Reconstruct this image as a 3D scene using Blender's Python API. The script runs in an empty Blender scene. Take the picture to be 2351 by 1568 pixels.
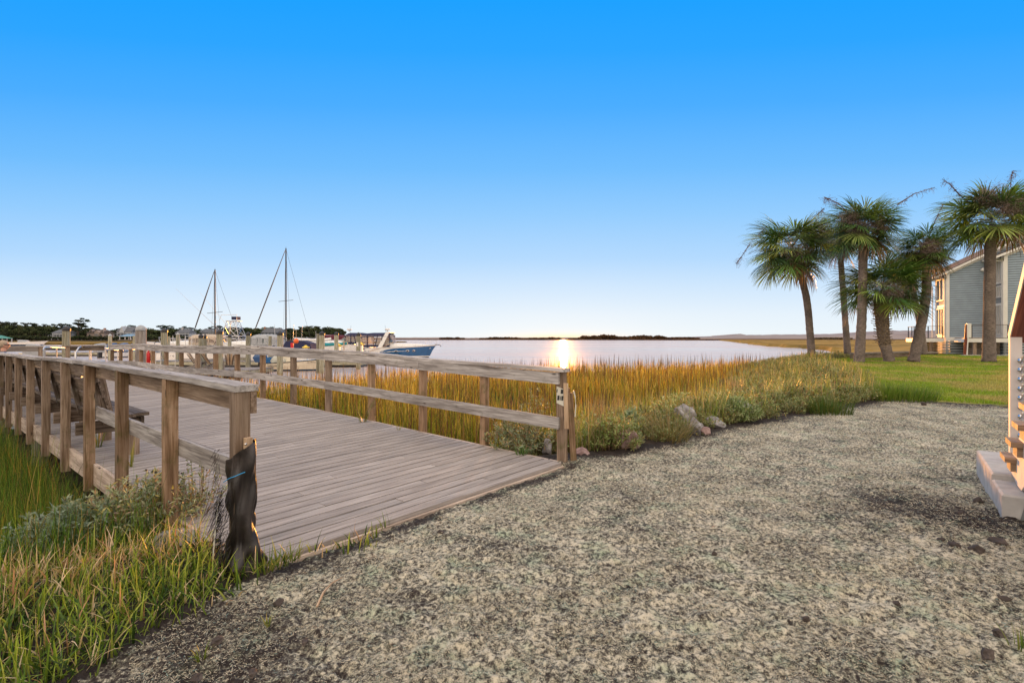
import bpy, math, random
import numpy as np
from mathutils import Vector, Matrix
random.seed(11)
RG = np.random.default_rng(11)
PI = math.pi
scene = bpy.context.scene
COL = scene.collection
CAMZ = 1.45
F = 1175.5

def at(px, py, Y):
    """point seen at photo position (2351 wide) standing at depth Y metres"""
    return ((px - F) / F * Y, Y, CAMZ - (py - 777.0) / F * Y)

# deck frame: s runs along the boardwalk, n across it
def P(s, n, z=0.0):
    return (-.77 * s + .638 * n, .638 * s + .77 * n, z)

# ------------------------------------------------------------------ mesh tools
class MB:
    def __init__(self, org=(0, 0, 0)):
        self.v = []; self.f = []; self.gc = []; self.rn = []; self.org = org

    def add(self, vs, fs, gc=None, rn=None):
        b = len(self.v)
        r = random.random() if rn is None else rn
        self.v += [(p[0] - self.org[0], p[1] - self.org[1], p[2] - self.org[2]) for p in vs]
        self.f += [tuple(i + b for i in f) for f in fs]
        self.gc += list(gc) if gc is not None else [tuple(p) for p in vs]
        self.rn += [r] * len(vs)
        return self

    def beam(self, p0, p1, w, h, up=(0, 0, 1), segs=1, off=None, rn=None, tw=None):
        """straight board; w across, h along up; off(t)->(dside,dup)"""
        p0 = Vector(p0); p1 = Vector(p1); d = p1 - p0; L = d.length
        d.normalize(); up = Vector(up); sd = d.cross(up)
        if sd.length < 1e-5: sd = d.cross(Vector((1, 0, 0)))
        sd.normalize(); u = sd.cross(d).normalized()
        r = random.random() if rn is None else rn
        vs = []; gc = []; fs = []
        for k in range(segs + 1):
            t = k / segs
            c = p0.lerp(p1, t)
            if off:
                o = off(t); c = c + sd * o[0] + u * o[1]
            a2 = tw * t if tw else 0
            for a, b in ((-1, -1), (1, -1), (1, 1), (-1, 1)):
                aa = a * w / 2; bb = b * h / 2
                if a2: aa, bb = aa * math.cos(a2) - bb * math.sin(a2), aa * math.sin(a2) + bb * math.cos(a2)
                vs.append(tuple(c + sd * aa + u * bb))
                gc.append((t * L + r * 37, a * w / 2 + r * 7, b * h / 2 + r * 13))
        for k in range(segs):
            q = k * 4
            for j in range(4):
                fs.append((q + j, q + (j + 1) % 4, q + 4 + (j + 1) % 4, q + 4 + j))
        fs.append((3, 2, 1, 0)); e = segs * 4; fs.append((e, e + 1, e + 2, e + 3))
        return self.add(vs, fs, gc, r)

    def path(self, pts, w, h, rn=None, up=(0, 0, 1)):
        """board following a polyline"""
        pts = [Vector(p) for p in pts]; r = random.random() if rn is None else rn
        vs = []; gc = []; fs = []; l = 0; up = Vector(up)
        for k, c in enumerate(pts):
            d = (pts[min(k + 1, len(pts) - 1)] - pts[max(k - 1, 0)]).normalized()
            sd = d.cross(up).normalized(); u = sd.cross(d)
            if k: l += (c - pts[k - 1]).length
            for a, b in ((-1, -1), (1, -1), (1, 1), (-1, 1)):
                vs.append(tuple(c + sd * a * w / 2 + u * b * h / 2))
                gc.append((l + r * 37, a * w / 2 + r * 7, b * h / 2 + r * 13))
        for k in range(len(pts) - 1):
            q = k * 4
            for j in range(4):
                fs.append((q + j, q + (j + 1) % 4, q + 4 + (j + 1) % 4, q + 4 + j))
        fs.append((3, 2, 1, 0)); e = (len(pts) - 1) * 4; fs.append((e, e + 1, e + 2, e + 3))
        return self.add(vs, fs, gc, r)

    def box(self, c, s, rz=0.0, rn=None):
        ca, sa = math.cos(rz), math.sin(rz)
        vs = []
        for x, y, z in ((-1,-1,-1),(1,-1,-1),(1,1,-1),(-1,1,-1),(-1,-1,1),(1,-1,1),(1,1,1),(-1,1,1)):
            X, Y, Z = x*s[0]/2, y*s[1]/2, z*s[2]/2
            vs.append((c[0]+X*ca-Y*sa, c[1]+X*sa+Y*ca, c[2]+Z))
        fs = [(0,3,2,1),(4,5,6,7),(0,1,5,4),(1,2,6,5),(2,3,7,6),(3,0,4,7)]
        return self.add(vs, fs, None, rn)

    def tube(self, pts, r, n=8, cap=True, wob=0.0, rn=None):
        pts = [Vector(p) for p in pts]
        if not hasattr(r, '__len__'): r = [r] * len(pts)
        vs = []; fs = []; gc = []; side = None; l = 0
        for k, c in enumerate(pts):
            d = (pts[min(k + 1, len(pts) - 1)] - pts[max(k - 1, 0)])
            d = d.normalized() if d.length > 1e-9 else Vector((0, 0, 1))
            if side is None:
                side = d.cross(Vector((0, 0, 1)))
                if side.length < 1e-3: side = Vector((1, 0, 0))
            side = (side - d * side.dot(d)).normalized(); u = d.cross(side)
            if k: l += (c - pts[k - 1]).length
            for j in range(n):
                a = 2 * PI * j / n
                rr = r[k] * (1 + (random.uniform(-wob, wob) if wob else 0))
                vs.append(tuple(c + side * math.cos(a) * rr + u * math.sin(a) * rr))
                gc.append((l, math.cos(a) * rr, math.sin(a) * rr))
        for k in range(len(pts) - 1):
            for j in range(n):
                fs.append((k*n+j, k*n+(j+1) % n, (k+1)*n+(j+1) % n, (k+1)*n+j))
        if cap:
            fs.append(tuple(range(n - 1, -1, -1))); e = (len(pts) - 1) * n
            fs.append(tuple(range(e, e + n)))
        return self.add(vs, fs, gc, rn)

    def lathe(self, c, prof, n=16):
        vs = []; fs = []
        for r, z in prof:
            for j in range(n):
                a = 2 * PI * j / n
                vs.append((c[0] + r * math.cos(a), c[1] + r * math.sin(a), c[2] + z))
        for k in range(len(prof) - 1):
            for j in range(n):
                fs.append((k*n+j, k*n+(j+1) % n, (k+1)*n+(j+1) % n, (k+1)*n+j))
        fs.append(tuple(range(n - 1, -1, -1))); e = (len(prof) - 1) * n
        fs.append(tuple(range(e, e + n)))
        return self.add(vs, fs)

    def ball(self, c, r, n=10, sq=(1, 1, 1)):
        vs = [(c[0], c[1], c[2] - r * sq[2])]; fs = []; m = n // 2
        for i in range(1, m):
            t = -PI / 2 + PI * i / m
            for j in range(n):
                a = 2 * PI * j / n
                vs.append((c[0]+r*sq[0]*math.cos(t)*math.cos(a), c[1]+r*sq[1]*math.cos(t)*math.sin(a), c[2]+r*sq[2]*math.sin(t)))
        vs.append((c[0], c[1], c[2] + r * sq[2])); top = len(vs) - 1
        for j in range(n):
            fs.append((0, 1 + (j + 1) % n, 1 + j))
            fs.append((top, 1 + (m-2)*n + j, 1 + (m-2)*n + (j+1) % n))
        for i in range(m - 2):
            for j in range(n):
                fs.append((1+i*n+j, 1+i*n+(j+1) % n, 1+(i+1)*n+(j+1) % n, 1+(i+1)*n+j))
        return self.add(vs, fs)

    def prism(self, pts, vec):
        n = len(pts); v = Vector(vec)
        vs = [tuple(p) for p in pts] + [tuple(Vector(p) + v) for p in pts]
        fs = [tuple(range(n - 1, -1, -1)), tuple(range(n, 2 * n))]
        for j in range(n): fs.append((j, (j+1) % n, n + (j+1) % n, n + j))
        return self.add(vs, fs)

    def loft(self, rings, closed=False, caps=True):
        n = len(rings[0]); vs = [tuple(p) for r in rings for p in r]; fs = []
        m = n if closed else n - 1
        for k in range(len(rings) - 1):
            for j in range(m):
                fs.append((k*n+j, k*n+(j+1) % n, (k+1)*n+(j+1) % n, (k+1)*n+j))
        if caps:
            fs.append(tuple(range(n - 1, -1, -1))); e = (len(rings) - 1) * n
            fs.append(tuple(range(e, e + n)))
        return self.add(vs, fs)

    def quad(self, a, b, c, d):
        return self.add([a, b, c, d], [(0, 1, 2, 3)])

    def build(self, name, m, parent=None, smooth=False, fixn=True):
        me = bpy.data.meshes.new(name)
        me.from_pydata(self.v, [], self.f)
        at_ = me.attributes.new('gc', 'FLOAT_VECTOR', 'POINT')
        at_.data.foreach_set('vector', np.array(self.gc, dtype=np.float32).ravel())
        ar = me.attributes.new('rnd', 'FLOAT', 'POINT')
        ar.data.foreach_set('value', np.array(self.rn, dtype=np.float32))
        if fixn:
            import bmesh
            bm = bmesh.new(); bm.from_mesh(me); bmesh.ops.recalc_face_normals(bm, faces=bm.faces); bm.to_mesh(me); bm.free()
        if smooth: me.polygons.foreach_set('use_smooth', [True] * len(me.polygons))
        me.materials.append(m)
        o = bpy.data.objects.new(name, me); COL.objects.link(o)
        if parent is not None: o.parent = parent
        return o

def npmesh(name, V, Fq, m, parent=None, col=None, smooth=False, extra=None):
    """big numpy mesh of quads (or tris)"""
    me = bpy.data.meshes.new(name)
    V = np.ascontiguousarray(V, dtype=np.float32); Fq = np.ascontiguousarray(Fq, dtype=np.int32)
    k = Fq.shape[1]
    me.vertices.add(len(V)); me.vertices.foreach_set('co', V.ravel())
    me.loops.add(Fq.size); me.loops.foreach_set('vertex_index', Fq.ravel())
    me.polygons.add(len(Fq)); me.polygons.foreach_set('loop_start', np.arange(0, Fq.size, k, dtype=np.int32))
    try: me.polygons.foreach_set('loop_total', np.full(len(Fq), k, dtype=np.int32))
    except Exception: pass
    if smooth: me.polygons.foreach_set('use_smooth', np.ones(len(Fq), dtype=bool))
    if col is not None:
        a = me.attributes.new('col', 'FLOAT_COLOR', 'POINT')
        c4 = np.ones((len(V), 4), dtype=np.float32); c4[:, :3] = col
        a.data.foreach_set('color', c4.ravel())
    me.update(calc_edges=True); me.validate()
    me.materials.append(m)
    o = bpy.data.objects.new(name, me); COL.objects.link(o)
    if parent is not None: o.parent = parent
    return o

def thing(name, label, cat, loc=(0, 0, 0), rz=0.0, group=None):
    o = bpy.data.objects.new(name, None); COL.objects.link(o)
    o.location = loc; o.rotation_euler = (0, 0, rz); o.empty_display_size = .2
    return tag(o, label, cat, group)

def tag(o, label, cat, group=None, kind=None):
    o['label'] = label; o['category'] = cat
    if group: o['group'] = group
    if kind: o['kind'] = kind
    return o

def struct(o):
    o['kind'] = 'structure'; return o

def copy_tree(o, parent=None):
    c = o.copy(); COL.objects.link(c); c.parent = parent
    for ch in list(o.children): copy_tree(ch, c)
    return c

# ------------------------------------------------------------------ noise
def hsh(ix, iy, seed):
    h = (ix.astype(np.int64) * 374761393 + iy.astype(np.int64) * 668265263 + seed * 144269) & 0x7fffffff
    h = ((h ^ (h >> 13)) * 1274126177) & 0x7fffffff
    h = h ^ (h >> 16)
    return (h & 0xffff) / 65535.0
def vnoise(x, y, seed=0):
    xi = np.floor(x); yi = np.floor(y); fx = x - xi; fy = y - yi
    fx = fx*fx*(3-2*fx); fy = fy*fy*(3-2*fy)
    a = hsh(xi, yi, seed); b = hsh(xi+1, yi, seed); c = hsh(xi, yi+1, seed); d = hsh(xi+1, yi+1, seed)
    return (a*(1-fx)+b*fx)*(1-fy) + (c*(1-fx)+d*fx)*fy
def fbm(x, y, sc, oct=4, seed=0):
    s = 0; a = 1; t = 0
    for k in range(oct):
        s = s + a * vnoise(x*sc + k*17.3, y*sc - k*9.1, seed + k); t += a; a *= .55; sc *= 2.1
    return s / t
def sm(t):
    t = np.clip(t, 0, 1); return t*t*(3-2*t)

# ------------------------------------------------------------------ terrain shape
def sbank(n):
    return np.interp(n, [-30, 0, 1.4, 5, 6.2, 7.6, 10.5, 13.5, 15.4, 25, 35, 45, 80], [4.7, 4.15, 4.0, 3.75, 3.2, 3.0, 2.3, 1.4, 1.0, 2.6, 5.6, 4.5, -4])
def shore(x):
    return np.interp(x, [-60, -22, -19, -16, -13.7, -10, -7, -4.5, 3.6, 10, 18, 30, 44, 60], [12, 14, 17, 20, 22.5, 25, 29, 32, 34, 36, 39.5, 44, 50, 60])
def gz(x, y):
    x = np.asarray(x, dtype=float); y = np.asarray(y, dtype=float)
    s = -.77*x + .638*y; n = .638*x + .77*y
    t = sm((s - sbank(n)) / np.interp(n, [0, 1.4, 5, 10, 15, 35], [1.3, 1.4, 2.2, 4.5, 6, 6]))
    z0 = .1 * sm((y - 13) / 10)
    z = z0 * (1 - t) - .84 * t
    z = z - 1.0 * sm((y - shore(x)) / 3) * t
    z = z - .13 * sm((y - shore(x) + 7) / 4) * t * (x < 2)
    z = z - 1.0 * sm((s - 18) / 3) * (n < 2.5)
    z = z + (fbm(x, y, .5, 3, 5) - .5) * .10 * (1 - .5 * sm((y - 8) / 8)) * sm((np.abs(s - 3.4) + np.clip(1.4 - n, 0, 9) + np.clip(n - 5, 0, 9)) / 1.2)
    return z
# ------------------------------------------------------------------ materials
MATS = {}
def newmat(name):
    m = bpy.data.materials.new(name); m.use_nodes = True
    nt = m.node_tree; nt.nodes.clear()
    return m, nt, nt.nodes, nt.links
def nd(ns, t, **kw):
    n = ns.new(t)
    for k, v in kw.items():
        if k.startswith('i_'): n.inputs[k[2:].replace('_', ' ')].default_value = v
        else: setattr(n, k, v)
    return n
def out_bsdf(ns, ls, rough=.6, metal=0., spec=.5):
    o = ns.new('ShaderNodeOutputMaterial'); b = ns.new('ShaderNodeBsdfPrincipled')
    b.inputs['Roughness'].default_value = rough; b.inputs['Metallic'].default_value = metal
    b.inputs['Specular IOR Level'].default_value = spec
    ls.new(b.outputs[0], o.inputs[0]); return b, o
def ramp(ns, stops):
    r = ns.new('ShaderNodeValToRGB'); e = r.color_ramp.elements
    while len(e) < len(stops): e.new(.5)
    for i, (p, c) in enumerate(stops):
        e[i].position = p; e[i].color = (c[0], c[1], c[2], 1)
    return r
def mixc(ns, ls, fac, a, b, mode='MIX'):
    m = ns.new('ShaderNodeMix'); m.data_type = 'RGBA'; m.blend_type = mode
    for sock, val in ((m.inputs[0], fac), (m.inputs[6], a), (m.inputs[7], b)):
        if isinstance(val, (int, float)): sock.default_value = val
        elif isinstance(val, tuple): sock.default_value = (*val, 1)
        else: ls.new(val, sock)
    return m.outputs[2]

def simple(name, c, rough=.5, metal=0., var=.12, scale=3., bump=0., spec=.5, dirt=None):
    """painted / plain surface with noise variation, optional dirt tone"""
    m, nt, ns, ls = newmat(name)
    b, o = out_bsdf(ns, ls, rough, metal, spec)
    tc = ns.new('ShaderNodeTexCoord')
    nz = nd(ns, 'ShaderNodeTexNoise', i_Scale=scale, i_Detail=6.); ls.new(tc.outputs['Object'], nz.inputs['Vector'])
    lo = tuple(x * (1 - var) for x in c) if dirt is None else dirt
    hi = tuple(min(1, x * (1 + var)) for x in c)
    r = ramp(ns, [(.3, lo), (.55 if dirt else .7, hi)]); ls.new(nz.outputs['Fac'], r.inputs[0])
    ls.new(r.outputs[0], b.inputs['Base Color'])
    if bump:
        bp = nd(ns, 'ShaderNodeBump', i_Strength=bump, i_Distance=.02); ls.new(nz.outputs['Fac'], bp.inputs['Height'])
        ls.new(bp.outputs[0], b.inputs['Normal'])
    MATS[name] = m; return m

def wood(name, dark, mid, light, moss=0., rough=.75, grain=26., knots=True, bump=.35, rvar=.35, mosscol=(.07, .075, .012), blot=1.):
    m, nt, ns, ls = newmat(name)
    b, o = out_bsdf(ns, ls, rough, 0, .25)
    g = nd(ns, 'ShaderNodeAttribute', attribute_name='gc'); r = nd(ns, 'ShaderNodeAttribute', attribute_name='rnd')
    mp = nd(ns, 'ShaderNodeMapping'); mp.inputs['Scale'].default_value = (1.3, grain, grain); ls.new(g.outputs['Vector'], mp.inputs[0])
    n1 = nd(ns, 'ShaderNodeTexNoise', i_Scale=2.2, i_Detail=7., i_Roughness=.62, i_Distortion=.35); ls.new(mp.outputs[0], n1.inputs['Vector'])
    mp2 = nd(ns, 'ShaderNodeMapping'); mp2.inputs['Scale'].default_value = (1.3, 13, 13); ls.new(g.outputs['Vector'], mp2.inputs[0])
    n2 = nd(ns, 'ShaderNodeTexNoise', i_Scale=1.1, i_Detail=4.); ls.new(mp2.outputs[0], n2.inputs['Vector'])
    rp = ramp(ns, [(.30, dark), (.47, mid), (.66, light)]); ls.new(n1.outputs['Fac'], rp.inputs[0])
    rp2 = ramp(ns, [(.3, tuple(1 + (q - 1) * blot for q in (.6, .56, .53))), (.62, (1.12, 1.1, 1.08))]); ls.new(n2.outputs['Fac'], rp2.inputs[0])
    c = mixc(ns, ls, 1., rp.outputs[0], rp2.outputs[0], 'MULTIPLY')
    mr = nd(ns, 'ShaderNodeMapRange'); mr.inputs['To Min'].default_value = 1 - rvar; mr.inputs['To Max'].default_value = 1 + rvar * .6
    ls.new(r.outputs['Fac'], mr.inputs['Value'])
    vm = nd(ns, 'ShaderNodeVectorMath', operation='SCALE'); ls.new(c, vm.inputs[0]); ls.new(mr.outputs[0], vm.inputs['Scale'])
    c = vm.outputs[0]
    if knots:
        mp3 = nd(ns, 'ShaderNodeMapping'); mp3.inputs['Scale'].default_value = (2.4, 9, 9); ls.new(g.outputs['Vector'], mp3.inputs[0])
        vo = nd(ns, 'ShaderNodeTexVoronoi', i_Scale=1.); ls.new(mp3.outputs[0], vo.inputs['Vector'])
        rk = ramp(ns, [(.06, (1, 1, 1)), (.12, (0, 0, 0))]); ls.new(vo.outputs['Distance'], rk.inputs[0])
        c = mixc(ns, ls, rk.outputs[0], c, (.045, .03, .02))
    if moss > 0:
        n3 = nd(ns, 'ShaderNodeTexNoise', i_Scale=6., i_Detail=9., i_Roughness=.7); ls.new(g.outputs['Vector'], n3.inputs['Vector'])
        rm = ramp(ns, [(.60 - moss * .3, (0, 0, 0)), (.78 - moss * .25, (.7, .7, .7))]); ls.new(n3.outputs['Fac'], rm.inputs[0])
        c = mixc(ns, ls, rm.outputs[0], c, mosscol)
    ls.new(c, b.inputs['Base Color'])
    bp = nd(ns, 'ShaderNodeBump', i_Strength=bump, i_Distance=.006); ls.new(n1.outputs['Fac'], bp.inputs['Height']); ls.new(bp.outputs[0], b.inputs['Normal'])
    MATS[name] = m; return m

def foliage(name, trans=.35, rough=.5, tint=(1, 1, 1), spec=.3):
    m, nt, ns, ls = newmat(name)
    o = ns.new('ShaderNodeOutputMaterial'); b = ns.new('ShaderNodeBsdfPrincipled'); t = ns.new('ShaderNodeBsdfTranslucent')
    b.inputs['Roughness'].default_value = rough; b.inputs['Specular IOR Level'].default_value = spec
    a = nd(ns, 'ShaderNodeAttribute', attribute_name='col')
    c = mixc(ns, ls, 1., a.outputs['Color'], tint, 'MULTIPLY')
    ls.new(c, b.inputs['Base Color']); 
    c2 = mixc(ns, ls, 1., c, (1.25, 1.15, .6), 'MULTIPLY'); ls.new(c2, t.inputs['Color'])
    mx = nd(ns, 'ShaderNodeMixShader'); mx.inputs[0].default_value = trans
    ls.new(b.outputs[0], mx.inputs[1]); ls.new(t.outputs[0], mx.inputs[2]); ls.new(mx.outputs[0], o.inputs[0])
    MATS[name] = m; return m

def glassy(name, c=(.5, .6, .62), alpha=.35, rough=.05):
    m, nt, ns, ls = newmat(name)
    o = ns.new('ShaderNodeOutputMaterial'); b = ns.new('ShaderNodeBsdfPrincipled'); t = ns.new('ShaderNodeBsdfTransparent')
    b.inputs['Base Color'].default_value = (*c, 1); b.inputs['Roughness'].default_value = rough
    t.inputs[0].default_value = (.9, .9, .9, 1)
    mx = nd(ns, 'ShaderNodeMixShader'); mx.inputs[0].default_value = alpha
    ls.new(t.outputs[0], mx.inputs[1]); ls.new(b.outputs[0], mx.inputs[2]); ls.new(mx.outputs[0], o.inputs[0])
    MATS[name] = m; return m

W_DECK = wood('weathered_deck_wood', (.20, .178, .162), (.30, .270, .250), (.41, .375, .35), rvar=.14, grain=34, knots=False, bump=.25, blot=.5)
W_RAIL = wood('silvered_rail_wood', (.17, .155, .15), (.36, .345, .335), (.53, .515, .50), moss=.05, rvar=.2)
W_POST = wood('brown_post_wood', (.13, .075, .04), (.27, .175, .105), (.38, .27, .18), moss=.3, rvar=.4)
W_POST2 = wood('grey_brown_post_wood', (.10, .065, .04), (.24, .175, .125), (.36, .28, .21), moss=.1, rvar=.3)
W_BENCH = wood('old_bench_wood', (.05, .035, .028), (.16, .12, .09), (.30, .25, .21), moss=.2, rvar=.4)
W_RIM = wood('pale_rim_wood', (.26, .21, .165), (.44, .36, .30), (.58, .50, .43), rvar=.15)
W_TREAD = wood('new_tread_wood', (.20, .12, .07), (.36, .245, .155), (.46, .34, .235), knots=False, rvar=.2, rough=.5)
W_MAHOG = wood('oiled_handrail_wood', (.10, .025, .015), (.20, .055, .03), (.27, .09, .05), knots=False, rvar=.1, rough=.45)
W_DOCK = wood('grey_dock_wood', (.15, .13, .11), (.27, .24, .22), (.38, .35, .32), knots=False, rvar=.3)
W_PILE = wood('piling_wood', (.17, .17, .12), (.31, .31, .23), (.44, .43, .35), moss=.18, knots=False, rvar=.3, mosscol=(.14, .12, .01))
W_PINE = wood('pale_stake_wood', (.33, .22, .13), (.48, .35, .23), (.60, .47, .34), knots=False, rvar=.15)

M_GEL = simple('white_gelcoat', (.72, .72, .70), .25, var=.05)
M_CREAM = simple('cream_gelcoat', (.66, .60, .47), .35, var=.06)
M_BLUEH = simple('blue_hull_paint', (.015, .10, .26), .25, var=.1)
M_NAVY = simple('navy_canvas', (.012, .016, .06), .8, var=.3, scale=8, bump=.3)
M_MAROON = simple('maroon_canvas', (.085, .010, .025), .8, var=.3, scale=8, bump=.3)
M_GREYC = simple('grey_canvas', (.33, .35, .37), .8, var=.15, scale=6, bump=.3)
M_TAN = simple('tan_canvas', (.45, .38, .30), .8, var=.15, scale=6, bump=.3)
M_TARP = simple('pale_tarp', (.42, .42, .36), .7, var=.2, scale=5, bump=.5)
M_BOTTOM = simple('blue_bottom_paint', (.01, .07, .16), .5)
M_BLACK = simple('black_plastic', (.012, .012, .014), .45, var=.3)
M_RUB = simple('black_rubber', (.02, .02, .02), .8)
M_ALU = simple('brushed_aluminium', (.55, .54, .53), .35, metal=.9, var=.05)
M_CHROME = simple('polished_steel', (.62, .60, .60), .08, metal=1., var=.03)
M_WIRE = simple('dark_rigging', (.035, .03, .03), .5)
M_TEAL = simple('teal_plastic', (.0, .22, .25), .4)
M_ORANGE = simple('orange_plastic', (.75, .13, .02), .4)
M_RED = simple('red_paint', (.55, .01, .012), .4)
M_YEL = simple('yellow_plastic', (.7, .5, .03), .4)
M_MOTOR = simple('blue_motor_cowl', (.03, .08, .19), .3)
M_CONC = simple('poured_concrete', (.40, .39, .375), .85, var=.14, scale=9, bump=.4)
M_CONCD = simple('dark_concrete', (.13, .14, .14), .7, var=.3, scale=5, bump=.3)
M_WHITE = simple('white_trim_paint', (.68, .66, .62), .5, var=.05)
M_PANEL = simple('white_post_paint', (.62, .57, .53), .5, var=.05)
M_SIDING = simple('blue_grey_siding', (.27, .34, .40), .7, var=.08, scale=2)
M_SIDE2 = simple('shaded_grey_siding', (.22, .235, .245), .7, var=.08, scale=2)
M_SKIRT = simple('grey_slat_paint', (.30, .33, .35), .7, var=.08)
M_ROOF = simple('dark_shingle', (.07, .055, .05), .9, var=.35, scale=12, bump=.4)
M_ROOFG = simple('slate_roof', (.10, .11, .13), .85, var=.2, scale=4)
M_ROOFB = simple('blue_metal_roof', (.16, .28, .38), .5, var=.1)
M_FWALL = simple('white_house_paint', (.40, .42, .44), .7, var=.07)
M_FWALL2 = simple('grey_house_paint', (.17, .19, .21), .7, var=.07)
M_FWARM = simple('warm_house_paint', (.30, .24, .21), .7, var=.07)
M_BRICK = simple('brick_chimney', (.32, .17, .12), .85, var=.2)
M_WIN = simple('window_glass', (.035, .045, .055), .06, var=.1, spec=.8)
M_SKIN = simple('skin', (.52, .27, .18), .5, var=.06, scale=20)
M_HAIR = simple('grey_blond_hair', (.35, .27, .19), .7, var=.3, scale=40)
M_SHIRT = simple('blue_shirt', (.08, .12, .2), .8)
M_TROUS = simple('khaki_trousers', (.25, .2, .14), .8)
M_TAPE = simple('pale_printed_tape', (.62, .60, .50), .5)
M_TWINE = simple('blue_stitching', (.03, .30, .62), .5)
M_GLASS = glassy('clear_vinyl', (.62, .46, .36), .34, .12)
M_SHIELD = glassy('tinted_windscreen', (.20, .28, .28), .6, .05)

# rock
def rockmat(name, a, b_, c):
    m, nt, ns, ls = newmat(name); b, o = out_bsdf(ns, ls, .85)
    tc = ns.new('ShaderNodeTexCoord')
    n1 = nd(ns, 'ShaderNodeTexNoise', i_Scale=9., i_Detail=8., i_Roughness=.7); ls.new(tc.outputs['Object'], n1.inputs['Vector'])
    r = ramp(ns, [(.3, a), (.5, b_), (.68, c)]); ls.new(n1.outputs['Fac'], r.inputs[0]); ls.new(r.outputs[0], b.inputs['Base Color'])
    bp = nd(ns, 'ShaderNodeBump', i_Strength=.7, i_Distance=.02); ls.new(n1.outputs['Fac'], bp.inputs['Height']); ls.new(bp.outputs[0], b.inputs['Normal'])
    return m
M_ROCKG = rockmat('grey_granite', (.11, .10, .10), (.25, .24, .245), (.44, .43, .43))
M_ROCKP = rockmat('pink_granite', (.14, .09, .085), (.27, .18, .17), (.38, .28, .26))
M_CLOD = rockmat('dark_soil_clod', (.022, .016, .014), (.06, .045, .038), (.13, .105, .09))

# black woven silt cloth with a weave
def clothmat():
    m, nt, ns, ls = newmat('black_woven_cloth'); b, o = out_bsdf(ns, ls, .36, 0, .6)
    tc = ns.new('ShaderNodeTexCoord')
    n1 = nd(ns, 'ShaderNodeTexNoise', i_Scale=7., i_Detail=5.); ls.new(tc.outputs['Object'], n1.inputs['Vector'])
    n2 = nd(ns, 'ShaderNodeTexNoise', i_Scale=220., i_Detail=2.); ls.new(tc.outputs['Object'], n2.inputs['Vector'])
    r = ramp(ns, [(.35, (.010, .008, .008)), (.55, (.026, .019, .018)), (.75, (.085, .066, .06))]); ls.new(n1.outputs['Fac'], r.inputs[0])
    c = mixc(ns, ls, .5, r.outputs[0], n2.outputs['Color'], 'MULTIPLY'); ls.new(c, b.inputs['Base Color'])
    bp = nd(ns, 'ShaderNodeBump', i_Strength=.5, i_Distance=.004); ls.new(n2.outputs['Fac'], bp.inputs['Height']); ls.new(bp.outputs[0], b.inputs['Normal'])
    return m
M_CLOTH = clothmat()

# palm trunk: rings
def trunkmat(name, a, b_, ring=1.):
    m, nt, ns, ls = newmat(name); b, o = out_bsdf(ns, ls, .9)
    g = nd(ns, 'ShaderNodeAttribute', attribute_name='gc')
    mp = nd(ns, 'ShaderNodeMapping'); mp.inputs['Scale'].default_value = (16, 5, 5); ls.new(g.outputs['Vector'], mp.inputs[0])
    n1 = nd(ns, 'ShaderNodeTexNoise', i_Scale=1.6, i_Detail=6., i_Roughness=.65); ls.new(mp.outputs[0], n1.inputs['Vector'])
    n2 = nd(ns, 'ShaderNodeTexNoise', i_Scale=1.7, i_Detail=4.); ls.new(g.outputs['Vector'], n2.inputs['Vector'])
    r = ramp(ns, [(.33, a), (.66, b_)]); ls.new(n1.outputs['Fac'], r.inputs[0])
    r2 = ramp(ns, [(.3, (.65, .6, .6)), (.7, (1.2, 1.1, 1.05))]); ls.new(n2.outputs['Fac'], r2.inputs[0])
    c = mixc(ns, ls, 1., r.outputs[0], r2.outputs[0], 'MULTIPLY'); ls.new(c, b.inputs['Base Color'])
    bp = nd(ns, 'ShaderNodeBump', i_Strength=.9, i_Distance=.04); ls.new(n1.outputs['Fac'], bp.inputs['Height']); ls.new(bp.outputs[0], b.inputs['Normal'])
    return m
M_TRUNK = trunkmat('palm_trunk', (.085, .072, .065), (.26, .225, .20))
M_BOOT = trunkmat('palm_boots', (.13, .10, .07), (.34, .28, .21))
M_BARK = trunkmat('tree_bark', (.04, .03, .025), (.12, .09, .07))

M_MARSH = foliage('marsh_blades', .5, .5)
M_GRASS = foliage('grass_blades', .35, .4)
M_LEAF = foliage('shrub_leaves', .25, .5)
M_PALM = foliage('palm_fronds', .28, .28, spec=.7)
M_FAR = foliage('far_foliage', .1, .8, spec=.1)
M_STEM = foliage('dry_stems', .05, .7, spec=.1)

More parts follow.
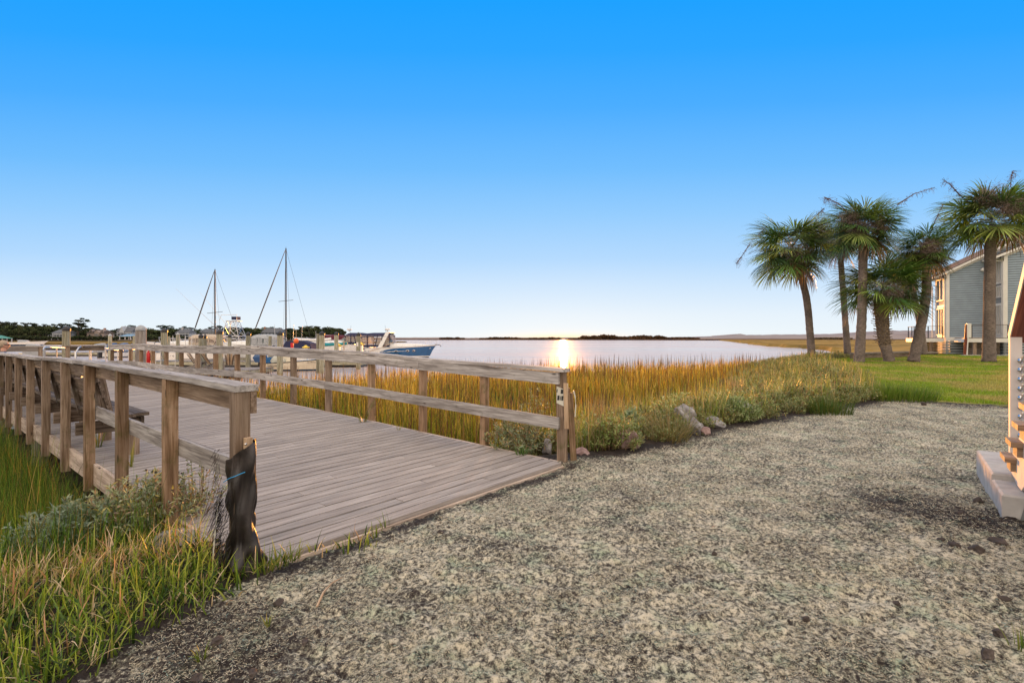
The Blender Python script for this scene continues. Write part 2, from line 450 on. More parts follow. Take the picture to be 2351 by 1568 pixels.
# ground
def groundmat():
    m, nt, ns, ls = newmat('mulched_ground'); b, o = out_bsdf(ns, ls, .9, 0, .2)
    tc = ns.new('ShaderNodeTexCoord')
    a = nd(ns, 'ShaderNodeAttribute', attribute_name='col')
    sp = ns.new('ShaderNodeSeparateColor'); ls.new(a.outputs['Color'], sp.inputs[0])
    mp = nd(ns, 'ShaderNodeMapping'); mp.inputs['Scale'].default_value = (1, 1, .6); ls.new(tc.outputs['Object'], mp.inputs[0])
    def N(sc, det, ro=.6, di=0.):
        n = nd(ns, 'ShaderNodeTexNoise', i_Scale=sc, i_Detail=det, i_Roughness=ro, i_Distortion=di); ls.new(mp.outputs[0], n.inputs['Vector']); return n
    n1 = N(36., 8., .70, .15); n2 = N(1.6, 4.); n3 = N(5., 5.); n4 = N(120., 4., .75)
    # threshold for mulch cover
    def math_(op, x, y, clamp=False):
        q = nd(ns, 'ShaderNodeMath', operation=op); q.use_clamp = clamp
        for i, v in enumerate((x, y)):
            if isinstance(v, (int, float)): q.inputs[i].default_value = v
            else: ls.new(v, q.inputs[i])
        return q.outputs[0]
    v = math_('ADD', n1.outputs['Fac'], math_('MULTIPLY', math_('SUBTRACT', n2.outputs['Fac'], .5), .24))
    v = math_('ADD', v, math_('MULTIPLY', math_('SUBTRACT', n3.outputs['Fac'], .5), .20))
    v = math_('ADD', v, math_('MULTIPLY', math_('SUBTRACT', n4.outputs['Fac'], .5), .40))
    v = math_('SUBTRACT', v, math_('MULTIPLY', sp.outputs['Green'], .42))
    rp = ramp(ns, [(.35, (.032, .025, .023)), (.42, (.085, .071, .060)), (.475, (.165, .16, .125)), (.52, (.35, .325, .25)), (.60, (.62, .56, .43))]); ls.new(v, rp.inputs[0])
    n5 = N(4.2, 5.); rt = ramp(ns, [(.50, (1, 1, 1)), (.70, (.72, .90, .84))]); ls.new(n5.outputs['Fac'], rt.inputs[0])
    mulch = mixc(ns, ls, 1., rp.outputs[0], rt.outputs[0], 'MULTIPLY')
    # lawn
    l1 = N(.55, 4.); lr = ramp(ns, [(.36, (.18, .25, .02)), (.52, (.32, .32, .05)), (.66, (.42, .34, .13))]); ls.new(l1.outputs['Fac'], lr.inputs[0])
    lawn = mixc(ns, ls, .5, lr.outputs[0], n4.outputs['Color'], 'MULTIPLY')
    # bank and marsh mud
    mr = ramp(ns, [(.35, (.018, .013, .009)), (.65, (.075, .055, .035))]); ls.new(n3.outputs['Fac'], mr.inputs[0])
    c = mixc(ns, ls, sp.outputs['Red'], mulch, lawn)
    c = mixc(ns, ls, sp.outputs['Blue'], c, mr.outputs[0])
    ls.new(c, b.inputs['Base Color'])
    bp = nd(ns, 'ShaderNodeBump', i_Strength=.75, i_Distance=.022); ls.new(v, bp.inputs['Height']); ls.new(bp.outputs[0], b.inputs['Normal'])
    return m
M_GROUND = groundmat()

def watermat():
    m, nt, ns, ls = newmat('estuary_water')
    o = ns.new('ShaderNodeOutputMaterial')
    b = ns.new('ShaderNodeBsdfPrincipled'); b.inputs['Base Color'].default_value = (.30, .245, .235, 1)
    b.inputs['Roughness'].default_value = .07; b.inputs['IOR'].default_value = 1.333
    b.inputs['Specular Tint'].default_value = (1, .86, .83, 1)
    g2 = ns.new('ShaderNodeBsdfGlossy'); g2.inputs['Roughness'].default_value = .5; g2.inputs['Color'].default_value = (.85, .69, .585, 1)
    mx = ns.new('ShaderNodeMixShader'); mx.inputs[0].default_value = .5
    ls.new(b.outputs[0], mx.inputs[1]); ls.new(g2.outputs[0], mx.inputs[2]); ls.new(mx.outputs[0], o.inputs[0])
    tc = ns.new('ShaderNodeTexCoord')
    h = None
    for sc, st, dist in (((1.1, 3.4, 1), .22, .05), ((.16, .7, 1), .25, .25), ((.035, .19, 1), .22, 1.2)):
        mp = nd(ns, 'ShaderNodeMapping'); mp.inputs['Scale'].default_value = sc; ls.new(tc.outputs['Object'], mp.inputs[0])
        n = nd(ns, 'ShaderNodeTexNoise', i_Scale=1., i_Detail=5., i_Roughness=.55); ls.new(mp.outputs[0], n.inputs['Vector'])
        bp = nd(ns, 'ShaderNodeBump', i_Strength=st, i_Distance=dist); ls.new(n.outputs['Fac'], bp.inputs['Height'])
        if h is not None: ls.new(h, bp.inputs['Normal'])
        h = bp.outputs[0]
    ls.new(h, b.inputs['Normal']); ls.new(h, g2.inputs['Normal'])
    # wind streaks: rougher and calmer patches
    mp = nd(ns, 'ShaderNodeMapping'); mp.inputs['Scale'].default_value = (.006, .045, 1); ls.new(tc.outputs['Object'], mp.inputs[0])
    n = nd(ns, 'ShaderNodeTexNoise', i_Scale=1., i_Detail=6., i_Roughness=.6); ls.new(mp.outputs[0], n.inputs['Vector'])
    mr = nd(ns, 'ShaderNodeMapRange'); mr.inputs['From Min'].default_value = .38; mr.inputs['From Max'].default_value = .64; mr.inputs['To Min'].default_value = .35; mr.inputs['To Max'].default_value = .85
    ls.new(n.outputs['Fac'], mr.inputs['Value']); ls.new(mr.outputs[0], mx.inputs[0])
    return m
M_WATER = watermat()

def farmarshmat(name, c1, c2, c3, sc=(.02, .12, 1)):
    m, nt, ns, ls = newmat(name); b, o = out_bsdf(ns, ls, .95, 0, .05)
    tc = ns.new('ShaderNodeTexCoord'); mp = nd(ns, 'ShaderNodeMapping'); mp.inputs['Scale'].default_value = sc
    ls.new(tc.outputs['Object'], mp.inputs[0])
    n = nd(ns, 'ShaderNodeTexNoise', i_Scale=1., i_Detail=7., i_Roughness=.65); ls.new(mp.outputs[0], n.inputs['Vector'])
    r = ramp(ns, [(.35, c1), (.5, c2), (.65, c3)]); ls.new(n.outputs['Fac'], r.inputs[0]); ls.new(r.outputs[0], b.inputs['Base Color'])
    return m
M_FMARSH = farmarshmat('far_marsh', (.13, .09, .025), (.24, .155, .04), (.33, .22, .07))
M_FMARSHD = farmarshmat('distant_marsh', (.035, .018, .01), (.06, .03, .016), (.09, .045, .02), (.004, .03, 1))
M_HILL = farmarshmat('hazy_hill', (.20, .17, .18), (.25, .22, .225), (.30, .26, .25), (.002, .01, .02))  # grey haze of distance put into the base colour
M_LAND = farmarshmat('wooded_bank_soil', (.03, .025, .015), (.06, .05, .03), (.1, .08, .04))
# ------------------------------------------------------------------ camera, world, sun
cam = bpy.data.cameras.new('camera'); cam.lens = 18; cam.sensor_width = 36; cam.clip_end = 20000; cam.clip_start = .05
cam.shift_y = -0.0030
co = bpy.data.objects.new('camera', cam); COL.objects.link(co)
co.location = (0, 0, CAMZ); co.rotation_euler = (math.radians(90), 0, 0)
scene.camera = co
SUN_AZ, SUN_EL = math.radians(5.7), math.radians(1.6)
sd = bpy.data.lights.new('sun', 'SUN'); sd.energy = 5.0; sd.angle = math.radians(.55); sd.color = (1.0, .40, .07)
so = bpy.data.objects.new('sun', sd); COL.objects.link(so)
dirv = Vector((math.sin(SUN_AZ) * math.cos(SUN_EL), math.cos(SUN_AZ) * math.cos(SUN_EL), math.sin(SUN_EL)))
so.rotation_euler = dirv.to_track_quat('Z', 'Y').to_euler(); so.location = (5, -8, 12)

def lin(r, g, b):
    f = lambda c: (c/255/12.92) if c/255 <= .04045 else ((c/255 + .055)/1.055) ** 2.4
    return (f(r), f(g), f(b))
w = bpy.data.worlds.new('World'); scene.world = w; w.use_nodes = True
nt = w.node_tree; ns = nt.nodes; ls = nt.links; ns.clear()
wo = ns.new('ShaderNodeOutputWorld'); bg = ns.new('ShaderNodeBackground'); bg2 = ns.new('ShaderNodeBackground'); ad = ns.new('ShaderNodeAddShader')
tc = ns.new('ShaderNodeTexCoord'); sx = ns.new('ShaderNodeSeparateXYZ'); ls.new(tc.outputs['Generated'], sx.inputs[0])
def wm(op, x, y=None, clamp=False):
    q = nd(ns, 'ShaderNodeMath', operation=op); q.use_clamp = clamp
    for i, v in enumerate((x, y)):
        if v is None: continue
        if isinstance(v, (int, float)): q.inputs[i].default_value = v
        else: ls.new(v, q.inputs[i])
    return q.outputs[0]
yy = wm('MULTIPLY', sx.outputs[1], sx.outputs[1]); xx = wm('MULTIPLY', sx.outputs[0], sx.outputs[0])
rr = wm('SQRT', wm('ADD', wm('ADD', yy, wm('MULTIPLY', xx, .18)), .0001))
t = wm('DIVIDE', sx.outputs[2], rr)
rs = ramp(ns, [(0.0, lin(236, 246, 251)), (.045, lin(228, 241, 252)), (.10, lin(206, 230, 253)), (.155, lin(178, 217, 254)),
               (.24, lin(147, 204, 254)), (.33, lin(112, 189, 254)), (.45, lin(74, 173, 255)), (.56, lin(44, 165, 255)), (.66, lin(27, 161, 255)), (1., lin(20, 150, 250))])
ls.new(t, rs.inputs[0])
front = nd(ns, 'ShaderNodeMapRange', interpolation_type='SMOOTHSTEP'); front.inputs['From Min'].default_value = -.15; front.inputs['From Max'].default_value = .45
ls.new(sx.outputs[1], front.inputs['Value'])
over = nd(ns, 'ShaderNodeMapRange', interpolation_type='SMOOTHSTEP'); over.inputs['From Min'].default_value = .60; over.inputs['From Max'].default_value = .82
ls.new(sx.outputs[2], over.inputs['Value'])
fac = wm('MAXIMUM', wm('SUBTRACT', 1, front.outputs[0]), over.outputs[0])
nzs = nd(ns, 'ShaderNodeTexNoise', i_Scale=2.2, i_Detail=4.); ls.new(tc.outputs['Generated'], nzs.inputs['Vector'])
cl = ramp(ns, [(.3, (1.38, 1.18, 1.02)), (.7, (1.98, 1.70, 1.45))]); ls.new(nzs.outputs['Fac'], cl.inputs[0])
# warm bright sky added behind and overhead as fill light
base_ = mixc(ns, ls, fac, rs.outputs[0], cl.outputs[0])
# over-exposed warm glow low on the horizon round the setting sun
az = wm('SUBTRACT', wm('ARCTAN2', sx.outputs[0], sx.outputs[1]), SUN_AZ); el_ = wm('ARCSINE', sx.outputs[2])
g2 = wm('ADD', wm('POWER', wm('DIVIDE', az, .09), 2), wm('POWER', wm('DIVIDE', el_, .009), 2))
gg = wm('EXPONENT', wm('MULTIPLY', g2, -1.))
vg = nd(ns, 'ShaderNodeVectorMath', operation='SCALE'); vg.inputs[0].default_value = (.42, .03, -.34); ls.new(gg, vg.inputs['Scale'])
va = nd(ns, 'ShaderNodeVectorMath', operation='ADD'); ls.new(base_, va.inputs[0]); ls.new(vg.outputs[0], va.inputs[1])
wc = va.outputs[0]
ls.new(wc, bg.inputs[0]); bg.inputs[1].default_value = 1.0
sky = nd(ns, 'ShaderNodeTexSky', sky_type='NISHITA'); sky.sun_disc = False; sky.sun_elevation = SUN_EL; sky.sun_rotation = SUN_AZ
sky.air_density = .7; sky.dust_density = .3
ls.new(sky.outputs[0], bg2.inputs[0]); bg2.inputs[1].default_value = .003
ls.new(bg.outputs[0], ad.inputs[0]); ls.new(bg2.outputs[0], ad.inputs[1]); ls.new(ad.outputs[0], wo.inputs[0])
scene.view_settings.view_transform = 'Standard'; scene.view_settings.look = 'None'
scene.view_settings.exposure = 0; scene.view_settings.gamma = 1
scene.cycles.use_denoising = True
scene.cycles.max_bounces = 6; scene.cycles.transparent_max_bounces = 12
scene.cycles.sample_clamp_indirect = 6

# ------------------------------------------------------------------ ground and water
def x_grass(X, Y):
    return (X < -1.2) & (Y > np.interp(X, [-3.6, -2.0, -1.87, -1.76, -1.6, -1.35, -.95], [.0, 1.2, 2.0, 2.65, 3.0, 3.28, 3.42]) + .06) & (-.77*X + .638*Y < 4.4) & (.638*X + .77*Y < 1.5)
def make_ground():
    r = [.5]
    while r[-1] < 95: r.append(r[-1] * (1.0055 if 1.4 < r[-1] < 16 else 1.02))
    r = np.array(r)
    th = np.concatenate([np.linspace(-66, 66, 560), np.linspace(69, 291, 60)]) * PI / 180
    R, T = np.meshgrid(r, th, indexing='ij')
    X = R * np.sin(T); Y = R * np.cos(T)
    Z = gz(X, Y)
    s = -.77*X + .638*Y; n = .638*X + .77*Y
    sb = sbank(n)
    top = 1 - sm((s - sb + .1) / .5)
    near = 1 - sm((R - 9) / 8)
    nz = fbm(X, Y, 9, 4, 3); nf = fbm(X, Y, 28, 3, 9); nb = fbm(X, Y, 2.3, 3, 21)
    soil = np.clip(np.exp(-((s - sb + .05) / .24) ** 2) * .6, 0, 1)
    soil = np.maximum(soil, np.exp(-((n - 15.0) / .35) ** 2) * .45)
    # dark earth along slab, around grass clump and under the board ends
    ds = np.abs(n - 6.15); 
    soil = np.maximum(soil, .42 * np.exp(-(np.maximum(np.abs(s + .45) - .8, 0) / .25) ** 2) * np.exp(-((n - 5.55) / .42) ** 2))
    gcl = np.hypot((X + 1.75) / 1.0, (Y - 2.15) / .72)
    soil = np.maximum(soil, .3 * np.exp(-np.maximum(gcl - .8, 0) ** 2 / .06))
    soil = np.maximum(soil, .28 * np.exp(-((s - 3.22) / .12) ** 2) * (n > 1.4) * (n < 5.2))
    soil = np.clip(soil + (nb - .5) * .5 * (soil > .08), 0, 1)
    soil = np.where((n > 1.5) & (n < 4.95) & (s > 3.42), 1.0, soil)  # ground colour darkened under the deck to stand in for shade in the gaps
    soil = np.where((x_grass(X, Y)), np.maximum(soil, .8), soil)
    Z += top * near * ((nz - .5) * .045 + (nf - .5) * .036)
    Z += top * near * soil * (fbm(X, Y, 14, 3, 77) - .45) * .06
    Z -= .08 * np.exp(-((s - 3.75) / .6) ** 2) * ((n > 1.5) & (n < 4.95))      # ground drops under the boards
    lawn = sm((n - 15.2 + (nb - .5) * 1.6) / .35) * (s < sb + .3)
    bank = sm((s - sb + .02 + (nb - .5) * .4) / .25)
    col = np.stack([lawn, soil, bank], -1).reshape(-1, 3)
    V = np.stack([X, Y, Z], -1).reshape(-1, 3)
    nr, ntg = R.shape
    i = np.arange(nr - 1)[:, None]; j = np.arange(ntg)[None, :]; j2 = (j + 1) % ntg
    Fq = np.stack([i*ntg + j, (i+1)*ntg + j, (i+1)*ntg + j2, i*ntg + j2], -1).reshape(-1, 4)[:, ::-1]
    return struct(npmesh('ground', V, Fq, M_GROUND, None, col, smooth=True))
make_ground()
mb = MB(); mb.quad((-9000, -4000, -.9), (9000, -4000, -.9), (9000, 12000, -.9), (-9000, 12000, -.9))
struct(mb.build('water', M_WATER))

# ------------------------------------------------------------------ boardwalk
def RS(s): return np.interp(s, [3.3, 5.2, 7, 9, 11, 13, 17, 23], [0, .045, .095, .14, .175, .16, .12, .1])
def zd(s, n): return float(RS(s) * (.35 + .65 * min(1, max(0, (n - 1.4) / 3.6))))
bw = thing('boardwalk', 'wide weathered grey plank boardwalk running from the mulch out to the dock', 'boardwalk', P(3.4, 3.2, 0))
o = bw.location
mb = MB(o); s = 3.36; k = 0
while s < 23.4:
    wdt = .138
    cut = [1.47, 4.98]
    if k % 3: cut = [1.47, random.choice([2.4, 2.9, 3.4, 3.9]) + random.uniform(-.03, .03), 4.98]
    for a, b in zip(cut[:-1], cut[1:]):
        r = random.random(); vs = []; gcs = []; fs = []
        dz = random.uniform(-.002, .002); q = max(2, int((b - a) / .6))
        for i in range(q + 1):
            nn = a + .002 + (b - a - .004) * i / q
            for ss, dn in ((s, 0), (s + wdt - .020, 0), (s + wdt - .020, -.036), (s, -.036)):
                vs.append(P(ss, nn, zd(ss, nn) + dz + dn + random.uniform(-.0012, .0012)))
                gcs.append((nn + r * 37, ss - s + r * 7, dn + r * 13))
        for i in range(q):
            for j in range(4): fs.append((i*4+j, i*4+(j+1) % 4, i*4+4+(j+1) % 4, i*4+4+j))
        fs += [(3, 2, 1, 0), (q*4, q*4+1, q*4+2, q*4+3)]
        mb.add(vs, fs, gcs, r)
    s += wdt; k += 1
mb.build('deck_boards', W_DECK, bw)
for nn, sgn in ((1.45, -1), (5.0, 1)):
    mb = MB(o); ss = list(np.arange(3.38, 23.4, 1.9))
    for a, b in zip(ss[:-1], ss[1:]):
        p = [P(x, nn, zd(x, nn) - .118) for x in np.linspace(a, b - .006, 4)]
        mb.path(p, .037, .235)
    mb.build('rim_board', W_RIM, bw)
mb = MB(o)
for nn in (2.4, 3.3, 4.2):
    mb.path([P(x, nn, zd(x, nn) - .17) for x in np.linspace(3.9, 23.3, 12)], .05, .26)
mb.build('joist', W_BENCH, bw)
mb = MB(o); mb.path([P(3.335, x, zd(3.35, x) - .075) for x in np.linspace(1.47, 4.98, 6)], .03, .09); mb.build('end_fascia', W_RIM, bw)
for s in (7.5, 12.5, 17.5, 22.5):
    for nn in (1.7, 4.75):
        mb = MB(o); x, y, _ = P(s, nn); mb.tube([(x, y, -2.2), (x, y, zd(s, nn) - .3)], .13, 10); mb.build('pile', W_PILE, bw)

# ---- railings
def rail_post(parent, org, s, n0, zb, zt, m, w=.09, tilt=(0, 0)):
    mb = MB(org)
    a = P(s, n0, zb); b = P(s + tilt[0], n0 + tilt[1], zt)
    mb.beam(a, b, w, w, up=(.77, -.638, 0), segs=5, off=lambda t: (random.uniform(-.0015, .0015), random.uniform(-.0015, .0015)))
    return mb.build('post', m, parent)

# left railing
LS = [3.41, 4.7, 6.05, 7.35, 8.6, 9.93, 11.25, 12.5, 13.7, 14.9, 16.1, 17.3, 18.5, 19.7]
LZS, LZ = [3.3, 6.6, 8.05, 10.7, 13.2, 16], [1.152, 1.19, 1.186, 1.172, 1.156, 1.150]
lz = lambda s: float(np.interp(s, LZS, LZ))
lr = thing('deck_railing', 'weathered timber railing with bench along the near left edge of the boardwalk', 'railing', P(3.41, 1.405, 0))
o = lr.location
mats = [W_POST2, W_POST, W_POST, W_POST] + [W_POST2] * 10
for i, s in enumerate(LS):
    zb = -.25 if i > 3 else (-.05 if i == 0 else (-.55 if i < 3 else -.26))
    rail_post(lr, o, s, 1.403, zb, lz(s) - .042, mats[i])
def caprun(parent, org, nc, s0, s1, zf, w, h, dz, mat, name, cuts=(), wob=.012, seed=1, step=.18, up=(0, 0, 1)):
    rr_ = random.Random(seed)
    cuts = [s0] + list(cuts) + [s1]
    for a, b in zip(cuts[:-1], cuts[1:]):
        m_ = max(2, int((b - a) / step)); ph = rr_.uniform(0, 6)
        pts = []
        for i in range(m_ + 1):
            s = a + (b - a - .004) * i / m_
            pts.append(P(s, nc + wob * .6 * math.sin(s * 1.1 + ph), zf(s) + dz + wob * .5 * math.sin(s * 1.7 + ph)))
        mb = MB(org); mb.path(pts, w, h, up=up); mb.build(name, mat, parent)
caprun(lr, o, 1.43, 3.355, 19.8, lz, .148, .04, -.02, W_RAIL, 'top_rail', (7.95, 11.6, 15.4), wob=.014)
caprun(lr, o, 1.469, 3.36, 19.8, lz, .037, .138, -.113, W_POST2, 'side_board', (7.36, 11.3, 15), wob=.002)
caprun(lr, o, 1.469, 3.38, 7.42, lambda s: .555 + .01 * s, .037, .138, -.02, W_RAIL, 'middle_rail', (), wob=.002)

# right railing
RSs = [3.42, 4.67, 5.94, 7.22, 8.54, 9.84, 11.16, 12.44, 13.69, 14.88, 16.06, 17.3, 18.5, 19.67, 20.8, 22.0, 23.1]
RZS, RZ = [3.3, 5.94, 7.22, 8.54, 11, 13, 15, 17.5, 19.8, 21.5, 23.3], [1.09, 1.165, 1.215, 1.24, 1.284, 1.27, 1.245, 1.25, 1.275, 1.26, 1.2]
rz_ = lambda s: float(np.interp(s, RZS, RZ))
rl = thing('deck_railing', 'long weathered timber railing along the marsh side of the boardwalk, two rails on posts', 'railing', P(3.4, 5.05, 0))
o = rl.location
for i, s in enumerate(RSs):
    rail_post(rl, o, s, 5.065, -.15 if i == 0 else -.6, rz_(s) - .042, W_POST2 if i in (0, 4, 5, 9) else W_POST, tilt=(random.uniform(-.015, .015), 0))
caprun(rl, o, 5.035, 3.34, 23.2, rz_, .15, .04, -.02, W_RAIL, 'top_rail', (8.6, 12.4, 17.3), wob=.014, seed=4)
caprun(rl, o, 4.998, 3.42, 23.2, rz_, .037, .138, -.114, W_RAIL, 'side_board', (5.94, 8.58, 11.2, 15, 19), wob=.003, seed=5)
caprun(rl, o, 4.998, 3.42, 23.2, lambda s: rz_(s) - .575 - .045, .037, .138, -.02, W_RAIL, 'middle_rail', (8.56, 12.4, 16, 19.7), wob=.006, seed=6)

# railing across the far end, with the opening for the gangway
def end_rail(label, t0, t1, posts, mat):
    base = (-14.7, 18.65)
    q = lambda t, z: (base[0] - .638 * t, base[1] - .77 * t, z)
    r_ = thing('deck_railing', label, 'railing', q(t0, .1)); o = r_.location
    for tt in posts:
        mb = MB(o); mb.beam(q(tt, -.4), q(tt, 1.16), .1, .1, up=(.638, .77, 0)); mb.build('post', W_POST2, r_)
    mb = MB(o); mb.beam(q(t0, 1.18), q(t1, 1.18), .15, .04, segs=4); mb.build('top_rail', mat, r_)
    mb = MB(o); mb.beam(q(t0, 1.085), q(t1, 1.085), .04, .14, segs=4); mb.build('side_board', mat, r_)
end_rail('short mossy railing section at the far end of the boardwalk beside the gangway', .12, 1.2, (1.14,), W_BENCH)
end_rail('railing section beyond the gangway opening at the far left end of the boardwalk', 1.78, 5.2, (1.84, 2.75, 4.4), W_DOCK)

# ---- bench
bn = thing('deck_bench', 'old dark timber bench with slatted back built against the left railing', 'bench', P(7.3, 1.9, 0))
o = bn.location
zs = .52
for nn in (1.60, 1.745, 1.89):
    mb = MB(o); mb.path([P(x, nn, zs + .02 * math.sin(x) - .0 + (zd(x, 1.7) - .03)) for x in np.linspace(7.25 + random.uniform(-.02, .05), 20.1, 14)], .138, .038)
    mb.build('seat_board', W_BENCH, bn)
mb = MB(o); mb.path([P(x, 1.92, .435 + (zd(x, 1.7) - .03)) for x in np.linspace(7.4, 20, 9)], .036, .125); mb.build('seat_apron', W_BENCH, bn)
for i, zc in enumerate((.70, .88, 1.06)):
    mb = MB(o); nn = 1.565 - .055 * i
    mb.path([P(x, nn, zc + .0) for x in np.linspace(7.32, 20.1, 12)], .034, .142, up=(-.638 * .25, -.77 * .25, 1)); mb.build('back_slat', W_BENCH, bn)
for i, s in enumerate(LS[3:]):
    mb = MB(o); mb.beam(P(s + .07, 1.60, .46), P(s + .07, 1.475, 1.12), .045, .115, up=(.638, .77, .1), segs=2); mb.build('back_support', W_BENCH, bn)
    mb = MB(o); mb.beam(P(s + .10, 1.30, .43), P(s + .10, 1.90, .43), .045, .14); mb.build('support_beam', W_BENCH, bn)
    if 1:
        mb = MB(o); mb.beam(P(s + .17, 1.86, zd(s, 1.86)), P(s + .17, 1.86, .44), .09, .12, up=(.77, -.638, 0)); mb.build('leg', W_POST2, bn)
# ------------------------------------------------------------------ vegetation generators (numpy)
def U(a, b, n): return RG.uniform(a, b, n)
def pick(cols, n, wts=None, jit=.18):
    cols = np.array(cols); i = RG.choice(len(cols), n, p=wts)
    return cols[i] * (1 + U(-jit, jit, n))[:, None]

def blades(Pb, H, Wd, lean, az, base, tip, segs=3, fold=None):
    """grass blades: Pb (N,3) foot, H length, Wd width, lean 0..1.5 droop, az heading, base/tip colours (N,3)"""
    N = len(Pb); L = segs + 1
    t = np.linspace(0, 1, L)[None, :]
    ang = lean[:, None] * (.25 + .75 * t) if True else 0
    # integrate direction
    dz = np.cos(ang); dh = np.sin(ang)
    st = (H / segs)[:, None]
    hz = np.concatenate([np.zeros((N, 1)), np.cumsum(dz[:, 1:] * st, 1)], 1)
    hh = np.concatenate([np.zeros((N, 1)), np.cumsum(dh[:, 1:] * st, 1)], 1)
    cx = Pb[:, 0:1] + hh * np.cos(az)[:, None]; cy = Pb[:, 1:2] + hh * np.sin(az)[:, None]; cz = Pb[:, 2:3] + hz
    fa = az + PI / 2 + U(-1.2, 1.2, N)
    wd = Wd[:, None] * (1 - .92 * t ** 1.6) * .5
    sx_ = np.cos(fa)[:, None] * wd; sy_ = np.sin(fa)[:, None] * wd
    V = np.empty((N, L, 2, 3))
    V[:, :, 0, 0] = cx - sx_; V[:, :, 0, 1] = cy - sy_; V[:, :, 0, 2] = cz
    V[:, :, 1, 0] = cx + sx_; V[:, :, 1, 1] = cy + sy_; V[:, :, 1, 2] = cz
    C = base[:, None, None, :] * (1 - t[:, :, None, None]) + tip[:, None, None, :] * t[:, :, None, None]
    C = np.broadcast_to(C, (N, L, 2, 3))
    b = (np.arange(N) * L * 2)[:, None] + (np.arange(segs) * 2)[None, :]
    Fq = np.stack([b, b + 1, b + 3, b + 2], -1).reshape(-1, 4)
    return V.reshape(-1, 3), Fq, C.reshape(-1, 3)

def leaves(Pc, D, Up, Ln, Wd, col, bend=.25):
    """lance leaves: foot Pc, unit direction D, normal-ish Up; 2 quads each"""
    N = len(Pc)
    S = np.cross(D, Up); S /= (np.linalg.norm(S, axis=1)[:, None] + 1e-9)
    Nn = np.cross(S, D)
    V = np.empty((N, 6, 3)); 
    V[:, 0] = Pc - S * (Wd * .12)[:, None]; V[:, 1] = Pc + S * (Wd * .12)[:, None]
    mid = Pc + D * (Ln * .55)[:, None]
    V[:, 2] = mid - S * (Wd * .5)[:, None]; V[:, 3] = mid + S * (Wd * .5)[:, None]
    tipp = Pc + D * Ln[:, None] - Nn * (Ln * bend)[:, None]
    V[:, 4] = tipp - S * (Wd * .1)[:, None]; V[:, 5] = tipp + S * (Wd * .1)[:, None]
    b = np.arange(N)[:, None] * 6
    Fq = np.concatenate([np.stack([b[:, 0], b[:, 0]+1, b[:, 0]+3, b[:, 0]+2], -1), np.stack([b[:, 0]+2, b[:, 0]+3, b[:, 0]+5, b[:, 0]+4], -1)])
    return V.reshape(-1, 3), Fq, np.repeat(col, 6, 0)

def merge(parts):
    Vs, Fs, Cs = [], [], []; o = 0
    for V, Fq, C in parts:
        Vs.append(V); Fs.append(Fq + o); Cs.append(C); o += len(V)
    return np.concatenate(Vs), np.concatenate(Fs), np.concatenate(Cs)

def nrm(v): return v / (np.linalg.norm(v, axis=1)[:, None] + 1e-9)

def strands(A, B, r, col, sag=None):
    """thin straight two-sided ribbons (crossed) from A to B"""
    D = nrm(B - A); S = nrm(np.cross(D, RG.normal(size=A.shape)))
    r = np.broadcast_to(np.asarray(r, dtype=float), (len(A),))[:, None]
    V = np.empty((len(A), 4, 3)); V[:, 0] = A - S*r; V[:, 1] = A + S*r; V[:, 2] = B + S*r*.6; V[:, 3] = B - S*r*.6
    b = np.arange(len(A)) * 4
    return V.reshape(-1, 3), np.stack([b, b+1, b+2, b+3], -1), np.repeat(col, 4, 0)

def to_z(x, y, dz=0): return np.stack([x, y, gz(x, y) + dz], -1)

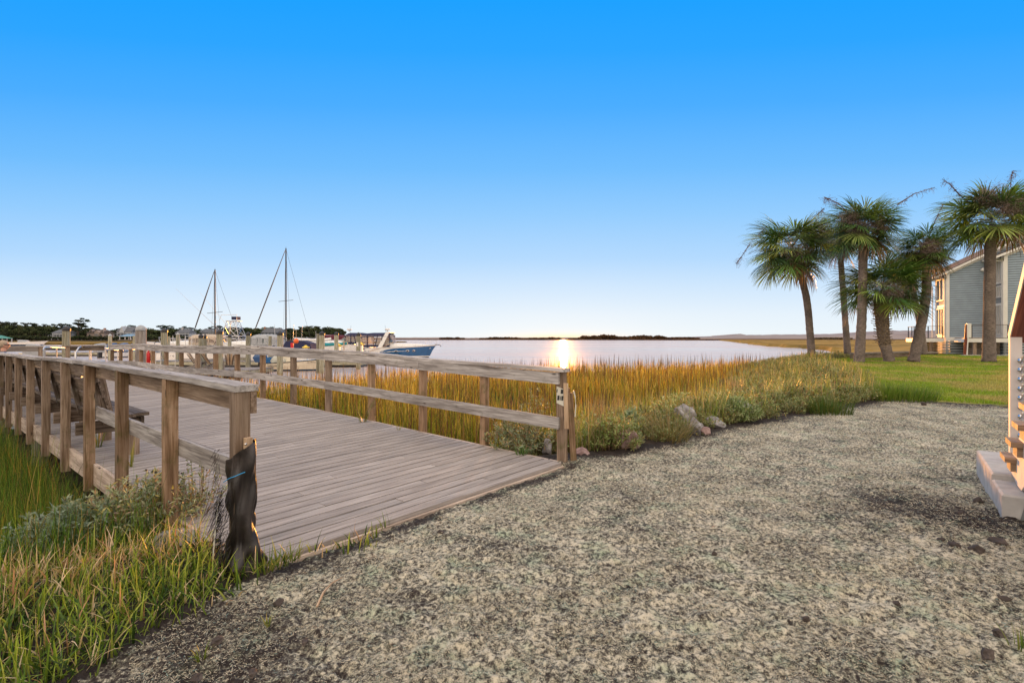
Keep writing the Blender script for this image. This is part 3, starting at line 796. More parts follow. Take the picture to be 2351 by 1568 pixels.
# ------------------------------------------------------------------ marsh grass between the boardwalk and the open water
def marsh():
    M_ = 400000
    # depth-weighted sampling so the far edge stays dense
    y = 4 + 52 * RG.random(M_) ** 1.0; x = y * U(-1.02, 1.1, M_)
    keep0 = RG.random(M_) < np.clip(34 / (y + 3) / 2.6, 0, 1); x = x[keep0]; y = y[keep0]
    s = -.77*x + .638*y; n = .638*x + .77*y; sb = sbank(n)
    wbank = np.interp(n, [1.4, 5, 10, 15, 35], [.4, 1.5, 3.6, 5., 5.0])
    ok = (n > 5.12) & (s > sb + wbank * (.6 + .5 * RG.random(len(x)))) & (y < shore(x) + 1.4 * fbm(x, y, .8, 3, 31) + .4)
    # open patches of wrack and mud
    patch = fbm(x, y, .35, 3, 91)
    bare = np.exp(-((s - sb - wbank - .6) / .9) ** 2) * (n > 9) * (n < 22)
    ok &= (RG.random(len(x)) > bare * .75) & ((patch < .66) | (y > 20))
    ok &= (RG.random(len(x)) > .72 * sm((y - shore(x) + 8) / 6) * (x < -4)) & (RG.random(len(x)) < .8)
    x = x[ok]; y = y[ok]; n = n[ok]; s = s[ok]
    N = len(x)
    g = fbm(x, y, .45, 3, 44)
    warm = np.clip((y - 9) / 12, 0, 1) * .55 + (g - .45) * 1.3 + .22 * (n > 8)
    r = RG.random(N)
    green = np.array([(.05, .09, .015), (.19, .25, .03), (.32, .36, .04)]); gold = np.array([(.72, .44, .06), (.50, .22, .02), (.78, .58, .16), (.55, .46, .06)])
    wm_ = (r < .04 + warm)[:, None]
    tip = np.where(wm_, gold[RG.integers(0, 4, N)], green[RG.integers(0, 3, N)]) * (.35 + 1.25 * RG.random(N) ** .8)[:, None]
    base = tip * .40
    edge = np.clip((y - shore(x) + 3) / 3, 0, 1)
    H = (.58 + .75 * (g - .25) + U(-.24, .18, N)) * (1 - .1 * edge); H = H * np.where(RG.random(N) < .035, 1.28, 1)
    H *= np.interp(s - sbank(n), [0, 3, 6], [.6, .85, 1])
    lean = np.abs(RG.normal(0, .16, N)) + .03; far = y > 16
    lean = np.where((RG.random(N) < .26), lean + U(.2, 1.2, N), lean)
    Wd = np.clip(.0075 + .0006 * y, .008, .035) * U(.7, 1.3, N)
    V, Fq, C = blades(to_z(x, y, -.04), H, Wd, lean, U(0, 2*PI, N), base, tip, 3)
    o = npmesh('marsh_grass', V, Fq, M_MARSH, None, C)
    tag(o, 'tall green and golden marsh grass between boardwalk and open water', 'marsh grass', None, 'stuff')
    # seed-head stalks standing above it
    M2 = 2600; i = RG.choice(N, M2)
    x2 = x[i]; y2 = y[i]; c2 = pick([(.20, .11, .04), (.28, .17, .06), (.14, .07, .03)], M2)
    V, Fq, C = blades(to_z(x2, y2, .5), U(.45, .85, M2), np.clip(.008 + .0006 * y2, .01, .04), np.abs(RG.normal(0, .1, M2)), U(0, 6.28, M2), c2, c2, 2)
    tag(npmesh('seed_stalks', V, Fq, M_STEM, None, C), 'thin brown seed stalks standing above the marsh grass', 'grass stalks', None, 'stuff')
marsh()

def left_marsh():
    M_ = 120000
    y = U(2.2, 13.5, M_); x = -y * U(.45, 1.25, M_)
    s = -.77*x + .638*y; n = .638*x + .77*y
    keep = (n < 1.28) & (s > 4.25 + .5 * RG.random(M_)) & (RG.random(M_) < np.clip(6 / y, .3, 1))
    x = x[keep]; y = y[keep]; s = s[keep]; N = len(x)
    g = fbm(x, y, 1.0, 3, 14); r = RG.random(N)
    green = np.array([(.07, .15, .02), (.11, .20, .03), (.18, .28, .04), (.04, .09, .015)]); gold = np.array([(.38, .25, .06), (.30, .22, .04), (.42, .30, .12)])
    tip = np.where((r < .12 + (g - .45) * .4)[:, None], gold[RG.integers(0, 3, N)], green[RG.integers(0, 4, N)]) * (.4 + 1.3 * RG.random(N))[:, None]
    H = np.interp(s, [4.2, 5.2, 7], [.42, .68, .72]) * (1 + U(-.3, .25, N)); H = np.where(RG.random(N) < .03, H * 1.5, H)
    lean = np.abs(RG.normal(0, .28, N)) + .05; lean = np.where(RG.random(N) < .3, lean + U(.4, 1.3, N), lean)
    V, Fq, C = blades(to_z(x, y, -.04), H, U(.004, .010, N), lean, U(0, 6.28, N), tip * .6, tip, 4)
    tag(npmesh('marsh_grass', V, Fq, M_MARSH, None, C), 'dark green marsh grass with gold blades below the left railing', 'marsh grass', None, 'stuff')
left_marsh()

# near clump of lawn-edge grass and straw at the lower left
def near_clump():
    parts = []
    M_ = 60000
    x = U(-3.6, .1, M_); y = U(1.3, 4.2, M_)
    s = -.77*x + .638*y; n = .638*x + .77*y
    d = (x + 1.0 * (y - 1.35) * .0)
    edge = np.interp(x, [-3.6, -2.0, -1.87, -1.76, -1.6, -1.35, -.95], [.0, 1.2, 2.0, 2.65, 3.0, 3.28, 3.42])     # mulch boundary (y below it is bare)
    nb = (fbm(x, y, 3.5, 3, 8) - .5) * .45
    ok = (y > edge + nb) & (s < 4.5) & ~((n > 1.40) & (s > 3.30)) & (x < -.95 + .12 * (RG.random(M_) < .02))
    dens = np.where((x > -1.5) & (n > 1.1), .35, 1.) * np.clip((y - edge - nb) / .18, .25, 1)
    ok &= RG.random(M_) < dens * .34
    ok |= (y > edge - .28) & (y > .9) & (y < 3.3) & (x < -1.5) & (x > -2.6) & (RG.random(M_) < .05)
    x = x[ok]; y = y[ok]; s = s[ok]; n = n[ok]; N = len(x)
    back = np.clip((s - 3.55) / .5, 0, 1)
    r = RG.random(N)
    straw = np.array([(.78, .58, .36), (.85, .66, .45), (.66, .48, .24), (.58, .32, .18)]); grn = np.array([(.23, .35, .035), (.36, .47, .05), (.11, .21, .03), (.50, .56, .09), (.05, .10, .02)])
    isst = (r < .13 + .36 * back)
    tip = np.where(isst[:, None], straw[RG.integers(0, 4, N)], grn[RG.integers(0, 5, N)]) * (1 + U(-.2, .2, N))[:, None]
    base = np.where(isst[:, None], tip * .6, tip * .30)
    H = U(.07, .21, N) * (1 + .45 * back) * np.where(x > -1.3, .7, 1); lean = np.abs(RG.normal(.95, .62, N))
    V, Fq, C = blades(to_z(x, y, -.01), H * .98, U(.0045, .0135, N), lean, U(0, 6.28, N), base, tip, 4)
    parts.append((V, Fq, C))
    o = npmesh('grass', *merge(parts)[:2], M_GRASS, None, merge(parts)[2])
    tag(o, 'green and straw-coloured grass on the ground at the lower left', 'grass', None, 'stuff')
near_clump()

def tuft(name, label, cat, px, py, z, N, H, cols, lean=.4, r=.08, w=(.005, .011), group=None, mat=None, wts=None, spread=1.):
    Y = (CAMZ - z) * 1175.5 / (py - 777.0); X = (px - F) / F * Y
    a = U(0, 6.28, N); rr_ = r * np.sqrt(RG.random(N))
    Pb = np.stack([rr_ * np.cos(a), rr_ * np.sin(a), np.zeros(N) - .01], -1)
    c = pick(cols, N, wts)
    V, Fq, C = blades(Pb, U(H * .55, H, N), U(w[0], w[1], N), np.abs(RG.normal(lean, lean * .5, N)), a + U(-.6, .6, N) * spread, c * .6, c, 5)
    o = npmesh(name, V, Fq, mat or M_GRASS, None, C); o.location = (X, Y, z); tag(o, label, cat, group); return o
GR = [(.14, .22, .03), (.22, .28, .05), (.10, .17, .03), (.36, .34, .10)]
GO = [(.45, .30, .10), (.50, .36, .16), (.30, .24, .05)]
tuft('grass_tuft', 'tall green and yellow grass tuft growing through the boards beneath the bench', 'grass tuft', 222, 1028, .04, 34, .52, GR + GO, .4, .05)
tuft('grass_tuft', 'thin green blades sprouting from the boards left of the middle post', 'grass tuft', 300, 1072, .03, 12, .42, GR, .55, .03)
tuft('grass_tuft', 'green and brown blades arching over the right edge of the boards', 'grass tuft', 690, 932, .1, 26, .75, GR + GO, .8, .06)
tuft('grass_tuft', 'curved green blades leaning in beside the fourth right railing post', 'grass tuft', 834, 968, .1, 18, .6, GR + GO, .8, .05)
tuft('weed_sprig', 'small green weed growing between two boards near the right railing', 'weed', 914, 990, .05, 10, .16, GR, .7, .02)
tuft('weed_sprig', 'low leafy weed at the corner of the boards below the tall shrub', 'weed', 1196, 1046, .0, 34, .18, [(.10, .2, .05), (.16, .26, .08)], .8, .06, (.012, .022))
for (px, py, h, k) in ((640, 1300, .16, 22), (672, 1284, .15, 18), (612, 1312, .2, 26)):
    tuft('grass_tuft', 'short green tufts at the front edge of the boards right of the wrapped post', 'grass tuft', px, py, 0, k, h, GR, .7, .05, group='tufts along the front board edge')
tuft('grass_sprig', 'isolated green sprig in the mulch below the wrapped post, farther left', 'grass tuft', 462, 1512, 0, 12, .10, GR, .8, .015)
tuft('grass_sprig', 'isolated green sprig in the mulch below the wrapped post, nearer the boards', 'grass tuft', 616, 1432, 0, 10, .09, GR, .9, .015)
tuft('grass_tuft', 'small green tuft at the right border low in the mulch', 'grass tuft', 2345, 1492, 0, 20, .14, GR, .7, .04)
tuft('grass_tuft', 'dry tan grass clump arching over the pink boulder', 'grass tuft', 1535, 1012, -.05, 330, .62, [(.34, .25, .12), (.26, .2, .07), (.14, .17, .04), (.42, .32, .18)], .95, .28, (.004, .009))
tuft('grass_tuft', 'fine pinkish dry grass behind the leaning end stakes', 'grass tuft', 1400, 985, -.2, 300, .8, [(.40, .28, .17), (.45, .33, .2), (.3, .2, .1)], .5, .3, (.003, .007))
tuft('grass_tuft', 'tan feathery grass standing in the middle of the shrub bank', 'grass tuft', 1690, 905, -.02, 130, .62, [(.42, .31, .19), (.5, .38, .24)], .55, .14, (.004, .009))
tuft('grass_tuft', 'dark green grass clump at the foot of the shrub bank before the bare ground', 'grass tuft', 1900, 948, 0, 420, .42, [(.06, .12, .02), (.10, .17, .03), (.14, .15, .03)], .5, .42, (.006, .012))
tuft('grass_tuft', 'bright green grass mound between shrub bank and lawn', 'grass tuft', 2035, 912, 0.02, 1500, .42, [(.10, .2, .02), (.16, .25, .03), (.2, .24, .05)], .5, 1.0, (.008, .014))

# ------------------------------------------------------------------ shrubs (sea oxeye)
LC = [(.22, .28, .17), (.31, .37, .24), (.14, .19, .08), (.44, .46, .28), (.42, .36, .12), (.38, .27, .18)]
LW = [.22, .20, .14, .14, .12, .18]
def shrub_arrays(R_, H, stems, per, ln=.045, wd=.013, cols=LC, wts=LW, droop=.0):
    """one bush around the origin: stems + leaves, returns arrays"""
    a = U(0, 6.28, stems); el = U(.35, 1.45, stems)
    tipx = np.cos(a) * np.cos(el) * R_ * U(.7, 1.15, stems); tipy = np.sin(a) * np.cos(el) * R_ * U(.7, 1.15, stems); tipz = np.sin(el) * H * U(.65, 1.1, stems)
    T = np.stack([tipx, tipy, tipz], -1); B = T * np.array((.25, .25, 0))
    mid = (T + B) / 2 + np.stack([tipx * .1, tipy * .1, np.zeros(stems)], -1)
    sc = pick([(.20, .13, .08), (.28, .2, .13), (.12, .07, .04)], stems)
    parts = [strands(B, mid, .003, sc), strands(mid, T, .0025, sc)]
    N = stems * per; si = np.repeat(np.arange(stems), per); t = 1 - RG.random(N) ** 1.6 * .75
    q = (t * 2)[:, None]
    Pc = np.where(q < 1, B[si] + (mid[si] - B[si]) * q, mid[si] + (T[si] - mid[si]) * (q - 1))
    sdx = nrm(T[si] - mid[si]); D = nrm(sdx * U(.4, 1., N)[:, None] + RG.normal(size=(N, 3)) * .75 + np.array((0, 0, .25 - droop)))
    parts.append(leaves(Pc, D, nrm(RG.normal(size=(N, 3)) * .5 + np.array((0, 0, 1.))), U(ln * .6, ln * 1.3, N), U(wd * .7, wd * 1.3, N), pick(cols, N, wts)))
    return parts, T
def small_heads(T, k, r=.006):
    """dried seed heads: little octahedra"""
    i = RG.choice(len(T), min(k, len(T)), replace=False); c = T[i] + np.array((0, 0, .01)); N = len(c)
    o6 = np.array([(1,0,0),(0,1,0),(-1,0,0),(0,-1,0),(0,0,1),(0,0,-1)]) * r
    V = (c[:, None, :] + o6[None] * U(.8, 1.4, N)[:, None, None]).reshape(-1, 3)
    tri = np.array([(0,1,4,4),(1,2,4,4),(2,3,4,4),(3,0,4,4),(1,0,5,5),(2,1,5,5),(3,2,5,5),(0,3,5,5)])
    return V, tri
def heads_mesh(parent, T, k, r=.008):
    for i in random.sample(range(len(T)), min(k, len(T))):
        mb = MB(); mb.ball((T[i][0], T[i][1], T[i][2] + .012), r * random.uniform(.8, 1.3), 6); mb.build('seed_head', M_CLOD, parent)

def shrub_thing(label, px, py, z, R_, H, stems, per, ln=.045, wd=.013, heads=0, cols=LC, wts=LW, name='shrub'):
    Y = (CAMZ - z) * 1175.5 / (py - 777.0); X = (px - F) / F * Y
    r_ = thing(name, label, 'shrub', (X, Y, z))
    parts, T = shrub_arrays(R_, H, stems, per, ln, wd, cols, wts)
    V, Fq, C = merge(parts[:2]); npmesh('stem', V, Fq, M_STEM, r_, C)
    V, Fq, C = parts[2]; npmesh('foliage', V, Fq, M_LEAF, r_, C)
    if heads: heads_mesh(r_, T, heads)
    return r_
shrub_thing('grey-green seaside shrub with dark seed heads around the foot of the left railing posts', 330, 1205, -.06, .50, .40, 190, 22, .05, .013, 70)
shrub_thing('low silvery shrub at the left border in front of the tall marsh grass', 160, 1262, -.12, .42, .34, 130, 26, .05, .014, 12, cols=[(.20, .27, .2), (.27, .34, .26), (.14, .19, .1)], wts=[.4, .35, .25])
shrub_thing('straggly thin shrub with seed heads leaning over the boards beside the wrapped post', 455, 1190, -.02, .34, .50, 34, 17, .045, .011, 22)
shrub_thing('leafy shrub growing against the last post of the right railing', 1190, 1040, -.08, .50, .52, 120, 24, .055, .015, 18)
shrub_thing('tall sparse green shrub poking up behind the right railing', 1225, 1000, -.3, .40, .85, 22, 24, .055, .016, 8)
shrub_thing('bushy green shrub on the bank just right of the leaning stakes', 1400, 1032, -.05, .42, .42, 95, 22, .06, .017, 8, cols=[(.20, .27, .08), (.32, .38, .14), (.30, .22, .12)], wts=[.4, .35, .25])
shrub_thing('small shrub with broad pale leaves above the pink boulder', 1450, 985, .0, .2, .3, 16, 14, .085, .035, 0, cols=[(.30, .40, .30), (.24, .34, .22)], wts=[.5, .5])
shrub_thing('low leafy shrub spilling over the grey rocks', 1690, 968, -.02, .52, .42, 150, 24, .06, .018, 0, cols=[(.17, .25, .08), (.28, .35, .15), (.36, .38, .18)], wts=[.4, .35, .25])

def shrub_bank():
    protos = []
    for k in range(6):
        parts, T = shrub_arrays(.42, U(.36, .55, 1)[0], 46, 14, .062, .020,
            cols=[(.22, .27, .10), (.30, .34, .15), (.14, .18, .06), (.42, .42, .20), (.42, .31, .10), (.26, .16, .09)], wts=[.28, .24, .18, .1, .1, .1])
        protos.append(merge(parts))
    allp = []; cnt = 0
    n_ = 5.6
    while n_ < 46:
        step = .30 if n_ < 14 else .42
        wb = float(np.interp(n_, [5, 7.5, 10, 15, 24, 35, 45], [1.3, 2.6, 3.6, 5.0, 5.0, 4.0, 3.0]))
        s_ = float(sbank(n_)) + .12
        s1 = s_ + wb
        while s_ < s1:
            if random.random() < .93:
                nn = n_ + random.uniform(-.2, .2); ss = s_ + random.uniform(-.2, .2)
                x, y, _ = P(ss, nn)
                if nn > 6.0 or ss - float(sbank(nn)) > .5:
                    V, Fq, C = protos[random.randrange(6)]
                    a = random.uniform(0, 6.28); sc = random.uniform(.75, 1.25) * float(np.interp(nn, [5, 9, 16, 40], [.8, .95, .95, .9]))
                    sc *= .72 if (ss - float(sbank(nn))) < .45 else 1
                    ca, sa = math.cos(a) * sc, math.sin(a) * sc
                    W = np.stack([V[:, 0]*ca - V[:, 1]*sa + x, V[:, 0]*sa + V[:, 1]*ca + y, V[:, 2]*sc + float(gz(x, y)) - .03], -1)
                    allp.append((W, Fq, C * random.uniform(.75, 1.25))); cnt += 1
            s_ += step * random.uniform(.8, 1.3)
        n_ += step
    V, Fq, C = merge(allp)
    o = npmesh('shrub_cover', V, Fq, M_LEAF, None, C)
    tag(o, 'dense grey-green low shrubs covering the bank from the boardwalk to the palms', 'shrubs', None, 'stuff')
shrub_bank()

def bank_grass():
    M_ = 60000
    y = 5.5 + 34 * RG.random(M_) ** 1.3; x = y * U(.02, 1.0, M_)
    s = -.77*x + .638*y; n = .638*x + .77*y
    q = s - sbank(n); g = fbm(x, y, .9, 3, 71)
    ok = (n > 5.6) & (n < 42) & (q > .05) & (q < 6) & (RG.random(M_) < np.clip((g - .42) * 5, .05, 1))
    x = x[ok]; y = y[ok]; N = len(x); g = g[ok]
    c = pick([(.50, .37, .18), (.26, .34, .05), (.40, .40, .08), (.56, .44, .25), (.14, .2, .03)], N, [.24, .24, .2, .16, .16], .35)
    V, Fq, C = blades(to_z(x, y, 0), U(.3, .72, N) * (.7 + .6 * g), np.clip(.005 + .0006 * y, .005, .02), np.abs(RG.normal(.4, .35, N)), U(0, 6.28, N), c * .5, c, 4)
    tag(npmesh('bank_grass', V, Fq, M_GRASS, None, C), 'loose green and golden grasses growing up through the shrubs of the bank', 'grass', None, 'stuff')
bank_grass()

# short lawn blades
def lawn():
    M_ = 150000
    y = 10.5 + 40 * RG.random(M_) ** 1.4; x = y * U(.5, 1.25, M_)
    s = -.77*x + .638*y; n = .638*x + .77*y
    ok = (n > 15.4) & (s < sbank(n) + .2)
    x = x[ok]; y = y[ok]; N = len(x)
    g = fbm(x, y, .5, 3, 66)[:, None]
    a = np.array((.25, .37, .03)); b = np.array((.48, .40, .14)); c = a * (1 - sm((g - .42) / .22)) + b * sm((g - .42) / .22)
    c = c * (1 + U(-.3, .3, N))[:, None]
    V, Fq, C = blades(to_z(x, y, -.005), U(.03, .085, N), .008 + .0009 * y, np.abs(RG.normal(.4, .3, N)), U(0, 6.28, N), c * .75, c, 2)
    tag(npmesh('lawn_grass', V, Fq, M_GRASS, None, C), 'short patchy green and yellow lawn grass around the palms', 'lawn', None, 'stuff')
lawn()

# straw fibres lying on the mulch
def fibres():
    M_ = 420000
    y = 1.6 + 13 * RG.random(M_) ** 1.5; x = y * U(-.75, 1.15, M_)
    s = -.77*x + .638*y; n = .638*x + .77*y
    clump = fbm(x, y, 2.2, 3, 51) * .5 + fbm(x, y, 11, 2, 3) * .5
    ok = (s < sbank(n) - .25) & (n < 15.0) & ~((n > 1.4) & (n < 5.05) & (s > 3.1)) & ~((x < -1.0) & (y > np.interp(x, [-3.6, -2.0, -1.87, -1.76, -1.6, -1.35, -.95], [.0, 1.2, 2.0, 2.65, 3.0, 3.28, 3.42]) - .1))
    ok &= RG.random(M_) < np.clip((clump - .38) * 5, .04, 1)
    x = x[ok]; y = y[ok]; N = len(x)
    # follow the bumpy surface
    nz = fbm(x, y, 9, 4, 3); nf = fbm(x, y, 28, 3, 9); near = 1 - sm((np.hypot(x, y) - 9) / 8)
    z = gz(x, y) + near * ((nz - .5) * .045 + (nf - .5) * .036) + .004
    a = U(0, 6.28, N); L = U(.003, .014, N) * (1 + y * .09); e = RG.normal(.1, .35, N)
    A = np.stack([x, y, z], -1); B = A + np.stack([np.cos(a) * L, np.sin(a) * L, np.sin(e) * L * .6 + .002], -1)
    c = pick([(.56, .50, .39), (.44, .40, .31), (.32, .34, .28), (.22, .19, .15), (.20, .30, .28)], N, [.30, .3, .16, .2, .04])
    V, Fq, C = strands(A, B, .0005 + .00036 * y, c)
    tag(npmesh('straw_mulch', V, Fq, M_STEM, None, C), 'loose pale straw and paper mulch fibres scattered over the bare ground', 'straw mulch', None, 'stuff')
fibres()

# soil clods
def rock(name, label, cat, loc, sz, m, seed, sub=3, amp=.35, group=None, rz=0, sq=.75, flat=0.):
    import bmesh
    bm = bmesh.new(); bmesh.ops.create_icosphere(bm, subdivisions=sub + 1, radius=1)
    rr_ = random.Random(seed)
    cuts = [(Vector((rr_.gauss(0, 1), rr_.gauss(0, 1), rr_.gauss(0, .8))).normalized(), rr_.uniform(.55, .85)) for _ in range(9)]
    from mathutils import noise as mn
    off = Vector((seed * 3.1, seed * 1.7, 0))
    for v in bm.verts:
        p = v.co.copy()
        for nn, dd in cuts:
            k = p.dot(nn) - dd
            if k > 0: p -= nn * k * .97
        p *= 1 + amp * .35 * mn.noise(p * 1.8 + off) + amp * .12 * mn.noise(p * 6 + off)
        v.co = Vector((p.x * sz[0], p.y * sz[1], p.z * sz[2]))
    me = bpy.data.meshes.new(name); bm.to_mesh(me); bm.free(); me.materials.append(m)
    o = bpy.data.objects.new(name, me); COL.objects.link(o); o.location = loc; o.rotation_euler = (0, 0, rz)
    return tag(o, label, cat, group)
def gp(px, py, z=0.):
    Y = (CAMZ - z) * 1175.5 / (py - 777.0); return ((px - F) / F * Y, Y, z)
rock('boulder', 'rounded pink granite boulder at the edge of the mulch', 'rock', gp(1440, 1018, .02), (.17, .15, .20), M_ROCKP, 3)
rock('boulder', 'large pointed grey boulder, the tallest of the rocks in the bank', 'rock', gp(1572, 962, .10), (.17, .19, .30), M_ROCKG, 5, amp=.75, rz=.6)
rock('boulder', 'grey slab leaning right of the tallest boulder', 'rock', gp(1598, 985, .05), (.11, .13, .21), M_ROCKG, 8, amp=.75)
rock('boulder', 'grey-white rock half under shrubs, second right of the tallest boulder', 'rock', gp(1640, 972, .06), (.18, .16, .12), M_ROCKG, 12)
rock('boulder', 'pale flat rock showing at the top of the rock pile', 'rock', gp(1672, 950, .12), (.22, .18, .12), M_ROCKG, 13)
rock('boulder', 'farthest pale boulder showing between the shrubs of the bank', 'rock', gp(1695, 935, .2), (.24, .22, .17), M_ROCKG, 14)
rock('boulder', 'small pale upright rock in the shrub left of the last railing post', 'rock', gp(1256, 1030, .0), (.07, .08, .14), M_ROCKG, 17)
rock('boulder', 'rounded grey rock at the foot of the leaning stakes', 'rock', gp(1335, 1044, -.03), (.12, .11, .10), M_ROCKP, 19)
rock('boulder', 'small dull brown rock low in the mulch edge between the boulders', 'rock', gp(1620, 992, .02), (.10, .1, .08), M_ROCKP, 23)
rock('boulder', 'pale flat stone lying beside the left corner of the boards', 'rock', gp(405, 1250, -.03), (.26, .14, .10), M_ROCKG, 29)
for i, (px, py, r) in enumerate(((1012, 1222, .03), (500, 1472, .028), (640, 1382, .026), (580, 1545, .022), (2230, 1195, .04), (2270, 1225, .04), (2205, 1180, .035), (2190, 1255, .045), (2245, 1150, .045), (2160, 1240, .03),
                                 (2120, 928, .06), (1640, 1270, .02), (1360, 1395, .018), (1850, 1420, .02), (2265, 1500, .035), (2295, 1455, .03), (2060, 1385, .02), (2300, 1375, .035), (700, 1475, .02), (452, 1556, .025), (2240, 1262, .05), (2290, 1245, .05))):
    rock('soil_clod', 'dark lump of soil lying on the mulched ground', 'soil clod', gp(px, py, r * .35), (r, r * random.uniform(.7, 1.1), r * .75), M_CLOD, 40 + i, 3, .8, 'dark soil clods on the mulch', rz=random.uniform(0, 3))
mb = MB(); 
p = [gp(727, 1392, .012), gp(742, 1360, .018), gp(762, 1338, .02), gp(786, 1325, .016)]
sk = MB(p[0]); sk.tube(p, [.006, .007, .005, .002], 6)
ok_ = sk.build('dry_stalk', W_PINE); ok_.location = p[0]; tag(ok_, 'curved dry tan stalk lying on the mulch below the boards', 'stalk')
for i, (px, py, lab) in enumerate(((1638, 2006/1.659*1., 'tiny orange leaf on the mulch right of the boards'), (895, 1480, 'small brown leaf on the mulch at the bottom of the picture'), (545, 1355, 'curled tan leaf on bare soil below the wrapped post'))):
    x, y, z = gp(px, py, .01); mb = MB((x, y, z))
    mb.add([(x-.02, y, z+.004), (x, y-.012, z+.012), (x+.026, y, z+.006), (x, y+.012, z)], [(0, 1, 2, 3)])
    o_ = mb.build('fallen_leaf', M_ORANGE if i == 0 else W_PINE); o_.location = (x, y, z); tag(o_, lab, 'leaf')
# ------------------------------------------------------------------ palms
def palm_frond(base, az, el, petl, bl, dead=0., rngd=None):
    """costapalmate frond: petiole + fan of drooping strips"""
    az_ = az; d0 = np.array((math.cos(az_)*math.cos(el), math.sin(az_)*math.cos(el), math.sin(el)))
    # petiole arcs with gravity
    k = 4; pts = [np.array(base)]; e = el
    for i in range(k):
        e2 = e - .03 * (i + 1) * (1 if el < 1.2 else .4)
        d = np.array((math.cos(az_)*math.cos(e2), math.sin(az_)*math.cos(e2), math.sin(e2)))
        pts.append(pts[-1] + d * petl / k); e = e2
    A = np.array(pts[:-1]); B = np.array(pts[1:])
    colp = np.tile(np.array((.12, .15, .04) if not dead else (.22, .14, .08)), (k, 1))
    parts = [strands(A, B, .022, colp)]
    nseg = 44; th = np.linspace(-2.15, 2.15, nseg) + U(-.03, .03, nseg)
    ax = np.array((math.cos(az_)*math.cos(e), math.sin(az_)*math.cos(e), math.sin(e)))
    sd_ = np.array((-math.sin(az_), math.cos(az_), 0.)); nn = np.cross(sd_, ax); roll = random.uniform(-.5, .5)
    sd2 = sd_ * math.cos(roll) + nn * math.sin(roll); nn = np.cross(sd2, ax)
    D = np.cos(th)[:, None] * ax + np.sin(th)[:, None] * sd2
    D = nrm(D + nn * (-.22 * np.abs(np.sin(th)))[:, None] * -1 + RG.normal(size=(nseg, 3)) * .05)
    L = bl * (.72 + .28 * np.cos(th * .8)) * U(.85, 1.1, nseg)
    root = pts[-1] + np.maximum(0, np.cos(th))[:, None] * ax * .16 * bl
    S = nrm(np.cross(D, nn)); wd = (.043 * bl) * U(.8, 1.1, nseg)
    g = np.array((0, 0, -1.))
    P1 = root + D * (L * .45)[:, None]; D2 = nrm(D + g * (.12 + dead * .8)); P2 = P1 + D2 * (L * .33)[:, None]
    D3 = nrm(D2 + g * (.38 + dead)) ; P3 = P2 + D3 * (L * .24)[:, None]
    V = np.empty((nseg, 8, 3))
    for i, (pp, w_) in enumerate(((root, .25), (P1, 1.), (P2, .62), (P3, .08))):
        V[:, i*2] = pp - S * (wd * w_ * .5)[:, None]; V[:, i*2+1] = pp + S * (wd * w_ * .5)[:, None]
    b = np.arange(nseg)[:, None] * 8 + np.array([[0, 2, 4]])
    Fq = np.stack([b, b+1, b+3, b+2], -1).reshape(-1, 4)
    if dead: c = np.array((.20, .12, .06)) * random.uniform(.7, 1.4)
    else: c = np.array(random.choice([(.07, .16, .045), (.10, .19, .05), (.16, .25, .055), (.24, .31, .09), (.05, .10, .04)])) * random.uniform(.8, 1.3)
    C = np.tile(c, (nseg * 8, 1)) * np.repeat(.45 + 1.15 * RG.random(nseg), 8)[:, None]
    C = C.reshape(nseg, 8, 3); C[:, 6:8] = C[:, 6:8] * .6 + np.array((.10, .06, .02)) * .6; C = C.reshape(-1, 3)
    parts.append((V.reshape(-1, 3), Fq, C))
    return parts

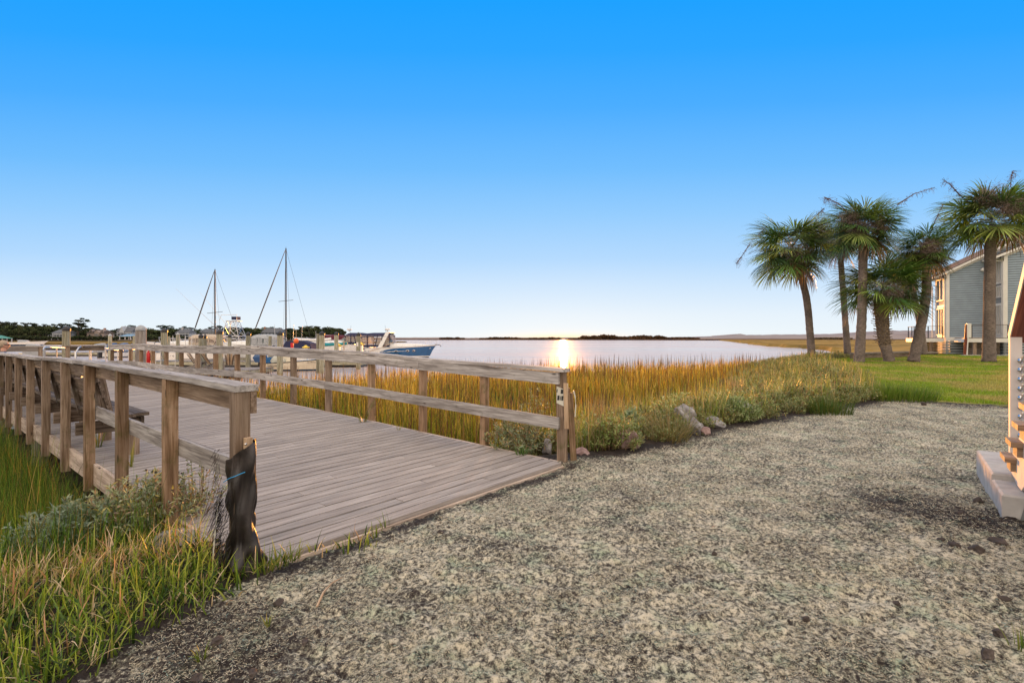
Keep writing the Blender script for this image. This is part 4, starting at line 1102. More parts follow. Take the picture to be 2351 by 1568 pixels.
def palm(label, Y, pts_px, r0, r1, ccx, ccy, reach, nf=38, lo=-.8, hi=1.5, stalks=(), clusters=2, boots=None, zbase=None, bias=None):
    W = [Vector(at(px, py, Y)) for px, py in pts_px]
    r_ = thing('palm_tree', label, 'palm tree', tuple(W[0])); o = W[0]
    pts = []
    for i in range(len(W) - 1):
        for k in range(6): pts.append(W[i].lerp(W[i+1], k / 6))
    pts.append(W[-1])
    top = W[-1]; cc = Vector(at(ccx, ccy, Y)); hub = top.lerp(cc, .66)
    pts.append(top.lerp(hub, .85))
    # smooth the polyline
    for _ in range(3):
        pts = [pts[0]] + [(pts[i-1] + pts[i]*2 + pts[i+1]) / 4 for i in range(1, len(pts)-1)] + [pts[-1]]
    nP = len(pts); rad = [r0 + (r1 - r0) * i / (nP - 1) + (r0 * .18 * math.exp(-i * .9)) for i in range(nP)]
    pts2, rad2 = [], []
    for i in range(nP - 1):
        for k in range(4):
            pts2.append(pts[i].lerp(pts[i+1], k / 4)); rad2.append((rad[i] + (rad[i+1] - rad[i]) * k / 4) * random.uniform(.965, 1.035))
    if boots: rad2 = [r_x * (.86 if boots[0] * 4 <= i_ < boots[1] * 4 else 1) for i_, r_x in enumerate(rad2)]
    mb = MB(tuple(o)); mb.tube(pts2, rad2, 16, wob=.03); mb.build('trunk', M_TRUNK, r_, smooth=True)
    ov = np.array(tuple(o)); parts = []; hb = np.array(tuple(hub)) - ov
    for i in range(nf):
        f = (i + .5) / nf
        el = (lo + (hi - lo) * f) * .85; az = i * 2.39996 + random.uniform(-.3, .3)
        if bias and random.random() < .3: az = bias + random.uniform(-.6, .6)
        pl = reach * random.uniform(.40, .54); bl = reach * random.uniform(.50, .62)
        if el > .75: pl *= .72
        parts += palm_frond(hb + np.array((0, 0, (f - .5) * .35)), az, el, pl, bl, dead=1. if (i < 4 and random.random() < .6) else 0.)
    for i in range(7):
        parts += palm_frond(hb, i * .9 + random.random(), random.uniform(-.4, .9), reach * .4, reach * .42)
    V, Fq, C = merge(parts); npmesh('crown', V, Fq, M_PALM, r_, C)
    # old flower clusters: tangles of grey-brown threads
    for i in range(clusters):
        N = 1500; a = random.uniform(PI, 2 * PI); dst = reach * random.uniform(.3, .55)
        c0 = hb + np.array((math.cos(a) * dst, math.sin(a) * dst, random.uniform(-.3, .45) * reach))
        A = c0 + RG.normal(size=(N, 3)) * np.array((.22, .22, .17)) * reach * .62
        B = A + RG.normal(size=(N, 3)) * .13 + (c0 - A) * .1
        V, Fq, C = strands(A, B, .0055, pick([(.22, .17, .15), (.15, .105, .09), (.30, .24, .22)], N)); npmesh('old_flower_cluster', V, Fq, M_STEM, r_, C)
    for path in stalks:
        S_ = [np.array(at(px, py, Y - .4)) - ov for px, py in path]
        A, B = [hb], []
        A = [hb] + S_[:-1]; B = S_
        pr = [strands(np.array(A), np.array(B), .034, pick([(.10, .06, .045)], len(A)))]
        for a_, b_ in zip(A[1:], B[1:]):
            for k in range(34):
                q = a_ + (b_ - a_) * random.random(); e = q + np.array((random.gauss(0, .14), random.gauss(0, .14), random.gauss(-.06, .12)))
                e2 = e + np.array((random.gauss(0, .06), random.gauss(0, .06), random.gauss(-.05, .06)))
                pr.append(strands(np.array([q, e]), np.array([e, e2]), .009, pick([(.12, .07, .055), (.18, .12, .09)], 2)))
        V, Fq, C = merge(pr); npmesh('flower_stalk', V, Fq, M_STEM, r_, C)
    if boots:
        i0, i1 = boots; mb = MB(tuple(o)); k = 0
        i = i0 * 4
        while i < i1 * 4:
            c = pts2[int(i)]; R_ = rad2[int(i)]
            for j in range(8):
                a = 2 * PI * (j + .5 * (k % 2)) / 8
                for sg in (-1, 1):
                    a0 = a + sg * .40; a1 = a - sg * .12
                    q0 = c + Vector((math.cos(a0), math.sin(a0), 0)) * R_ * 1.03 + Vector((0, 0, -.15))
                    q1 = c + Vector((math.cos(a1), math.sin(a1), 0)) * (R_ * 1.18) + Vector((0, 0, .10))
                    mb.beam(q0, q1, .058, .04, up=(math.cos(a), math.sin(a), 0))
                q1 = c + Vector((math.cos(a), math.sin(a), 0)) * (R_ * 1.12) + Vector((0, 0, .05))
                q2 = q1 + Vector((math.cos(a), math.sin(a), .35)) * random.uniform(.08, .24)
                mb.beam(q1, q2, .05, .03, up=(0, 0, 1))
            i += 2.3; k += 1
        mb.build('boot', M_BOOT, r_)
    return r_
palm('palm with a wide round crown leaning left, nearest the water', 33, [(1864, 822), (1853.8, 688), (1830, 600)], .22, .20, 1812, 552, 2.9, 48, -.85, 1.25, stalks=[[(1760, 520), (1722, 560), (1702, 590), (1690, 606)], [(1850, 520), (1880, 490), (1893, 478)]], clusters=3)
palm('slim palm standing behind and between the leftmost two tall trunks', 36, [(1946, 812), (1936, 672), (1929, 584)], .20, .18, 1925, 545, 1.85, 30, -.8, 1.2, stalks=[[(1900, 512), (1890, 500)]], clusters=4)
palm('tallest straight palm in the middle with speckled lower trunk', 28.8, [(1972, 834), (1979.6, 721), (1982, 560)], .25, .205, 1981, 500, 2.2, 47, -.85, 1.3, stalks=[[(2060, 470), (2100, 445), (2146, 431)], [(1925, 468), (1905, 458), (1892, 453)]], clusters=3)
palm('short palm whose trunk is covered in criss-cross leaf boots', 29.5, [(2042, 829), (2029, 783), (2024, 720), (2024, 690)], .25, .40, 2028, 650, 2.7, 42, -.4, 1.3, clusters=2, boots=(5, 19))
palm('curved palm leaning right with its foot on the lawn', 29, [(2097, 830), (2115, 747), (2128, 672), (2127, 606)], .26, .21, 2119, 552, 1.75, 42, -.9, 1.25, clusters=3, stalks=[[(2150, 500), (2165, 470)]])
palm('palm mostly hidden behind the curved one, dark crown and far foot', 36, [(2121, 813), (2112, 737), (2100, 690), (2090, 640)], .22, .19, 2062, 604, 1.75, 36, -.9, 1.2, clusters=4)
palm('tall right-hand palm with thick dark trunk before the houses', 28.6, [(2270.5, 831), (2272, 656), (2274, 545)], .28, .24, 2277, 482, 2.75, 48, -.5, 1.35, clusters=3, stalks=[[(2320, 430), (2322, 405), (2326, 392)], [(2205, 450), (2182, 425), (2168, 414)]])

# seawall timbers behind the palms
tb = thing('timber_seawall', 'low dark timber seawall behind the palms at the lawn edge', 'seawall', at(1985, 822, 33.5))
o = tb.location
for (a, b, Ya, Yb, zt, zb) in ((1955, 2105, 33.5, 38, .46, -.2), (2088, 2150, 41, 42, .30, -.3)):
    p0 = at(a, 800, Ya); p1 = at(b, 800, Yb)
    mb = MB(o); mb.beam((p0[0], p0[1], zt), (p1[0], p1[1], zt), .42, .09, segs=4); mb.build('cap_timber', W_DOCK, tb)
    mb = MB(o); mb.beam((p0[0], p0[1], (zt + zb) / 2 - .05), (p1[0], p1[1], (zt + zb) / 2 - .05), .2, zt - zb, segs=4); mb.build('wall_boards', W_BENCH, tb)
# ------------------------------------------------------------------ far shores
def land(name, poly, z0, m, kind=None, label=None, cat=None, hj=.25, step=6., seed=0, inner=None):
    """low grassy flat: polygon prism with a ragged rim"""
    rim = []
    for i in range(len(poly)):
        a = np.array(poly[i]); b = np.array(poly[(i + 1) % len(poly)]); L = np.linalg.norm(b - a)
        q = max(1, int(min(L / step, 150)))
        nrm_ = np.array((b[1]-a[1], a[0]-b[0])) / (L + 1e-9)
        for k in range(q):
            p = a + (b - a) * k / q
            rim.append(p + nrm_ * (random.random() - .5) * min(step, 8) * .5)
    n = len(rim); c = np.mean(rim, axis=0)
    inn = [np.array(p) + (c - p) / np.linalg.norm(c - p) * min(step * .7, 4.0) * random.uniform(.5, 1.3) for p in rim]
    V = [(p[0], p[1], -1.0) for p in rim] + [(p[0], p[1], z0 + random.uniform(-hj, hj) * .5) for p in inn]
    V += [tuple(np.array(p) + (c - p) * .02) + (z0 + random.uniform(-hj, hj) * .4,) for p in rim]
    V += [(c[0], c[1], z0)]
    Fs = []
    for j in range(n):
        k = (j + 1) % n
        Fs += [(j, k, n + k, n + j), (n + j, n + k, 2*n + k, 2*n + j), (2*n + j, 2*n + k, 3*n)]
    mb = MB(); mb.add(V, Fs); o = mb.build(name, m)
    if kind == 'structure': struct(o)
    else: tag(o, label, cat, None, kind)
    return o
# right-hand marsh behind the palms
land('far_marsh', [(123, 278), (72, 143), (69, 122), (57, 91), (50, 76), (47, 60), (46, 50), (60, 49), (140, 60), (420, 120), (1400, 900), (900, 1400), (350, 900), (180, 430)], -.15, M_FMARSH, 'stuff',
     'broad golden marsh flats reaching to the horizon behind the palms', 'marsh', .3, 4)
# left marsh strip in front of the wooded shore
land('far_marsh', [(-260, 186), (-110, 186), (-70, 215), (-62, 250), (-90, 272), (-300, 276)], -.3, M_FMARSH, 'stuff', 'golden marsh strip in front of the wooded far shore at the left', 'marsh', .3, 4)
land('far_marsh', [(-95, 262), (-60, 300), (-90, 330), (-130, 300)], -.35, M_FMARSH, 'stuff', 'darker marsh point at the right end of the golden strip', 'marsh', .3, 4)
# wooded bank
land('shore_bank', [(-620, 270), (-280, 274), (-180, 292), (-165, 345), (-170, 430), (-160, 492), (-300, 640), (-900, 700)], .25, M_LAND, 'structure', hj=.2)
# distant dark marsh line across the water
land('distant_marsh', [(-210, 760), (0, 720), (160, 640), (300, 520), (420, 520), (900, 900), (900, 1500), (-500, 1500)], -.05, M_FMARSHD, 'stuff', 'thin dark band of marsh on the far side of the open water', 'marsh', .5, 9)

# hazy low hills along the right horizon
def hills():
    xs = np.linspace(700, 3600, 170); V = []; Fq = []
    prof = np.interp(xs, [700, 1000, 1180, 1235, 1250, 1400, 1750, 2000, 2230, 2500, 3000, 3600], [4, 9, 15, 27, 19, 20, 24, 42, 40, 46, 50, 46])
    hn = prof * (1 + .10 * (fbm(xs, xs * 0, .02, 4, 3) - .5)) + 3.5 * fbm(xs, xs * 0, .06, 3, 8)
    for x, h in zip(xs, hn):
        V += [(x, 2600, -2), (x, 2640, h * .55), (x, 2760, h), (x, 3100, h * .7), (x, 3300, -2)]
    for i in range(len(xs) - 1):
        for j in range(4): Fq.append((i*5+j, (i+1)*5+j, (i+1)*5+j+1, i*5+j+1))
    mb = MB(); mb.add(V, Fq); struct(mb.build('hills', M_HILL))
    V = []; Fq = []; xs = np.linspace(-1000, 1100, 260)
    hn = 2.5 + 3.5 * fbm(xs, xs * 0, .006, 4, 31) + 2 * fbm(xs, xs * 0, .05, 3, 12)
    for x, h in zip(xs, hn): V += [(x, 2300, -2), (x, 2310, h * .8), (x, 2330, h), (x, 2500, -2)]
    for i in range(len(xs) - 1):
        for j in range(3): Fq.append((i*4+j, (i+1)*4+j, (i+1)*4+j+1, i*4+j+1))
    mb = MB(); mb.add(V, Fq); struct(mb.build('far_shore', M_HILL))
hills()

def clump(N, size, rad, flat=1., cols=None):
    """leaf tufts spread in lobes -> arrays around origin"""
    D = nrm(RG.normal(size=(N, 3))); R_ = RG.random(N) ** .35
    Pc = D * R_[:, None] * np.array(rad)
    return Pc
def leafquads(Pc, sz, col):
    N = len(Pc); A = nrm(RG.normal(size=(N, 3))); B = nrm(np.cross(A, RG.normal(size=(N, 3)))); s_ = sz[:, None]
    V = np.empty((N, 4, 3)); V[:, 0] = Pc - A*s_ - B*s_*.6; V[:, 1] = Pc + A*s_ - B*s_*.5; V[:, 2] = Pc + A*s_*.8 + B*s_*.6; V[:, 3] = Pc - A*s_*.7 + B*s_*.6
    b = np.arange(N) * 4
    return V.reshape(-1, 3), np.stack([b, b+1, b+2, b+3], -1), np.repeat(col, 4, 0)

# island woods across the bay (far-off masses)
def wood_mass(label, px0, px1, pytop, Y, dens=1., flatt=.75, gap=0., colr=((.09, .045, .022), (.13, .065, .028), (.06, .035, .018))):
    x0 = (px0 - F) / F * Y; x1 = (px1 - F) / F * Y; H = CAMZ + (777 - pytop) / F * Y
    parts = []; n = int((x1 - x0) / 4.0) + 1
    for i in range(n):
        x = x0 + (x1 - x0) * (i + random.random()) / n; t = (x - x0) / (x1 - x0)
        h = H * (1 - abs(2 * t - 1) ** 3 * flatt) * random.uniform(.80, 1.03)
        if random.random() < gap: continue
        for k in range(8):
            c = np.array((x + random.gauss(0, 2.8), Y + random.gauss(0, 8), h * random.uniform(.0, .84)))
            Pc = clump(int(60 * dens), 1, (3.6, 3.6, h * .24)) + c
            parts.append(leafquads(Pc, U(.7, 1.5, len(Pc)), pick(colr, len(Pc))))
    V, Fq, C = merge(parts); tag(npmesh('distant_wood', V, Fq, M_FAR, None, C), label, 'far woodland', None, 'stuff')
wood_mass('rounded wooded island to the right of the sun, left half', 1328, 1432, 768.8, 900)
wood_mass('longer wooded island right of the sun, right half', 1424, 1532, 769.5, 920)
wood_mass('sparse low trees trailing off right of the wooded islands', 1528, 1600, 774, 950, .8, .5, .25)
wood_mass('low scrub on the far shore just left of the sun', 1205, 1330, 775.0, 850, .6, .4, .5)
wood_mass('low wooded hump on the far shore left of the sun', 1105, 1196, 774.2, 950, .8, .6, .1)
wood_mass('scattered palms and scrub at the left of the distant shore', 1015, 1062, 774.6, 820, .8, .5, .3)
wood_mass('low scrub clumps in the far right marsh', 1877, 1942, 775.2, 700, .6, .4, .3, ((.1, .08, .05), (.14, .1, .06)))

# ---- individual trees of the left shore
OAKC = [(.035, .05, .022), (.05, .065, .028), (.065, .075, .035), (.028, .035, .02)]
def far_oak(seed):
    global RG
    r_ = thing('oak_tree', 'dark rounded live oak in the tree line across the water', 'tree', (0, 0, 0), 0, 'live oaks in the far tree line')
    mb = MB(); mb.tube([(0, 0, -1), (.2, 0, 2.5), (0, .2, 5)], [.55, .4, .2], 7)
    for k in range(4):
        a = k * 1.6 + seed; mb.tube([(.1, 0, 2.4), (math.cos(a) * 2, math.sin(a) * 2, 4.2), (math.cos(a) * 3.2, math.sin(a) * 3.2, 6)], [.28, .18, .06], 5)
    mb.build('trunk', M_BARK, r_)
    parts = []
    for k in range(13):
        a = random.uniform(0, 6.28); d = random.uniform(0, 3.9); c = np.array((math.cos(a) * d, math.sin(a) * d, random.uniform(2.6, 7.6 - d * .35)))
        rr_ = random.uniform(1.3, 2.3); Pc = clump(150, 1, (rr_, rr_, rr_ * .72)) + c
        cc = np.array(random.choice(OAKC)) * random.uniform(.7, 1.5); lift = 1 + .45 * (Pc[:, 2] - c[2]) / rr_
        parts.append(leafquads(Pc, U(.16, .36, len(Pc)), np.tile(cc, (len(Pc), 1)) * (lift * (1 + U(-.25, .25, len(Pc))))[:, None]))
    V, Fq, C = merge(parts); npmesh('crown', V, Fq, M_FAR, r_, C)
    return r_
def far_pine(big=False):
    r_ = thing('pine_tree', 'umbrella-topped pine rising out of the far tree line', 'tree', (0, 0, 0), 0, 'pines in the far tree line')
    mb = MB(); mb.tube([(0, 0, -1), (.25, 0, 4), (-.1, 0, 8.5)], [.32, .25, .14], 6); parts = []
    for k in range(26 if big else 12):
        a = random.uniform(0, 6.28); d = random.uniform(.6, 5.4 if big else 2.9); z = random.uniform(5.2 if big else 6.4, 9.6) - d * (.22 if big else .15)
        c = np.array((math.cos(a) * d, math.sin(a) * d, z))
        mb.tube([(0, 0, z - 1.2 - d * .1), (c[0] * .6, c[1] * .6, z - .5), tuple(c)], [.1, .07, .04], 4)
        rr_ = random.uniform(.9, 1.7); Pc = clump(85, 1, (rr_, rr_, rr_ * .3)) + c
        cc = np.array(random.choice([(.03, .05, .035), (.05, .06, .03), (.02, .035, .025)]))
        parts.append(leafquads(Pc, U(.12, .26, len(Pc)), np.tile(cc, (len(Pc), 1)) * (1 + U(-.3, .3, len(Pc)))[:, None]))
    mb.build('trunk', M_BARK, r_); V, Fq, C = merge(parts); npmesh('crown', V, Fq, M_FAR, r_, C)
    return r_
oaks = [far_oak(i) for i in range(4)]; pines = [far_pine() for _ in range(3)]; bigp = far_pine(True)
bigp['label'] = 'tallest pine of the far shore, its wide flat crown spread above the tree line'; del bigp['group']
used = set()
def put(proto, px, ptop, Y, hh, wsc=None):
    o = proto if proto.name not in used else copy_tree(proto)
    used.add(proto.name)
    z0 = -.1; top = CAMZ + (777 - ptop) / F * Y; sc = (top - z0) / hh
    o.location = ((px - F) / F * Y, Y, z0); ws = sc if wsc is None else wsc
    o.scale = (ws, ws, sc); o.rotation_euler = (0, 0, random.uniform(0, 6.28))
    return o
def shoreY(px): return float(np.interp(px, [0, 330, 500, 790], [300, 330, 400, 500]))
def ridge(px): return (-2.5 if px < 500 else -4.5) + float(np.interp(px, [0, 30, 60, 100, 130, 170, 205, 225, 245, 270, 300, 330, 360, 410, 450, 490, 520, 560, 600, 640, 700, 760, 790], [744, 746, 748, 750, 752, 752, 757, 762, 762, 757, 753, 754, 757, 755, 758, 757, 756, 757, 758, 757, 755, 754, 760]))
px = -12
while px < 786:
    Y = shoreY(px) + random.uniform(-6, 30); put(random.choice(oaks), px, ridge(px) + random.uniform(-2, 3.5), Y, 8.6, random.uniform(.9, 1.35) * Y / 330); px += random.uniform(6, 10)
px = -8
while px < 780:
    put(random.choice(oaks), px, random.uniform(769, 773.5), shoreY(px) - 22 + random.uniform(-4, 3), 8.6, random.uniform(.45, .7)); px += random.uniform(9, 17)
px = -5
while px < 770:
    Y = shoreY(px) - random.uniform(4, 14)
    if not any(a - 4 < px < b + 4 for a, b in ((118, 151), (196, 241), (262, 312), (398, 437), (450, 507), (596, 652))):
        put(random.choice(oaks), px, ridge(px) + random.uniform(7, 13), Y, 8.6, random.uniform(.7, 1.0) * Y / 330)
    px += random.uniform(12, 20)
for px, pt in ((4, 735.5), (17, 736), (32, 737.5), (56, 738), (74, 738.5), (84, 740), (103, 742), (125, 741), (140, 740), (152, 741), (216, 753), (228, 753), (303, 744), (372, 744.5), (388, 745.5), (420, 747), (436, 750), (478, 749), (500, 745), (505, 746.5),
               (524, 752), (548, 750), (570, 750), (622, 749), (663, 752), (690, 748), (712, 746), (727, 747), (742, 749.5), (762, 750), (776, 753), (640, 751), (590, 752)):
    put(random.choice(pines), px, pt, shoreY(px) + 8, 10.2, random.uniform(.75, 1.05) * shoreY(px) / 330)
put(bigp, 180, 726.5, 300, 10.2, 1.15)

# ---- houses of the far shore
def far_house(label, px0, px1, ptop, pbase, wall, roof, gable=0, dorm=0, chim=None, porch=True, name='house', stilts=True, dy=-16):
    Y = shoreY((px0 + px1) / 2) + dy; x0, _, zb = at(px0, pbase, Y); x1 = at(px1, ptop, Y)[0]; zt = at(px0, ptop, Y)[2]
    W = (x1 - x0) * .9; H = zt - zb; r_ = thing(name, label, 'house', ((x0 + x1) / 2, Y, zb))
    he = H * (.62 if not gable == 2 else .6); zf = H * .22 if stilts else 0; D_ = 8.
    mb = MB(); mb.box((0, D_/2, (zf + he) / 2), (W, D_, he - zf)); mb.build('wall', wall, r_)
    mb = MB(); hip = W * .12 if not gable == 2 else 0
    mb.add([(-W/2-.4, -.5, he), (W/2+.4, -.5, he), (W/2+.4, D_+.5, he), (-W/2-.4, D_+.5, he), (-W/2+hip, D_/2, H), (W/2-hip, D_/2, H)], [(0,1,5,4), (1,2,5), (2,3,4,5), (3,0,4), (3,2,1,0)])
    rf = mb.build('roof', roof, r_)
    if gable:
        gw = W * .3; gx = W * (.12 if gable == 1 else -.12); gh = H * .93 if gable == 1 else H * 1.02
        mb = MB(); mb.add([(gx-gw/2, -.7, zf), (gx+gw/2, -.7, zf), (gx+gw/2, -.7, he), (gx, -.7, gh), (gx-gw/2, -.7, he), (gx-gw/2, 3, zf), (gx+gw/2, 3, zf), (gx+gw/2, 3, he), (gx, 3, gh), (gx-gw/2, 3, he)],
                          [(0,1,2,3,4), (0,5,6,1), (1,6,7,2), (2,7,8,3), (3,8,9,4), (4,9,5,0)]); mb.build('gable', wall, r_)
        for k in (-.28, 0, .28):
            mb = MB(); mb.box((gx + gw * k, -.74, zf + (he - zf) * .55), (gw * .18, .06, (he - zf) * .55)); mb.build('window', M_WIN, r_)
    nw = max(3, int(W / 2.6))
    for i in range(nw):
        x = -W/2 + W * (i + .5) / nw
        if gable and abs(x - (W * (.12 if gable == 1 else -.12))) < W * .18: continue
        for zz in ((.5,) if he - zf < 3.6 else (.28, .74)):
            mb = MB(); mb.box((x, -.03, zf + (he - zf) * zz), (.95, .1, min(1.5, (he - zf) * .34))); mb.build('window', M_WIN, r_)
    for i in range(dorm):
        x = -W * .33 + W * .66 * i / max(1, dorm - 1)
        mb = MB(); mb.add([(x-.9, .8, he+.2), (x+.9, .8, he+.2), (x+.9, .8, he+1.4), (x, .8, he+2.1), (x-.9, .8, he+1.4), (x-.9, 3.2, he+.4), (x+.9, 3.2, he+.4), (x+.9, 3.2, he+1.4), (x, 3.2, he+2.1), (x-.9, 3.2, he+1.4)],
                          [(0,1,2,3,4), (1,6,7,2), (2,7,8,3), (3,8,9,4), (4,9,5,0)]); mb.build('dormer', wall, r_)
        mb = MB(); mb.box((x, .76, he + .95), (.7, .06, .8)); mb.build('window', M_WIN, r_)
    if chim is not None:
        mb = MB(); mb.box((W * chim, D_/2 - .8, (he + H + 1) / 2), (1.0, .9, H + 1 - he)); mb.build('chimney', M_BRICK if wall is not M_FWALL else M_FWALL, rf)
    if porch:
        mb = MB(); mb.box((0, -1.7, zf + .0), (W * .92, 2.6, .18)); mb.build('porch_floor', M_FWALL, r_)
        mb = MB(); mb.prism([(-W*.46, -3.1, zf + (he - zf) * .5), (-W*.46, -.02, zf + (he - zf) * .62), (-W*.46, -.02, zf + (he - zf) * .56)], (W * .92, 0, 0)); mb.build('porch_roof', roof, r_)
        for i in range(5):
            mb = MB(); mb.box((-W*.45 + W*.9*i/4, -2.9, (zf + (he - zf) * .5) / 2), (.18, .18, zf + (he - zf) * .5)); mb.build('porch_post', M_FWALL, r_)
    return r_
far_house('white two-storey house with porch under the umbrella pine', 118, 150, 756, 779, M_FWALL, M_ROOFG, 0, 0, None)
far_house('low warm-coloured cottage with dark roof, white front gable and two dormers', 197, 241, 757, 776, M_FWARM, M_ROOF, 1, 2, .3, False, 'cottage', False)
far_house('tall white gabled house with dark roof left of the thick round piling', 266, 304, 750, 779, M_FWALL, M_ROOFG, 2, 0, None)
far_house('white house with slate-blue roof and chimney between two pilings', 400, 436, 755, 779, M_FWALL, M_ROOFB if False else M_ROOFG, 0, 0, -.2)
far_house('grey house with dormer gable behind the first sailboat mast', 453, 508, 755, 778, M_FWALL2, M_ROOFG, 1, 1, None)
far_house('grey two-storey house with chimney left of the tall mast', 597, 650, 753, 781, M_FWALL2, M_ROOFG, 0, 0, -.42)
def gazebo(label, px0, px1, pt, pb, Y, roof):
    x0, _, zb = at(px0, pb, Y); x1 = at(px1, pt, Y)[0]; zt = at(px0, pt, Y)[2]; W = x1 - x0; H = zt - zb
    r_ = thing('dock_shelter', label, 'shelter', ((x0 + x1) / 2, Y, zb))
    mb = MB(); mb.add([(-W/2, -2.5, H*.62), (W/2, -2.5, H*.62), (W/2, 2.5, H*.62), (-W/2, 2.5, H*.62), (-W*.2, 0, H), (W*.2, 0, H)], [(0,1,5,4), (1,2,5), (2,3,4,5), (3,0,4), (3,2,1,0)]); mb.build('roof', roof, r_)
    for x in (-W*.42, 0, W*.42):
        for y in (-2.2, 2.2): mb = MB(); mb.box((x, y, H*.3), (.2, .2, H*.64)); mb.build('post', M_FWALL, r_)
    mb = MB(); mb.box((0, 0, .1), (W * 1.05, 5.2, .2)); mb.build('deck', W_DOCK, r_)
gazebo('blue-roofed dock shelter in front of the tall white house', 283, 312, 767, 781, 190, M_ROOFB)
gazebo('teal-roofed boat shelter at the far left border', -14, 12, 770, 789, 150, simple('teal_roof', (.06, .25, .20), .5))
# ------------------------------------------------------------------ marina
def hull_rings(L, B, fs, fb, draft=.35, rake=.9, n=14, zlow=None):
    """rings bow-wards: (half-beam curve), each: keel..gunwale both sides"""
    R_ = []
    for i in range(n + 1):
        t = i / n; x = L * t
        b = B / 2 * (1 - max(0, (t - .45) / .55) ** 2.3) ** .75 if t < 1 else .02
        b = max(b, .02); f = fs + (fb - fs) * t ** 1.7; xr = rake * max(0, t - .6) / .4
        k = -draft * (1 - max(0, (t - .75) / .25) ** 2 * 1.0)
        R_.append((x, b, f, k, xr))
    return R_
def hull_parts(r_, L, B, fs, fb, hm, bm_=None, deckm=None, draft=.35, rake=.9, stripe=None):
    R_ = hull_rings(L, B, fs, fb, draft, rake)
    low, up, dk = [], [], []
    for x, b, f, k, xr in R_:
        low.append([(x + xr*.0, b*.86, .12), (x, b*.72, -.02), (x - .05, 0, k), (x, -b*.72, -.02), (x + xr*.0, -b*.86, .12)])
        up.append([(x + xr*.08, b*.86, .12), (x + xr*.5, b*.97, f*.6), (x + xr, b, f)])
        dk.append((x + xr, b, f))
    mb = MB(); mb.loft(low); mb.build('hull_bottom', bm_ or M_BOTTOM, r_, smooth=True)
    mb = MB()
    mb.loft(up, caps=False); mb.loft([[(p[0], -p[1], p[2]) for p in q] for q in up], caps=False)
    x, b, f, k, xr = R_[0]; mb.add([(x, b*.86, .12), (x, b*.97, f*.6), (x, b, f), (x, -b, f), (x, -b*.97, f*.6), (x, -b*.86, .12)], [(0,1,2,3,4,5)])
    mb.build('hull', hm, r_, smooth=False)
    mb = MB(); mb.loft([[(p[0], p[1]*.98, p[2] - .03), (p[0], 0, p[2] + .05), (p[0], -p[1]*.98, p[2] - .03)] for p in dk], caps=False); mb.build('deck', deckm or M_GEL, r_)
    mb = MB(); mb.tube([(p[0], p[1], p[2]) for p in dk] + [(p[0], -p[1], p[2]) for p in reversed(dk)], .035, 6); mb.build('rub_rail', M_RUB if hm is M_CREAM else M_ALU, r_)
    return R_
def motor(r_, x, y, z, cowl, sc=1.):
    mb = MB(); mb.loft([[(x - .05*sc, y-.16*sc, z), (x - .05*sc, y+.16*sc, z), (x-.5*sc, y+.17*sc, z-.02), (x-.5*sc, y-.17*sc, z-.02)],
                        [(x, y-.2*sc, z+.3*sc), (x, y+.2*sc, z+.3*sc), (x-.62*sc, y+.2*sc, z+.25*sc), (x-.62*sc, y-.2*sc, z+.25*sc)],
                        [(x-.08*sc, y-.13*sc, z+.52*sc), (x-.08*sc, y+.13*sc, z+.52*sc), (x-.5*sc, y+.12*sc, z+.45*sc), (x-.5*sc, y-.12*sc, z+.45*sc)]], closed=True)
    o = mb.build('motor', cowl, r_, smooth=False)
    mb = MB(); mb.beam((x-.28*sc, y, z), (x-.34*sc, y, z-.75*sc), .12*sc, .2*sc, up=(1, 0, 0)); mb.build('motor_leg', M_BLACK, o)

